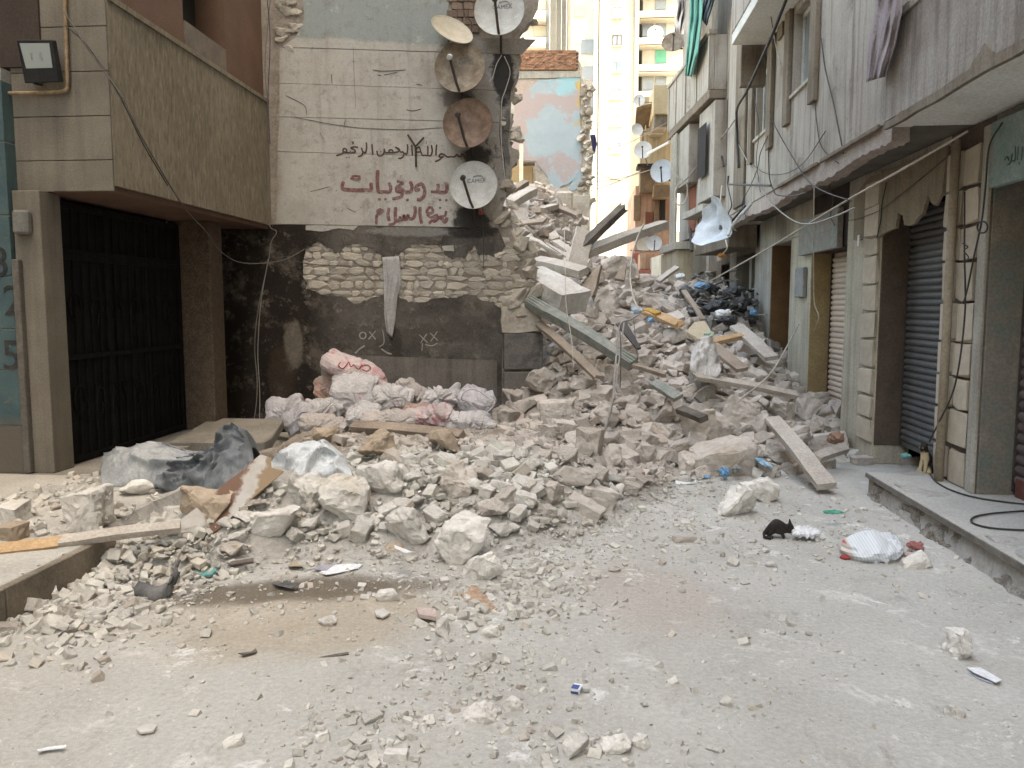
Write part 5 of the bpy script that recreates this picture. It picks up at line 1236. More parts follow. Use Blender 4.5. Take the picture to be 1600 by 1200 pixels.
# the big white slab and the concrete slab on the left
def slab(name, pts, th, m, label, cat, ref, Y0, Y1, sgn=1):
    P = [aY(px, py, Y) for px, py, Y in pts]; n = (P[1]-P[0]).cross(P[2]-P[0]).normalized()
    if n.y > 0: n = -n
    mb = MB(); k = len(P)
    up_ = [p+Vector((0, 0, 0)) for p in P]; dn = [p+Vector((0, .02, -th)) for p in P]
    mb.add(up_+dn, [tuple(range(k)), tuple(range(2*k-1, k-1, -1))]+[(i, i+k, (i+1) % k+k, (i+1) % k) for i in range(k)])
    o = mb.build(name, m, None, bevel=.015); tag(o, label, cat); lm(sum(p[0] for p in pts)/k, sum(p[1] for p in pts)/k, ref); return o
plank('masonry_slab', (822,432,11.5), (897,474,10.9), .55, .30, M_white_stone, 'big fallen masonry slab with a smooth white top above the green post', 'slab', 'the fallen white slab', up=(.25, -.38, .9))
slab('cream_slab', [(1072,516,11.2),(1084,503,11.6),(1102,500,11.7),(1114,520,11.3),(1098,532,11.0)], .07, mat('cream_slab', (.48,.40,.29),(.4,.33,.24),3,bump=.2), 'smooth cream slab lying on the slope below the refuse heap', 'slab', 'the smooth cream slab', 0, 0)
slab('concrete_slab', [(265,690,7.9),(330,653,9.2),(443,654,9.1),(425,682,8.2),(412,690,8.0)], .12, mat('grimy_concrete', (.19,.17,.145), (.25,.225,.195), 3, bump=.4, bs=40), 'broken flat concrete slab in front of the sooty wall', 'slab', 'the flat concrete slab', 0, 0)
slab('pavement_slab', [(30,772,5.75),(60,757,6.0),(235,757,6.1),(185,790,5.6),(36,792,5.4)], .03, mat('pale_dusty_slab', (.40,.38,.35),(.33,.31,.285),3,bump=.2), 'pale dusty flat slab on the left pavement before the gate', 'slab', 'the pale pavement slab', 0, 0)
# ================================================================ sacks
def wrinkled(w, d, h_, seed, amp=.06, boxy=3.2, lev=4, freq=5., floor=True):
    bm = bmesh.new(); bmesh.ops.create_icosphere(bm, subdivisions=lev, radius=1)
    o = Vector((seed*2.3, seed*1.1, seed*.7)); sq = min(w, h_)
    rc = random.Random(seed); CRS = [(Vector((rc.gauss(0,1), rc.gauss(0,1), rc.gauss(0,.8))).normalized(), rc.uniform(-.55,.55), rc.uniform(.07,.26), rc.uniform(.5,1.5)) for _ in range(15)]
    for vv in bm.verts:
        p = vv.co.normalized(); k = (abs(p.x)**boxy+abs(p.y)**boxy+abs(p.z)**boxy)**(1/boxy); p = p/k
        q = Vector((p.x*w/2, p.y*d/2, p.z*h_/2))
        n1 = noise.fractal(q*freq*.33+o, 1.0, 2, 2)
        w1 = Vector((noise.noise(q*freq*.5+o), noise.noise(q*freq*.5+o*1.7), noise.noise(q*freq*.5+o*2.1)))*sq*.3
        cr = 0; rid = 0
        for (nx, cc, ww, dd) in CRS:
            t = abs((q+w1).dot(nx)/sq-cc)/ww
            if t < 1: cr = min(cr, -dd*(1-t)); rid = max(rid, 0)
            elif t < 1.7: rid = max(rid, dd*.35*(1-abs(t-1.35)/.35))
        q += p*(sq*amp*(1.1*n1+1.5*cr+.9*rid))
        if floor:
            tz = q.z/h_+.5
            if tz > .55: q.y *= 1-min(.75, (tz-.55)*1.7); q.z += h_*.06*math.sin(q.x/w*9+seed)*(tz-.55)*2
        if floor and q.z < -h_*.42: q.z = -h_*.42
        vv.co = q
    return bm
def sack_mat(name, base, tint, tcol, thresh=.55):
    g = G(name); v = g.obj(); col = g.ramp(g.noise(v, 4, 5, .6), [(.35, base), (.7, tuple(x*.8 for x in base))])
    col = g.mix(g.step(g.noise(v, 3.2, 4, .6, 1), thresh, thresh+.06, 0, tint), col, tcol)
    z = g.xyz(g.scaled(v, (1, 1, 1)))[2]; st = g.math('SINE', g.math('MULTIPLY', z, 190.)); col = g.mix(g.math('MULTIPLY', g.step(st, .6, .8, 0, .3), g.step(g.noise(v, 6, 3), .5, .56)), col, (.3, .3, .33))
    col = g.mix(g.step(g.noise(v, 9, 6, .7), .52, .7, 0, .6), col, (.36, .31, .27)); col = g.scale_col(col, g.step(g.noise(v, 45, 4, .7), .25, .75, .88, 1.1))
    rg = g.math('ABSOLUTE', g.math('SUBTRACT', g.noise(v, 11, 4, .6, .6), .5)); return g.out(col, .55, g.bump(rg, .7, .05, g.bump(g.noise(v, 40, 5, .6), .3, .01)), .35)
SM = [sack_mat('paper_sack_white', (.58,.545,.535), .5, (.50,.30,.31)), sack_mat('paper_sack_pink', (.58,.47,.455), .7, (.46,.2,.21), .5), sack_mat('paper_sack_mauve', (.52,.49,.505), .3, (.34,.27,.32)), sack_mat('paper_sack_orange', (.44,.31,.255), .6, (.42,.2,.13), .5), sack_mat('paper_sack_dust', (.50,.44,.405), .4, (.45,.25,.24))]
def sack(px, py, w, h_, roll, Y, m, label, ref=None, seed=1, amp=.07, boxy=3.2):
    k = Y/F; bm = wrinkled(w*k*1.22, min(w, h_*1.3)*k*.85, h_*k*1.08, seed, amp*.9, boxy, 5, 9.); me = bpy.data.meshes.new('paper_sack'); bm.to_mesh(me); bm.free(); me.materials.append(m)
    o = bpy.data.objects.new('paper_sack', me); link(o, None, aY(px, py, Y)); o.rotation_euler = (.05, -R(roll), .1*math.sin(seed)); tag(o, label, 'sack', 'discarded paper sacks at the wall')
    lm(px, py, ref) if ref else None
    return o
s_top = sack(553,580,92,46,-24,9.75,SM[1],'topmost pinkish sack with red lettering tilted on the pile','the topmost sack',1)
sack(556,612,66,60,-2,9.62,SM[0],'upright white sack with printed lines under the topmost one','the upright white sack',2,.05,5)
sack(512,608,44,48,18,9.8,SM[3],'orange stained sack left of the upright white one','the orange sack',3)
sack(448,640,52,46,10,9.5,SM[2],'flat mauve white sack at the left end of the pile','the flat left sack',4,.05,6)
s_S = sack(470,655,52,46,32,9.3,SM[2],'mauve sack marked with a grey S shaped letter','the S marked sack',5)
sack(508,638,58,36,4,9.45,SM[0],'crumpled grey sack under the orange one','the crumpled grey sack',6,.11)
sack(505,664,66,40,-6,9.2,SM[4],'dusty brownish sack low at the left of the pile','the low brownish sack',7,.1)
sack(612,622,62,50,-8,9.65,SM[0],'puffy white sack right of the upright one','the puffy sack',8,.08)
sack(642,612,48,42,-30,9.85,SM[4],'slumped sack behind the puffy white one','the slumped sack',9,.1)
sack(690,622,60,42,6,9.7,SM[0],'crumpled white sack against the cement dado','the crumpled white sack',10,.13)
s_open = sack(744,628,58,50,-16,9.65,SM[2],'round sack with a torn open mouth at the right end','the torn open sack',11,.08,2.6)
sack(672,650,70,40,8,9.35,SM[1],'pink printed sack low in the middle of the pile','the low pink sack',12,.12)
sack(738,660,66,36,-6,9.3,SM[0],'flattened crumpled sack below the torn open one','the flattened sack',13,.13)
sack(610,656,78,34,0,9.25,SM[4],'dust covered sack behind the brown timber','the dust covered sack',14,.09)
sack(570,650,52,40,6,9.3,SM[0],'white sack with an orange stripe beside the brown timber','the orange striped sack',15,.08)
sack(650,642,40,26,4,9.5,SM[3],'small sack with a yellow patch in the middle of the pile','the yellow patched sack',16,.1)
def drape(obj, lines, m, name='print', w=.012):
    """print brushed on the front of a sack: follows its surface"""
    M = Matrix.LocRotScale(obj.location, obj.rotation_euler, obj.scale); bvh = BVHTree.FromPolygons([M @ v.co for v in obj.data.vertices], [tuple(p.vertices) for p in obj.data.polygons]); mb = MB(); org = Vector(_C)
    for L in lines:
        pts = []
        for q in catmull([(a, b, 0) for a, b in L], 4):
            d = Vector(ray(q.x, q.y)).normalized(); h_, n, i, t = bvh.ray_cast(org, d)
            if h_ is not None: pts.append(h_-d*.004)
        if len(pts) > 1: mb.tube(pts, w/2, 5)
    if mb.v:
        o = mb.build(name, m); Mi = M.inverted()
        for v in o.data.vertices: v.co = Mi @ (v.co + o.location)
        o.parent = obj; o.location = (0, 0, 0)
drape(s_top, [[(532,566),(529,571),(535,576),(541,571),(545,566),(548,573),(553,570)],[(553,570),(560,577),(566,570)],[(566,572),(574,570),(579,575),(573,580),(566,577)]], M_red, 'lettering', .015)
drape(s_S, [[(480,645),(472,645),(468,650),(474,655),(480,658),(476,664),(468,664)]], mat('grey_print', (.2,.2,.22),(.15,.15,.17),8), 'lettering', .02)
mb = MB(); c = aY(748,622,9.42); rim = [c+Vector((.2*math.cos(t), .05*math.sin(t*2), .11*math.sin(t)+.03*math.cos(3*t))) for t in [i*.4 for i in range(17)]]
mb.tube(catmull(rim, 3), .008, 6); o = mb.build('torn_rim', SM[0], s_open, smooth=True); o.location = o.location
# ================================================================ tarpaulins, cloths
def sheet(name, top, bot, Ya, Yb, m, label, cat, nu=70, nv=26, amp=.05, seed=0, freq=5., ref=None, belly=.12, Yc=None, smooth=True, crump=1.0):
    """lying or hanging cloth: front edge (bot) at depth Ya, ridge (top) at Yb, then back down"""
    rows = []; Yc = Yc or Yb+.35
    for j in range(nv+1):
        v = j/nv; row = []
        for i in range(nu+1):
            u = i/nu; tx, ty = lin2(top, u); bx_, by_ = lin2(bot, u)
            if v < .65:
                s = v/.65; px = bx_+(tx-bx_)*s; py = by_+(ty-by_)*math.sin(s*math.pi/2)**.9; p = aY(px, py, Ya+(Yb-Ya)*s**1.2)
            else:
                s = (v-.65)/.35; pt = aY(tx, ty, Yb); p = Vector((pt.x, Yb+(Yc-Yb)*s, pt.z-(pt.z-max(.02, pt.z*.3))*s*s))
            q0 = Vector((p.x*.8+p.z*.6, p.y, p.z*.8-p.x*.6)); q = Vector((q0.x*freq*.45, q0.y*freq*.6, q0.z*freq))+Vector((seed*5, 0, 0)); q += Vector((0, 0, .5*noise.noise(q*.8)))
            a = 1-abs(noise.noise(q)*2.4); b = 1-abs(noise.noise(q*2.1+Vector((3, 3, 3)))*2.4)
            ed = min(1, 6*v, 6*u, 6*(1-u))
            p = p + Vector((0, -1, .5))*(amp*ed*(max(0, a)**2*.9+crump*max(0, b)**3*.5+.5*noise.noise(q*.6)))
            row.append(p)
        rows.append(row)
    mb = MB(); mb.grid(rows); o = mb.build(name, m, None, smooth=smooth); tag(o, label, cat); lm(sum(t[0] for t in top)/len(top), sum(t[1] for t in bot)/len(bot), ref) if ref else None
    md = o.modifiers.new('thick', 'SOLIDIFY'); md.thickness = .008; return o
def lin2(T, u):
    L = [0]
    for a, b in zip(T, T[1:]): L.append(L[-1]+math.hypot(b[0]-a[0], b[1]-a[1]))
    d = u*L[-1]
    for k in range(len(T)-1):
        if d <= L[k+1] or k == len(T)-2:
            s = (d-L[k])/max(1e-6, L[k+1]-L[k]); return T[k][0]+(T[k+1][0]-T[k][0])*s, T[k][1]+(T[k+1][1]-T[k][1])*s
M_tarp_l = mat('light_grey_tarp', (.34,.345,.345), (.255,.265,.27), 3, bump=.3, bs=22, rough=.6, spec=.35)
M_tarp_d = mat('dark_grey_tarp', (.055,.06,.065), (.13,.14,.15), 2.2, bump=.35, bs=22, rough=.55, c3=(.2,.215,.225), spec=.35)
M_tarp_m = mat('slate_tarp', (.13,.14,.15), (.19,.205,.215), 3, bump=.35, bs=22, rough=.55, spec=.35)
M_tarp_b = mat('bluish_white_tarp', (.58,.60,.61), (.50,.52,.53), 3, bump=.3, bs=22, rough=.6, spec=.35)
sheet('tarpaulin', [(156,735),(165,716),(190,702),(232,696),(268,698),(296,708),(318,712),(345,692)], [(158,758),(190,764),(225,764),(255,760),(290,752),(320,745),(340,740),(352,735)], 6.0, 6.5, M_tarp_l, 'light grey tarpaulin end lying by the iron gate', 'tarpaulin', ref='the light grey tarpaulin', amp=.09, seed=3, freq=5, crump=.8, nu=90, nv=34)
sheet('tarpaulin', [(250,735),(285,722),(320,712),(345,690),(352,676),(372,668),(386,676),(393,700)], [(240,760),(262,768),(300,772),(330,770),(355,765),(375,765),(392,770),(400,768)], 5.85, 6.35, M_tarp_d, 'dark grey crumpled tarpaulin heaped into a hump', 'tarpaulin', ref='the dark grey tarpaulin', amp=.12, seed=7, freq=7, crump=.9, nu=120, nv=44)
sheet('tarpaulin', [(322,735),(345,712),(362,705),(378,708),(390,722),(396,745)], [(318,772),(340,776),(360,774),(380,772),(396,772),(404,768)], 5.75, 6.0, M_tarp_m, 'slate coloured sheet bulging below the dark hump', 'tarpaulin', ref='the slate sheet', amp=.05, seed=9, freq=5, nu=60, nv=24)
sheet('tarpaulin', [(425,722),(440,705),(462,694),(490,690),(515,696),(534,712),(545,730)], [(418,735),(440,742),(465,748),(492,752),(515,752),(535,748),(550,742)], 5.85, 6.35, M_tarp_b, 'pale bluish tarpaulin crumpled behind the front heap', 'tarpaulin', ref='the pale bluish tarpaulin', amp=.11, seed=14, freq=5.5, crump=.6, nu=110, nv=40)
sheet('cloth', [(1082,545),(1095,530),(1108,528),(1118,540),(1124,560)], [(1078,578),(1092,590),(1108,592),(1120,590),(1126,580)], 9.5, 10.1, mat('dusty_white_cloth', (.50,.475,.45),(.42,.395,.37),4,bump=.3), 'dusty white cloth lump half buried on the slope', 'cloth', ref='the white cloth lump', amp=.08, seed=17, freq=6, nu=50, nv=24)
def hang(name, L, Rr, Yf, m, label, cat, fold=.03, nf=5, seed=0, nu=40, nv=24, frame=None, taper=None, ref=None):
    """hanging cloth between the left outline L and right outline Rr (top to bottom, picture points)"""
    rows = []
    for j in range(nv+1):
        v = j/nv; a, b = lin2(L, v), lin2(Rr, v); row = []
        for i in range(nu+1):
            u = i/nu; px, py = a[0]+(b[0]-a[0])*u, a[1]+(b[1]-a[1])*u
            uu = u+.16*noise.noise(Vector((u*2.2, v*1.1, seed)))+.05*noise.noise(Vector((u*5, v*2, seed+9))); off = fold*(math.sin(uu*nf*5+seed+v*.8)*(.35+.4*noise.noise(Vector((u*2, v*1.5, seed+3))))+1.1*noise.noise(Vector((u*3.5, v*2.2, seed)))+.5*(1-abs(noise.noise(Vector((u*7, v*2.5, seed+5)))*2)))
            row.append(Yf(px, py, off))
        rows.append(row)
    mb = MB(); mb.grid(rows); o = mb.build(name, m, None, smooth=True); tag(o, label, cat); md = o.modifiers.new('thick', 'SOLIDIFY'); md.thickness = .006
    if ref: lm((L[0][0]+Rr[0][0])/2, L[0][1], ref)
    return o
M_rag = mat('grey_rag', (.40,.385,.37), (.32,.305,.29), 5, bump=.3)
hang('rag', [(597,402),(599,430),(600,470),(600,490),(604,520)], [(623,400),(628,440),(621,465),(618,500),(613,528)], lambda px, py, off: aP(px, py, W0+WN*(.06+off), WN), M_rag, 'long grey rag hanging on the exposed stones of the white wall', 'rag', .016, 3, 2, ref='the hanging grey rag')
tag(MB().tube([WF(*wu(598, 404), .03), WF(*wu(622, 400), .07)], .006, 5).build('nail', M_iron), 'thin iron nail that holds the long grey rag', 'nail')
M_mauve = mat('mauve_cloth', (.30,.255,.255), (.23,.19,.195), 5, bump=.3)
hang('cloth', [(1372,-30),(1366,20),(1357,70),(1353,128)], [(1412,-30),(1408,20),(1398,70),(1382,120)], lambda px, py, off: aX(px, py, 2.33-off), M_mauve, 'mauve grey cloth hanging in folds from the near balcony', 'cloth', .025, 4, 5)
hang('cloth', [(1078,-40),(1078,30),(1073,75),(1070,118)], [(1100,-40),(1097,30),(1092,80),(1081,120)], lambda px, py, off: aP(px, py, BF(0, 0, .40+off), BF(0, 0, 1)-BF(0, 0, 0)), mat('sea_green_cloth', (.13,.34,.28), (.1,.27,.23), 4, bump=.2), 'sea green sheet hanging from the far balconies', 'cloth', .06, 3, 1)
hang('cloth', [(1058,-10),(1058,10),(1054,30),(1054,50)], [(1072,-20),(1072,15),(1068,40),(1066,55)], lambda px, py, off: aP(px, py, BF(0, 0, .42+off), BF(0, 0, 1)-BF(0, 0, 0)), mat('pale_laundry', (.5,.47,.45), (.38,.34,.33), 3, bump=.2), 'pale laundry hanging high left of the sea green sheet', 'cloth', .06, 3, 4)
hang('cloth', [(1104,-40),(1100,0),(1096,30)], [(1124,-40),(1116,0),(1104,40)], lambda px, py, off: aP(px, py, BF(0, 0, .37+off), BF(0, 0, 1)-BF(0, 0, 0)), mat('dark_blue_laundry', (.05,.07,.09), (.08,.1,.12), 3, bump=.2), 'dark laundry bundle right of the sea green sheet', 'cloth', .05, 3, 6)
hang('cloth', [(922,211),(924,222),(926,235)], [(930,210),(933,225),(929,238)], lambda px, py, off: aY(px, py, 21.2-off), mat('navy_cloth', (.03,.03,.08), (.05,.05,.1), 5, bump=.1), 'small navy cloth caught on the ruined wall edge', 'cloth', .03, 2, 3)
# ================================================================ black refuse heap
M_bag_k = mat('black_refuse', (.03,.03,.032), (.06,.058,.055), 5, bump=.4, rough=.5, rnd=.3, spec=.4); M_bag_dust = mat('dusty_refuse', (.2,.185,.17), (.12,.11,.1), 6, bump=.4)
bagm = []
for i in range(4):
    bm = wrinkled(1, .9, .6, 40+i, .14, 2.3, 3, 4., False); me = bpy.data.meshes.new('refuse_bag'); bm.to_mesh(me); bm.free(); bagm.append(me)
for me in bagm: me.materials.append(M_bag_k)
BG = [(1085,462,50,34,14.2,'black refuse bag at the left foot of the refuse heap'),(1112,455,52,30,14.6,'black refuse bag on the left shoulder of the refuse heap'),(1140,462,54,34,14.4,'largest black refuse bag in the middle of the refuse heap'),(1160,478,48,40,13.9,'black refuse bag against the dark doorway'),(1120,482,60,34,13.6,'black refuse bag low in the middle of the refuse heap'),(1088,488,34,22,13.4,'black refuse bag lowest on the left of the refuse heap'),(1135,502,46,24,13.0,'black refuse bag at the very foot of the refuse heap'),(1172,498,26,30,13.6,'black refuse bag beside the pale door jamb')]
for i, (px, py, w, h_, Y, lab) in enumerate(BG):
    o = bpy.data.objects.new('refuse_bag', bagm[i % 4]); link(o, None, aY(px, py, Y)); k = Y/F; o.scale = (w*k, w*k*.8, h_*k*1.5); o.rotation_euler = (rs.uniform(-.3,.3), rs.uniform(-.3,.3), rs.uniform(0,6)); tag(o, lab, 'refuse bag', 'black refuse bags')
lm(1115, 470, 'the black refuse heap')
mb = MB()
for i in range(150):
    px, py = rs.gauss(1118, 30), rs.gauss(468, 17); Y = 13.4-(py-500)*.03+rs.uniform(-.3, .3); c = aY(px, min(py, 512), Y-.25); a = Vector((rs.uniform(-1,1), rs.uniform(-1,1), rs.uniform(-.6,.6))).normalized(); L = rs.uniform(.05,.3)
    mb.bar(c-a*L/2, c+a*L/2, rs.uniform(.02,.12), rs.uniform(.004,.03))
o = mb.build('litter', mat('refuse_bits', (.05,.05,.055), (.3,.28,.25), 2.5, bump=.2, c3=(.12,.11,.1), island=.5)); tag(o, 'torn scraps and sticks over the black refuse heap', 'litter', None, 'stuff')
def crumple(name, px, py, w, h_, Y, m, label, cat, seed=1, amp=.14, boxy=2.4, lev=3, freq=6., roll=0, ref=None, ground=False):
    if Y is None: p = hit(px, min(py+h_*.4, 1199)); Y = p.y+.03
    k = Y/F; bm = wrinkled(w*k, min(w, h_*2.2)*k, h_*k, seed, amp, boxy, lev, freq/max(.2, w*k*2)); me = bpy.data.meshes.new(name); bm.to_mesh(me); bm.free(); me.materials.append(m)
    o = bpy.data.objects.new(name, me); link(o, None, aY(px, py, Y)); o.rotation_euler = (0, -R(roll), 0); tag(o, label, cat); lm(px, py, ref) if ref else None; return o
crumple('plastic_bag', 1098, 446, 26, 14, 13.9, M_plastic_blue, 'blue plastic bag on top of the black refuse heap', 'plastic bag', 2, ref='the blue bag on the refuse')
crumple('plastic_bag', 1176, 487, 14, 14, 13.2, M_plastic_blue, 'dark blue plastic bag beside the pale door jamb', 'plastic bag', 3)
crumple('plastic_bag', 1130, 488, 26, 14, 12.6, M_paper, 'white plastic bag at the foot of the black refuse heap', 'plastic bag', 4)
crumple('plastic_bag', 1062, 432, 18, 12, 14.4, M_tarp_b, 'whitish torn bag at the left top of the refuse heap', 'plastic bag', 14)
crumple('plastic_bag', 995, 485, 18, 14, 11.9, mat('pale_blue_plastic',(.3,.4,.5),(.38,.47,.55),9,bump=.2), 'pale blue plastic scrap where the white cable ends', 'plastic bag', 5, ref='the pale blue scrap')
crumple('plastic_bag', 1016, 500, 14, 12, 11.6, M_plastic_blue, 'blue plastic scrap below the bright raw timber', 'plastic bag', 6)
crumple('plastic_bag', 1108, 522, 16, 12, 10.9, mat('pale_green_plastic',(.4,.47,.38),(.3,.38,.28),9,bump=.2), 'pale green crumpled plastic right of the smooth cream slab', 'plastic bag', 7)
crumple('plastic_bag', 1133, 738, 22, 22, 7.62, M_plastic_blue, 'blue plastic bag at the foot of the slope before the long block', 'plastic bag', 8, ref='the blue plastic bag')
crumple('plastic_bag', 1150, 733, 20, 20, 7.66, mat('clear_grey_plastic',(.3,.3,.28),(.2,.2,.19),9,bump=.3,rough=.3), 'grey transparent looking crumpled bag touching the blue one', 'plastic bag', 9)
crumple('plastic_wrapper', 1194, 724, 30, 11, 7.75, mat('bright_blue_wrapper',(.1,.3,.5),(.45,.55,.6),14,bump=.2,rough=.4), 'bright blue and white wrapper on blocks by the long plank', 'wrapper', 10, roll=-28, ref='the blue wrapper')
crumple('plastic_wrapper', 1105, 745, 12, 5, 7.5, M_plastic_blue, 'tiny blue scrap left of the blue plastic bag', 'wrapper', 11)
crumple('paper_sack', 1307, 683, 30, 26, 8.65, mat('rust_sack',(.33,.2,.145),(.26,.15,.11),8,bump=.4), 'small rusty red round sack at the foot of the stone pillar', 'sack', 12, ref='the rusty red sack')
g = G('striped_plastic'); v = g.obj(); x, y, z = g.xyz(v); st = g.math('SINE', g.math('MULTIPLY', g.math('ADD', x, g.math('MULTIPLY', z, .25)), 330.))
col = g.mix(g.step(st, .45, .7, 0, .6), (.62,.63,.64), (.36,.44,.52)); col = g.mix(g.step(x, -.15, -.165), col, (.52,.45,.40)); col = g.mix(g.math('MULTIPLY', g.step(x, -.165, -.175), g.step(g.math('ABSOLUTE', z), .05, .06)), col, (.42,.09,.1))
M_striped = g.out(col, .45, g.bump(g.noise(v, 30, 4), .2, .01), .35)
crumple('plastic_bag', 1361, 855, 94, 54, 5.38, M_striped, 'white plastic bag with fine blue stripes on the open street', 'plastic bag', 21, .08, 2.3, 4, 5, 6, ref='the striped plastic bag')
crumple('plastic_wrapper', 1320, 871, 17, 11, 5.28, M_red, 'small red wrapper under the left end of the striped bag', 'wrapper', 22)
crumple('cloth', 1431, 853, 26, 20, 5.45, M_pinkred, 'dusty red cloth bundle right of the striped white bag', 'cloth', 23, ref='the dusty red bundle')
crumple('cloth', 1424, 866, 26, 9, 5.38, mat('pale_pink_cloth',(.5,.38,.35),(.42,.31,.28),9,bump=.3), 'flat pale pink rag below the dusty red bundle', 'cloth', 24)
crumple('plastic_scrap', 1302, 800, 32, 7, 6.12, M_plastic_green, 'green plastic scrap lying flat on the street', 'plastic scrap', 25, ref='the green plastic scrap')
crumple('paper_napkin', 1256, 831, 44, 18, 5.72, M_paper, 'crumpled white paper the black cat is sniffing', 'paper', 26, .2, 2.2, 4, ref='the white paper by the cat')
crumple('cloth', 318, 895, 46, 13, 4.62, M_plastic_teal, 'folded sea green rag on the dark ground left of the wet patch', 'cloth', 27, .08, 4, roll=8, ref='the sea green rag')
crumple('plastic_scrap', 168, 1020, 20, 8, 3.6, M_pinkred, 'small red scrap lying alone on the left street', 'plastic scrap', 28, ref='the lone red scrap')
crumple('plastic_scrap', 652, 947, 9, 7, 4.45, M_red, 'tiny red scrap among pale stones near splintered wood', 'plastic scrap', 29)
crumple('stone', 990, 800, 20, 22, 6.5, mat('yellow_stone',(.47,.38,.24),(.4,.33,.21),8,bump=.4), 'small yellowish stone standing on the bare ground by the oblong bricks', 'stone', 30, .1, 4, 2, ref='the yellowish stone')
crumple('stone', 617, 857, 34, 20, 5.18, M_tan_stone, 'round tan stone end below the rounded pale boulder', 'stone', 31, .05, 3, ref='the round tan stone')
crumple('plastic_wrapper', 1415, 712, 16, 10, 7.3, M_plastic_teal, 'dull teal scrap between bricks beside the calico cat', 'wrapper', 33) 
def flat(name, pts, m, label, cat, z=.006, th=.003, curl=.01, ref=None):
    P = [aZ(px, py, z) for px, py in pts]; mb = MB(); k = len(P); P = [p+Vector((0, 0, curl*rs.random())) for p in P]
    mb.add([p+Vector((0, 0, th)) for p in P]+P, [tuple(range(k)), tuple(range(2*k-1, k-1, -1))]+[(i, i+k, (i+1) % k+k, (i+1) % k) for i in range(k)])
    o = mb.build(name, m); tag(o, label, cat); lm(pts[0][0], pts[0][1], ref) if ref else None; return o
flat('paper_sheet', [(1510,1044),(1532,1046),(1565,1066),(1556,1070),(1520,1056)], M_paper, 'folded white paper sheet beside the round white boulder', 'paper', curl=.02, ref='the folded white paper')
flat('paper_sheet', [(1512,1050),(1540,1058),(1552,1070),(1530,1062)], mat('bluish_paper',(.55,.57,.65),(.47,.49,.58),9,bump=.1), 'bluish creased slip tucked under the folded white paper', 'paper', z=.002, curl=.004)
flat('paper_strip', [(58,1174),(75,1169),(104,1168),(103,1172),(78,1174),(62,1178)], M_paper, 'curved white paper strip at the lower left of the street', 'paper')
flat('plaster_flake', [(213,1142),(228,1136),(246,1137),(240,1145),(220,1148)], M_white_stone, 'flat white plaster flake on the lower left street', 'plaster', th=.008)
flat('card', [(1055,752),(1085,754),(1088,748),(1088,756),(1056,757)], M_paper, 'white card lying on the ground at the slope foot', 'card', ref='the white card')
flat('cardboard', [(450,884),(460,879),(472,884),(478,891),(452,890)], mat('tan_cardboard',(.4,.33,.24),(.33,.27,.19),9), 'small curled tan cardboard piece by the wet patch', 'cardboard', z=.006, curl=.03, ref='the curled cardboard')
flat('paper_sheet', [(498,896),(520,886),(545,884),(568,882),(560,890),(530,897),(510,901)], M_paper, 'torn white printed paper at the edge of the wet patch', 'paper', z=.004, curl=.012, ref='the torn printed paper')
flat('paper_sheet', [(486,892),(505,884),(524,884),(510,893)], mat('grey_purple_paper',(.35,.33,.36),(.28,.26,.3),9), 'grey torn paper tucked behind the torn white printed one', 'paper', z=.008, curl=.012)
flat('plaster_flake', [(616,858),(640,866),(645,874),(634,874),(617,864)], M_paper, 'white strip leaning below the round tan stone end', 'strip', z=.12, curl=.05)
flat('black_scrap', [(425,912),(445,914),(470,920),(455,924),(430,920)], M_rubber, 'black torn scrap on the dark wet patch', 'scrap', curl=.03)
flat('black_scrap', [(428,918),(448,910),(455,914),(440,920)], M_rubber, 'second black scrap crossing the torn one on the wet patch', 'scrap', z=.006, curl=.01)
flat('brown_scrap', [(372,1024),(392,1019),(400,1016),(402,1020),(380,1027)], M_wood_dark, 'brown sliver lying on the left street', 'scrap')
flat('white_flake', [(585,957),(600,955),(610,962),(598,968),(588,966)], M_white_stone, 'flat white flake below the lone pale stone', 'plaster', th=.01)
flat('pink_tile', [(650,955),(680,958),(682,970),(655,968)], mat('pink_tile',(.5,.4,.36),(.43,.34,.3),8), 'flat dusty pink tile among pale stones', 'tile', z=.02, th=.02)
# cigarette pack
p = aZ(904, 1081, 0); CP = thing('cigarette_pack', 'open white and dark blue cigarette pack lying on the street', 'cigarette pack', p); M_navy = mat('navy_print',(.03,.06,.2),(.04,.08,.24),9,bump=0,rough=.5)
mb = MB(); mb.M = Matrix.Translation(p) @ Matrix.Rotation(-.25, 4, 'Z'); mb.box(-.027,.012,-.028,.026,.002,.024); mb.build('box', M_paper, CP, bevel=.001)
mb = MB(); mb.M = Matrix.Translation(p) @ Matrix.Rotation(-.25, 4, 'Z'); mb.box(-.0275,.006,-.0285,-.0278,.003,.013); mb.box(-.0268,.004,-.0275,.012,.0242,.0249); mb.build('print', M_navy, CP)
mb = MB(); mb.M = Matrix.Translation(p) @ Matrix.Rotation(.2, 4, 'Z'); mb.box(.015,.045,-.018,.022,.004,.022); mb.build('lid', mat('grey_card',(.5,.49,.47),(.4,.39,.37),9), CP, bevel=.002)
mb = MB(); mb.M = Matrix.Translation(p) @ Matrix.Rotation(-.25, 4, 'Z'); mb.box(-.024,.003,-.0292,-.0286,.0135,.0225); mb.build('band', M_paper, CP); lm(904, 1078, 'the cigarette pack')
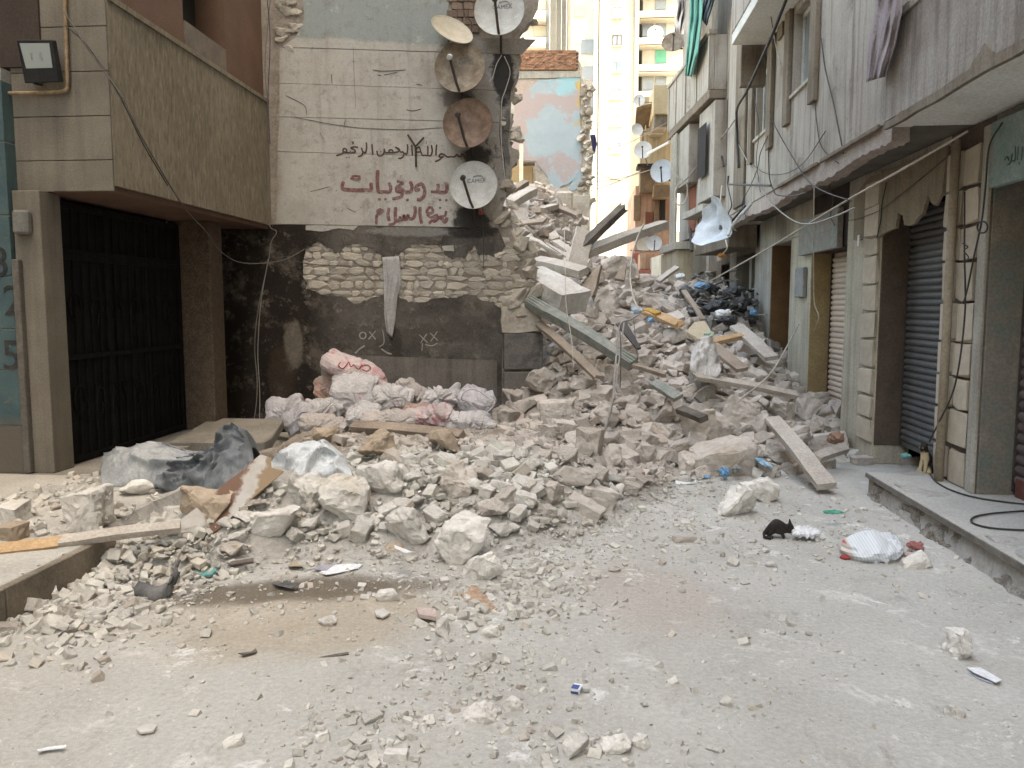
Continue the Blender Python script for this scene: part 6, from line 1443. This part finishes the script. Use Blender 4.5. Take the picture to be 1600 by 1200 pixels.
# bent rubber strip
mb = MB(); pts = [aZ(214,926,.02), aZ(240,934,.02), aZ(258,928,.03), aZ(268,910,.05), aZ(277,888,.10)]; C_ = catmull(pts, 6)
rows = [[q+Vector((0,.05,.035)), q+Vector((0,.02,.05)), q+Vector((0,-.015,.03)), q+Vector((.01,-.03,-.015)), q+Vector((.01,.0,-.02))] for q in C_]; mb.grid(rows)
o = mb.build('rubber_strip', M_rubber, smooth=True); md = o.modifiers.new('t', 'SOLIDIFY'); md.thickness = .012; tag(o, 'bent black rubber strip lying in front of the heap toe', 'rubber strip'); lm(248, 918, 'the bent rubber strip')

# ================================================================ two cats
def skin_body(name, joints, edges, m, lev=2):
    me = bpy.data.meshes.new(name); me.from_pydata([j[0] for j in joints], edges, []); o = bpy.data.objects.new(name, me); COL.objects.link(o)
    md = o.modifiers.new('s', 'SKIN'); md.use_smooth_shade = True
    for i, j in enumerate(joints):
        r_ = j[1] if isinstance(j[1], tuple) else (j[1], j[1]); me.skin_vertices[0].data[i].radius = r_
    me.skin_vertices[0].data[0].use_root = True; o.modifiers.new('u', 'SUBSURF').levels = lev; o.modifiers['u'].render_levels = lev
    dg = bpy.context.evaluated_depsgraph_get(); m2 = bpy.data.meshes.new_from_object(o.evaluated_get(dg)); bpy.data.objects.remove(o)
    m2.name = name; m2.materials.clear(); m2.materials.append(m); m2.polygons.foreach_set('use_smooth', [True]*len(m2.polygons))
    return bpy.data.objects.new(name, m2)
M_fur_k = mat('black_fur', (.018,.015,.014), (.035,.028,.024), 20, fine=120, bump=.6, bs=140, bd=.004, rough=.8)
p = aZ(1214, 840, 0)
J = [((-.05,0,.05),.045),((-.014,0,.072),.046),((.03,0,.056),.037),((.058,0,.05),.021),((.082,0,.05),(.031,.03)),((.108,0,.038),.015),
 ((.03,.022,.025),.012),((.042,.025,.004),.010),((.03,-.022,.025),.012),((.045,-.025,.004),.010),
 ((-.045,.034,.028),.02),((-.06,.036,.012),.011),((-.03,.04,.004),.010),((-.045,-.034,.028),.02),((-.06,-.036,.012),.011),((-.025,-.04,.004),.010),
 ((-.085,-.02,.022),.011),((-.085,-.055,.012),.009),((-.04,-.075,.009),.008),((.08,.02,.078),.011),((.078,.027,.1),.003),((.08,-.02,.078),.011),((.078,-.027,.1),.003)]
E_ = [(0,1),(1,2),(2,3),(3,4),(4,5),(2,6),(6,7),(2,8),(8,9),(0,10),(10,11),(11,12),(0,13),(13,14),(14,15),(0,16),(16,17),(17,18),(4,19),(19,20),(4,21),(21,22)]
cat1 = skin_body('cat', J, E_, M_fur_k); link(cat1, None, p); cat1.rotation_euler = (0, 0, -.15); cat1.scale = (1.08, 1.1, 1.35)
tag(cat1, 'small black cat crouching nose down beside a crumpled white paper', 'cat', 'street cats'); lm(1217, 823, 'the black cat')
M_eye = mat('yellow_eye', (.35,.3,.05), (.3,.24,.04), 9, bump=0, rough=.2)
def eyes(par, pts, r_):
    for q in pts:
        bm = bmesh.new(); bmesh.ops.create_icosphere(bm, subdivisions=2, radius=r_); me = bpy.data.meshes.new('eye'); bm.to_mesh(me); bm.free(); me.materials.append(M_eye)
        o = bpy.data.objects.new('eye', me); COL.objects.link(o); o.parent = par; o.location = q; WP[o.name] = Vector(q)
eyes(cat1, ((.104,.015,.056),(.104,-.015,.056)), .005)
g = G('calico_fur'); v = g.obj(); x, y, z = g.xyz(v); n_ = g.noise(v, 22, 4, .6)
col = g.mix(g.step(n_, .62, .66), (.022,.018,.016), (.3,.15,.05)); w_ = g.math('ADD', x, g.math('MULTIPLY', n_, .03))
col = g.mix(g.math('MULTIPLY', g.step(w_, -.005, -.02), g.step(z, .19, .175)), col, (.48,.38,.24)); M_calico = g.out(col, .85, g.bump(g.noise(v, 140, 4), .5, .004), .2)
p = aZ(1448, 740, .2)
J = [((.025,0,.06),.05),((.01,0,.11),.046),((-.02,0,.15),.038),((-.035,0,.182),.024),((-.05,0,.212),(.034,.032)),((-.08,0,.2),.014),
 ((-.04,.022,.085),.016),((-.05,.024,.006),.013),((-.04,-.022,.085),.016),((-.05,-.024,.006),.013),((-.0,.046,.04),.032),((-.045,.05,.01),.015),((-.0,-.046,.04),.032),((-.045,-.05,.01),.015),
 ((.08,.0,.02),.013),((.09,.05,.012),.011),((.05,.1,.01),.008),((-.042,.022,.24),.01),((-.04,.026,.258),.003),((-.042,-.022,.24),.01),((-.04,-.026,.258),.003)]
E_ = [(0,1),(1,2),(2,3),(3,4),(4,5),(2,6),(6,7),(2,8),(8,9),(0,10),(10,11),(0,12),(12,13),(0,14),(14,15),(15,16),(4,17),(17,18),(4,19),(19,20)]
cat2 = skin_body('cat', J, E_, M_calico); link(cat2, None, p); cat2.rotation_euler = (0, 0, .45); cat2.scale = (1.05,)*3
tag(cat2, 'black and cream calico cat sitting on the shop step by the shutter', 'cat', 'street cats'); lm(1447, 712, 'the calico cat')
eyes(cat2, ((-.074,.016,.22),(-.074,-.016,.22)), .005)

# ================================================================ satellite dishes
def dish_mat(name, c1, c2, c3=None): return mat(name, c1, c2, 8, c3=c3, fine=60, fa=.12, bump=.1, rough=.6, spec=.35)
M_d_white = dish_mat('dirty_white_dish', (.47,.47,.455), (.36,.345,.31)); M_d_tan = dish_mat('tan_dish', (.31,.26,.195), (.21,.165,.12), (.15,.10,.065)); M_d_brown = dish_mat('rusty_brown_dish', (.23,.15,.105), (.15,.095,.065), (.10,.058,.04)); M_d_cream = dish_mat('cream_dish', (.43,.38,.30), (.36,.31,.235)); M_d_far = dish_mat('pale_dish', (.58,.58,.58), (.48,.48,.47)); M_dishprint = mat('worn_dish_print', (.09,.09,.09), (.22,.21,.19), 30, bump=0); M_d_blue = dish_mat('bluish_white_dish', (.50,.53,.56), (.42,.45,.48))
def dish(label, c, r_, axis, m, arm=True, text=None, back=None, lnb=M_iron, armx=-.15, warp=0, ref=None, seed=0):
    rt = thing('satellite_dish', label, 'satellite dish', (0, 0, 0), 'satellite dishes'); WP[rt.name] = Vector((0, 0, 0)); dp = .22*r_
    prof = [(r_*t+.0005, dp*t*t) for t in (0, .15, .3, .45, .6, .75, .88, 1)] ; prof += [(r_*1.015, dp+.004), (r_*1.02, dp-.008)] + [(r_*t+.0004, dp*t*t-.014) for t in (.97, .7, .4, .15, 0)]
    mb = MB(); mb.lathe(prof, 40 if r_ > .2 else 24)
    if warp:
        mb.v = [(x, y, z+warp*r_*(abs(x*.6+y)/r_)**1.6+warp*.95*r_*noise.noise(Vector((x/r_*1.6, y/r_*1.6, seed)))) for x, y, z in mb.v]
    mb.build('reflector', m, rt, smooth=True)
    if arm:
        tip = Vector((armx*r_, .12*r_, .85*r_)); MB().tube([(0, -r_*.97, dp-.01), (armx*r_*.3, -r_*.75, dp+.12*r_), tip], .042*r_+.004, 8).build('feed_arm', M_iron, rt)
        mb = MB(); mb.M = Matrix.Translation(tip) @ Matrix.Rotation(.5, 4, 'X'); mb.lathe([(.001, .14*r_), (.10*r_, .13*r_), (.115*r_, -.06*r_), (.06*r_, -.2*r_), (.001, -.2*r_)], 14); mb.build('receiver_head', lnb, rt, smooth=False)
    MB().box(-.16*r_, .16*r_, -.2*r_, .2*r_, -.06*r_-.016, -.015).build('bracket', M_iron, rt)
    if text:
        me = text_mesh(text, .24*r_, .0015); me.materials.clear(); me.materials.append(M_dishprint)
        for v in me.vertices: v.co.z += dp*((v.co.x+.1*r_)**2+(v.co.y+.22*r_)**2)/(r_*r_)+.004; 
        o = bpy.data.objects.new('lettering', me); link(o, rt, (.1*r_, .22*r_, 0))
        mb = MB(); mb.tube([(x_*r_, y_*r_, dp*(x_*x_+y_*y_)+.005) for x_, y_ in ((-.05,.38),(.12,.44),(.32,.42),(.42,.3))], .012*r_, 5); mb.build('lettering', M_dishprint, rt)
    ax = Vector(axis).normalized(); q = ax.to_track_quat('Z', 'Y'); rt.rotation_mode = 'QUATERNION'; rt.rotation_quaternion = q; rt.location = c
    if back is not None:
        Mi = (Matrix.Translation(c) @ q.to_matrix().to_4x4()).inverted(); b = Mi @ Vector(back)
        MB().tube([(0, 0, -.02), (0, -.1*r_, -.12*r_-.05), b], .018 if r_ > .2 else .012, 6).build('mount_pole', M_iron, rt)
    return rt
def wd(px, py, c): return aP(px, py, W0+WN*c, WN)
ax0 = (-.02, -.93, .12)
dish('dirty white satellite dish highest of the stack on the white wall', wd(781,20,.3), .31, ax0, M_d_white, text='CAMEX', back=wd(783,85,.0), armx=-.1)
dish('cream satellite dish tipped face down at the left of the stack', wd(704,52,.28), .27, (.45,-.6,.62), M_d_cream, arm=False, back=wd(716,40,.0))
dish('tan satellite dish with a pale receiver head in the stack', wd(720,108,.3), .315, ax0, M_d_tan, text='CAMEX', back=wd(722,160,.0), lnb=M_d_white, armx=-.3)
dish('rusty brown satellite dish third from the bottom gap of the stack', wd(732,195,.3), .31, ax0, M_d_brown, back=wd(738,245,.0), armx=-.3)['label'] = 'rusty brown satellite dish without lettering in the stack on the white wall'
dish('grey white satellite dish lowest of the stack above the soot mark', wd(741,291,.3), .30, ax0, M_d_white, text='CAMEX', back=wd(740,345,.0), armx=-.35)
dish('bluish white satellite dish on the row house at the alley bend', aY(1035,268,18.2), .25, (-.25,-.95,.1), M_d_blue, back=aY(1050,285,18.8), armx=0)
dish('pale satellite dish on a pole by the timber oriel', aY(1005,235,23), .24, (-.2,-.95,.15), M_d_far, back=aY(1012,258,24.2), armx=0)
dish('white satellite dish just above the pink balcony', aY(1022,380,20), .185, (-.05,-.97,.1), M_d_far, back=aY(1022,392,20.2), armx=.05)
dish('cream satellite dish half hidden left of the one above the pink balcony', aY(1007,381,20.6), .20, (-.3,-.95,.1), M_d_cream, back=aY(1010,392,20.8), arm=False)
dish('rusty tan satellite dish beside the sea green sheet', aY(1053,68,18), .25, (-.2,-.85,.45), M_d_tan, back=aY(1066,76,18.3), armx=.05)
dish('faint white satellite dish on the tower balcony', aY(1024,53,88.8), .8, (-.1,-.97,.2), M_tower_w, back=aY(1024,68,90.5), armx=0)
dish('small white satellite dish above the timber roof', aY(999,157,24), .16, (-.1,-.97,.1), M_d_far, back=aY(1020,160,24), armx=0)
dish('small white satellite dish under the timber roof edge', aY(995,203,23.6), .17, (.3,-.9,.1), M_d_far, back=aY(1010,206,24.2), arm=False)
dish('faint round satellite dish far up the left tower wall', aY(927,9,90), .3, (0,-1,.1), M_tower_w, back=aY(927,16,92.5), arm=False)
dd = dish('crumpled bluish white satellite dish hanging broken off the grey facade', aX(1127,350,2.15), .37, (-.86,-.5,.12), M_d_blue, warp=.45, back=aX(1165,322,2.44), arm=False, seed=3)
crumple('receiver_unit', 1127, 399, 12, 8, 12.6, mat('orange_plastic', (.5,.2,.05), (.42,.16,.04), 9), 'small orange receiver dangling below the crumpled dish', 'receiver', 34)

# ================================================================ cables and ropes
def wire(label, pts, r_, m, cat='cable', group='loose cables and wires', k=6, name='cable'):
    mb = MB(); mb.tube(catmull(pts, k), r_, 5); o = mb.build(name, m, smooth=True); tag(o, label, cat, group); return o
Yp = lambda L: [aY(*t) for t in L]
wire('dark cable sagging from the floodlight pipe down to the sooty wall', Yp([(100,18,6.5),(140,80,6.5),(190,150,6.52),(222,215,6.7),(285,320,7.7),(322,362,8.4),(345,393,8.8),(380,411,9.3),(440,407,9.95),(482,386,10.2)]), .0065, mat('dusty_dark_cable', (.085,.078,.07), (.13,.12,.105), 8, bump=0, rough=.6))
wire('second thin cable beside the one sagging from the floodlight pipe', Yp([(102,40,6.5),(128,62,6.5),(150,90,6.5),(186,148,6.53),(224,225,6.75),(262,290,7.3)]), .006, M_wire_dark)
wire('dark cable hanging down the corner where overhang meets white wall', Yp([(424,-20,9.85),(414,100,9.85),(418,160,9.85),(417,250,9.85),(419,345,9.85),(432,362,9.8),(424,378,9.8),(419,410,9.8),(404,480,9.75),(398,540,9.7),(402,600,9.6),(398,650,9.5),(387,692,9.4)]), .006, mat('grimy_cable', (.12,.11,.1), (.17,.155,.14), 8, bump=0, rough=.6))
wire('pale second strand of the cable hanging before the sooty wall', Yp([(419,405,9.78),(408,470,9.75),(404,520,9.7),(403,560,9.7),(406,620,9.6),(404,690,9.4)]), .005, M_wire_grey)
wire('purple dark wire beside the corner cable at the top', Yp([(416,-20,9.84),(422,60,9.84),(419,150,9.84),(422,225,9.84)]), .006, mat('purple_wire', (.08,.05,.09), (.1,.07,.1), 8, bump=0))
wire('thin wire along the bare stones of the white wall', [wd(x_, y_, .05) for x_, y_ in ((430,395),(480,412),(560,416),(640,420))], .004, M_wire_dark)
wire('pale loop of cable left below the highest dish', [wd(x_, y_, .1) for x_, y_ in ((784,86),(776,100),(770,120),(764,128))], .006, M_wire_pale)
wire('pale cable curling right below the highest dish', [wd(x_, y_, .1) for x_, y_ in ((788,88),(797,112),(790,140),(784,160),(783,210),(786,250),(790,285))], .006, M_wire_pale)
wire('black cable running straight down beside the dishes', [wd(x_, y_, .08) for x_, y_ in ((783,160),(781,200),(782,220),(788,250),(790,300))], .006, M_wire_dark)
wire('black cable looped behind the tipped cream dish', [wd(x_, y_, .12) for x_, y_ in ((725,-20),(725,22),(735,32),(737,45),(725,62))], .006, M_wire_dark)
wire('thin wire dangling below the lowest dish with a red tip', [wd(x_, y_, .2) for x_, y_ in ((756,250),(752,290),(757,300),(754,330),(756,380),(755,420))], .005, M_wire_dark)
crumple('red_plug', 751, 332, 8, 8, 10.5, M_red, 'tiny red plug hanging below the lowest dish', 'plug', 35, .05)
wire('pale rope slanting from the lowest dish over the rubble', [wd(774,262,.1), aY(790,310,11.6), aY(812,345,12), aY(850,378,12.3), aY(885,402,12.4)], .008, M_wire_pale, 'rope')
wire('thin cord hanging over the fallen white slab', Yp([(882,360,11.5),(883,420,10.8),(885,480,10.4),(893,530,9.9),(896,575,9.4)]), .005, M_wire_pale, 'cord')
wire('pale cable dropping from the thick grey beam to the slope', Yp([(1006,350,12.2),(996,372,12.2),(988,398,12.1),(985,435,12),(990,465,11.8),(1000,487,11.6)]), .014, M_wire_pale)
wire('thick grey cable bending from the loop down to the front rubble', Yp([(1000,490,11),(984,500,10.2),(969,507,9.6),(964,545,9.2),(960,590,8.8),(955,640,8.2),(937,690,7.5),(905,733,6.95),(868,752,6.7),(797,777,6.2)]), .011, M_wire_grey)
wire('second thick grey cable ending under the log like lump', Yp([(975,504,9.7),(968,560,9.1),(958,622,8.4),(940,682,7.6),(911,728,6.95),(906,752,6.6),(892,775,6.4),(872,789,6.3)]), .010, M_wire_grey)
wire('thin dark wire hanging beside the round grey boulder', Yp([(968,505,9.6),(970,540,9.2),(970,575,8.9),(969,605,8.7)]), .006, M_wire_dark)
wire('thin dark wire right of the loose cable loop', Yp([(990,498,10.2),(993,530,9.8),(996,560,9.5)]), .005, M_wire_dark)
wire('long taut rope from the shop pillar down to the refuse heap', [aX(1512,205,2.85), aX(1400,270,2.55), aX(1315,318,2.45), aY(1200,388,10.5), aY(1094,448,13.6)], .010, M_wire_pale, 'rope')
wire('pale cord hanging straight down past the yellow reveal', [aX(1272,285,2.43), aX(1271,400,2.6), aX(1272,470,2.7), aX(1279,495,2.75), aX(1272,518,2.8)], .007, M_wire_pale, 'cord')
wire('taut rope from the cream pillar down to the lower slope', [aX(1248,507,3.02), aY(1205,582,9.9), aY(1150,629,8.6)], .010, M_wire_pale, 'rope')
wire('thick black cable slanting across the upper grey facade', [aX(x_, y_, 2.2) for x_, y_ in ((1236,-20),(1202,65),(1168,140),(1152,168))] + [aX(1151,190,2.36), aX(1152,225,2.38), aX(1154,262,2.38)], .02, M_wire_dark)
wire('pale thin cord left of the thick black cable', [aX(x_, y_, 2.25) for x_, y_ in ((1200,-10),(1206,35),(1212,70),(1220,100))], .008, M_wire_grey, 'cord')
wire('wire sagging from the brown pilaster to the shop wires', [aX(x_, y_, 2.4) for x_, y_ in ((1152,222),(1172,260),(1190,295),(1210,322),(1240,345),(1266,350),(1300,340),(1335,325))], .009, M_wire_grey)
wire('dark wire slanting from the far window down to the soffit', [aX(x_, y_, 2.41) for x_, y_ in ((1206,185),(1215,205),(1235,240),(1262,282),(1290,300),(1330,314))], .007, M_wire_dark)
wire('black wire dropping down the facade right of the near window', [aX(x_, y_, 2.43) for x_, y_ in ((1283,60),(1290,110),(1302,160),(1312,210),(1318,240))], .007, M_wire_dark)
wire('thin crack like wire left of the mauve cloth', [aX(x_, y_, 2.435) for x_, y_ in ((1272,140),(1276,190),(1284,230),(1310,255))], .005, M_wire_dark)
wire('dark cable down the grey facade by the pale panel', [aX(x_, y_, 2.4) for x_, y_ in ((1117,-20),(1117,60),(1119,150),(1121,205),(1126,235),(1131,260))], .016, M_wire_dark)
wire('cable stretched from the brown pilaster to the far row house', [aX(1152,182,2.36), aX(1128,215,2.38), aX(1100,246,2.35), aY(1072,280,15.8), aY(1060,290,16.5)], .014, M_wire_grey)
wire('loop of pale cable in front of the rust red shutter', Yp([(1050,262,16.2),(1060,278,16.2),(1072,284,16.2),(1074,305,16.2),(1068,318,16.2),(1058,318,16.2),(1055,300,16.2),(1062,284,16.2)]), .014, M_wire_pale)
mb = MB(); mb.tube([aX(1138,275,2.3), aX(1137,288,2.3), aX(1204,290,2.3)], .014, 6); tag(mb.build('iron_bar', M_iron), 'black iron bar projecting on the grey facade below the pilaster', 'bar')
wire('cable bent from the iron bar along the soffit', [aX(x_, y_, 2.38) for x_, y_ in ((1201,230),(1202,275),(1208,296),(1215,305),(1240,306),(1262,300))], .008, M_wire_dark)
wire('tangle of wires above the crumpled dish', [aX(x_, y_, 2.36) for x_, y_ in ((1137,290),(1143,320),(1138,335),(1148,345),(1142,352),(1152,362))], .010, M_wire_dark)
wire('white wire from which the crumpled dish hangs', [aX(1128,290,2.3), aX(1126,315,2.25), aX(1130,330,2.2), aX(1136,345,2.2)], .012, M_wire_pale)
wire('pale wire holding the orange receiver', [aX(1134,375,2.15), aX(1136,388,2.15), aX(1128,398,2.15)], .010, M_wire_pale)
mb = MB(); mb.tube([aX(1174,318,2.4), aX(1158,335,2.25), aX(1142,356,2.15), aX(1138,368,2.1)], .022, 6); tag(mb.build('dish_arm', M_d_white), 'bent pale dish arm sticking out of the grey facade', 'arm')
wire('black wire from the sign board down to the coil', [aX(x_, y_, 2.96) for x_, y_ in ((1566,192),(1546,228),(1540,290),(1534,345),(1522,400),(1512,450),(1505,475))], .007, M_wire_dark)
coil = [aX(1535+8*math.cos(t), 355+9*math.sin(t), 2.95-.004*t) for t in [i*.5 for i in range(32)]]; wire('coil of black wire hung on the stone pillar', coil, .006, M_wire_dark, k=2)
wire('black wire running down beside the beige drain pipe', [aX(x_, y_, 2.95) for x_, y_ in ((1507,300),(1507,400),(1508,480),(1500,560),(1488,615),(1466,662),(1452,690))], .007, M_wire_dark)
wire('short wires gathered on the beige drain pipe', [aX(x_, y_, 2.95) for x_, y_ in ((1504,380),(1512,386),(1506,392),(1513,402),(1507,412))], .005, M_wire_dark)
wire('thin wire sagging across the torn plaster', [aX(x_, y_, 3.0) for x_, y_ in ((1480,245),(1450,270),(1400,310),(1372,330),(1330,345))], .004, M_wire_dark)
wire('thin black wires falling past the tiny white junction box', [aX(x_, y_, 3.0) for x_, y_ in ((1385,285),(1378,320),(1376,345),(1370,372))], .006, M_wire_dark)
wire('black cable lying across the shop step', [aZ(x_, y_, .21) for x_, y_ in ((1450,735),(1462,752),(1490,767),(1540,780),(1640,792))], .007, M_wire_dark)
wire('looped black cable end on the near shop step', [aZ(x_, y_, .21) for x_, y_ in ((1640,796),(1590,799),(1545,803),(1520,809),(1522,818),(1560,826),(1650,830))], .007, M_wire_dark)
wire('wire crossing in front of the tower to the dish', Yp([(925,285,21),(980,276,20),(1040,258,18.6)]), .010, M_wire_grey)
wire('wire slanting down across the tower', Yp([(925,266,21),(945,276,21),(968,282,21)]), .010, M_wire_grey)
wire('lowest wire crossing in front of the tower', Yp([(924,298,21),(960,286,20.5),(1000,268,20)]), .010, M_wire_grey)
wire('wire along the salmon house above the balcony dish', Yp([(985,391,20),(1020,392,19.5),(1060,386,18.5),(1075,378,17)]), .012, M_wire_dark)
wire('fine wire hanging in a long sag below the near window', [aX(x_, y_, 2.42) for x_, y_ in ((1290,205),(1255,255),(1222,272),(1190,268),(1160,240))], .005, M_wire_dark)
wire('fine wire climbing the pale panel to the balcony underside', [aX(x_, y_, 2.41) for x_, y_ in ((1188,300),(1182,250),(1186,200),(1178,150),(1172,110))], .005, M_wire_dark)
wire('slack wire between the far window and the crumpled dish', [aX(x_, y_, 2.38) for x_, y_ in ((1200,212),(1188,240),(1184,262),(1172,292),(1160,316),(1165,338))], .006, M_wire_dark)
wire('frayed wire dangling from the soffit over the weathered sign', [aX(x_, y_, 2.6) for x_, y_ in ((1300,268),(1296,290),(1302,312),(1298,336),(1304,352))], .005, M_wire_dark)
wire('thin wire crossing the alley above the timber roof', Yp([(940,236,21),(985,222,20.5),(1045,190,18.6)]), .008, M_wire_grey)
mb = MB(); mb.tube([aY(1012,240,22.5), aY(1046,222,18.8)], .03, 6); tag(mb.build('pole', M_d_far), 'white pole reaching from the row house to a far dish', 'pole')
mb = MB(); mb.tube([aX(1078,356,2.0), aX(1081,392,2.0)], .03, 6); tag(mb.build('iron_pipe', M_iron), 'short rusty upright pipe at the row house corner', 'pipe')

# ================================================================ labels of the many stones: by what they lie beside
def dirname(dx, dy):
    a = math.degrees(math.atan2(-dy, dx)) % 360
    for lo, hi, w_ in ((0,22.5,'just right of'),(22.5,67.5,'up and right of'),(67.5,112.5,'just above'),(112.5,157.5,'up and left of'),(157.5,202.5,'just left of'),(202.5,247.5,'down and left of'),(247.5,292.5,'just below'),(292.5,337.5,'down and right of'),(337.5,361,'just right of')):
        if lo <= a < hi: return w_
SHAPE = ('chunky', 'squarish', 'flat', 'angular')
pairs = []
for i, (o, px, py, pi_, k, y) in enumerate(ind_objs):
    for j, (lx, ly, ph) in enumerate(LANDMARKS):
        d = math.hypot(px-lx, py-ly)
        if d < 420: pairs.append((d, i, j))
pairs.sort(); used, got = set(), {}
for d, i, j in pairs:
    if i in got: continue
    o, px, py, pi_, k, y = ind_objs[i]; lx, ly, ph = LANDMARKS[j]; dn = dirname(px-lx, py-ly)
    if (j, dn) in used: continue
    used.add((j, dn)); got[i] = f"{SHAPE[pi_ % 4]} {'pale' if k == 'w' else 'dusty brown'} stone {dn} {ph}"
for i, (o, px, py, pi_, k, y) in enumerate(ind_objs):
    zone = 'lying loose on the street' if hgt(*o.location[:2]) < .04 else ('in the low heap at the front' if y < 6.8 else ('on the lower rubble slope' if y < 10 else 'on the upper rubble slope'))
    tag(o, got.get(i, f"{SHAPE[pi_ % 4]} {'pale' if k == 'w' else 'dusty brown'} stone, one of many {zone}"), 'stone', 'rubble stones' if i in got else f"{SHAPE[pi_ % 4]} {k} stones {zone}".replace(' w ', ' pale ').replace(' g ', ' brown '))
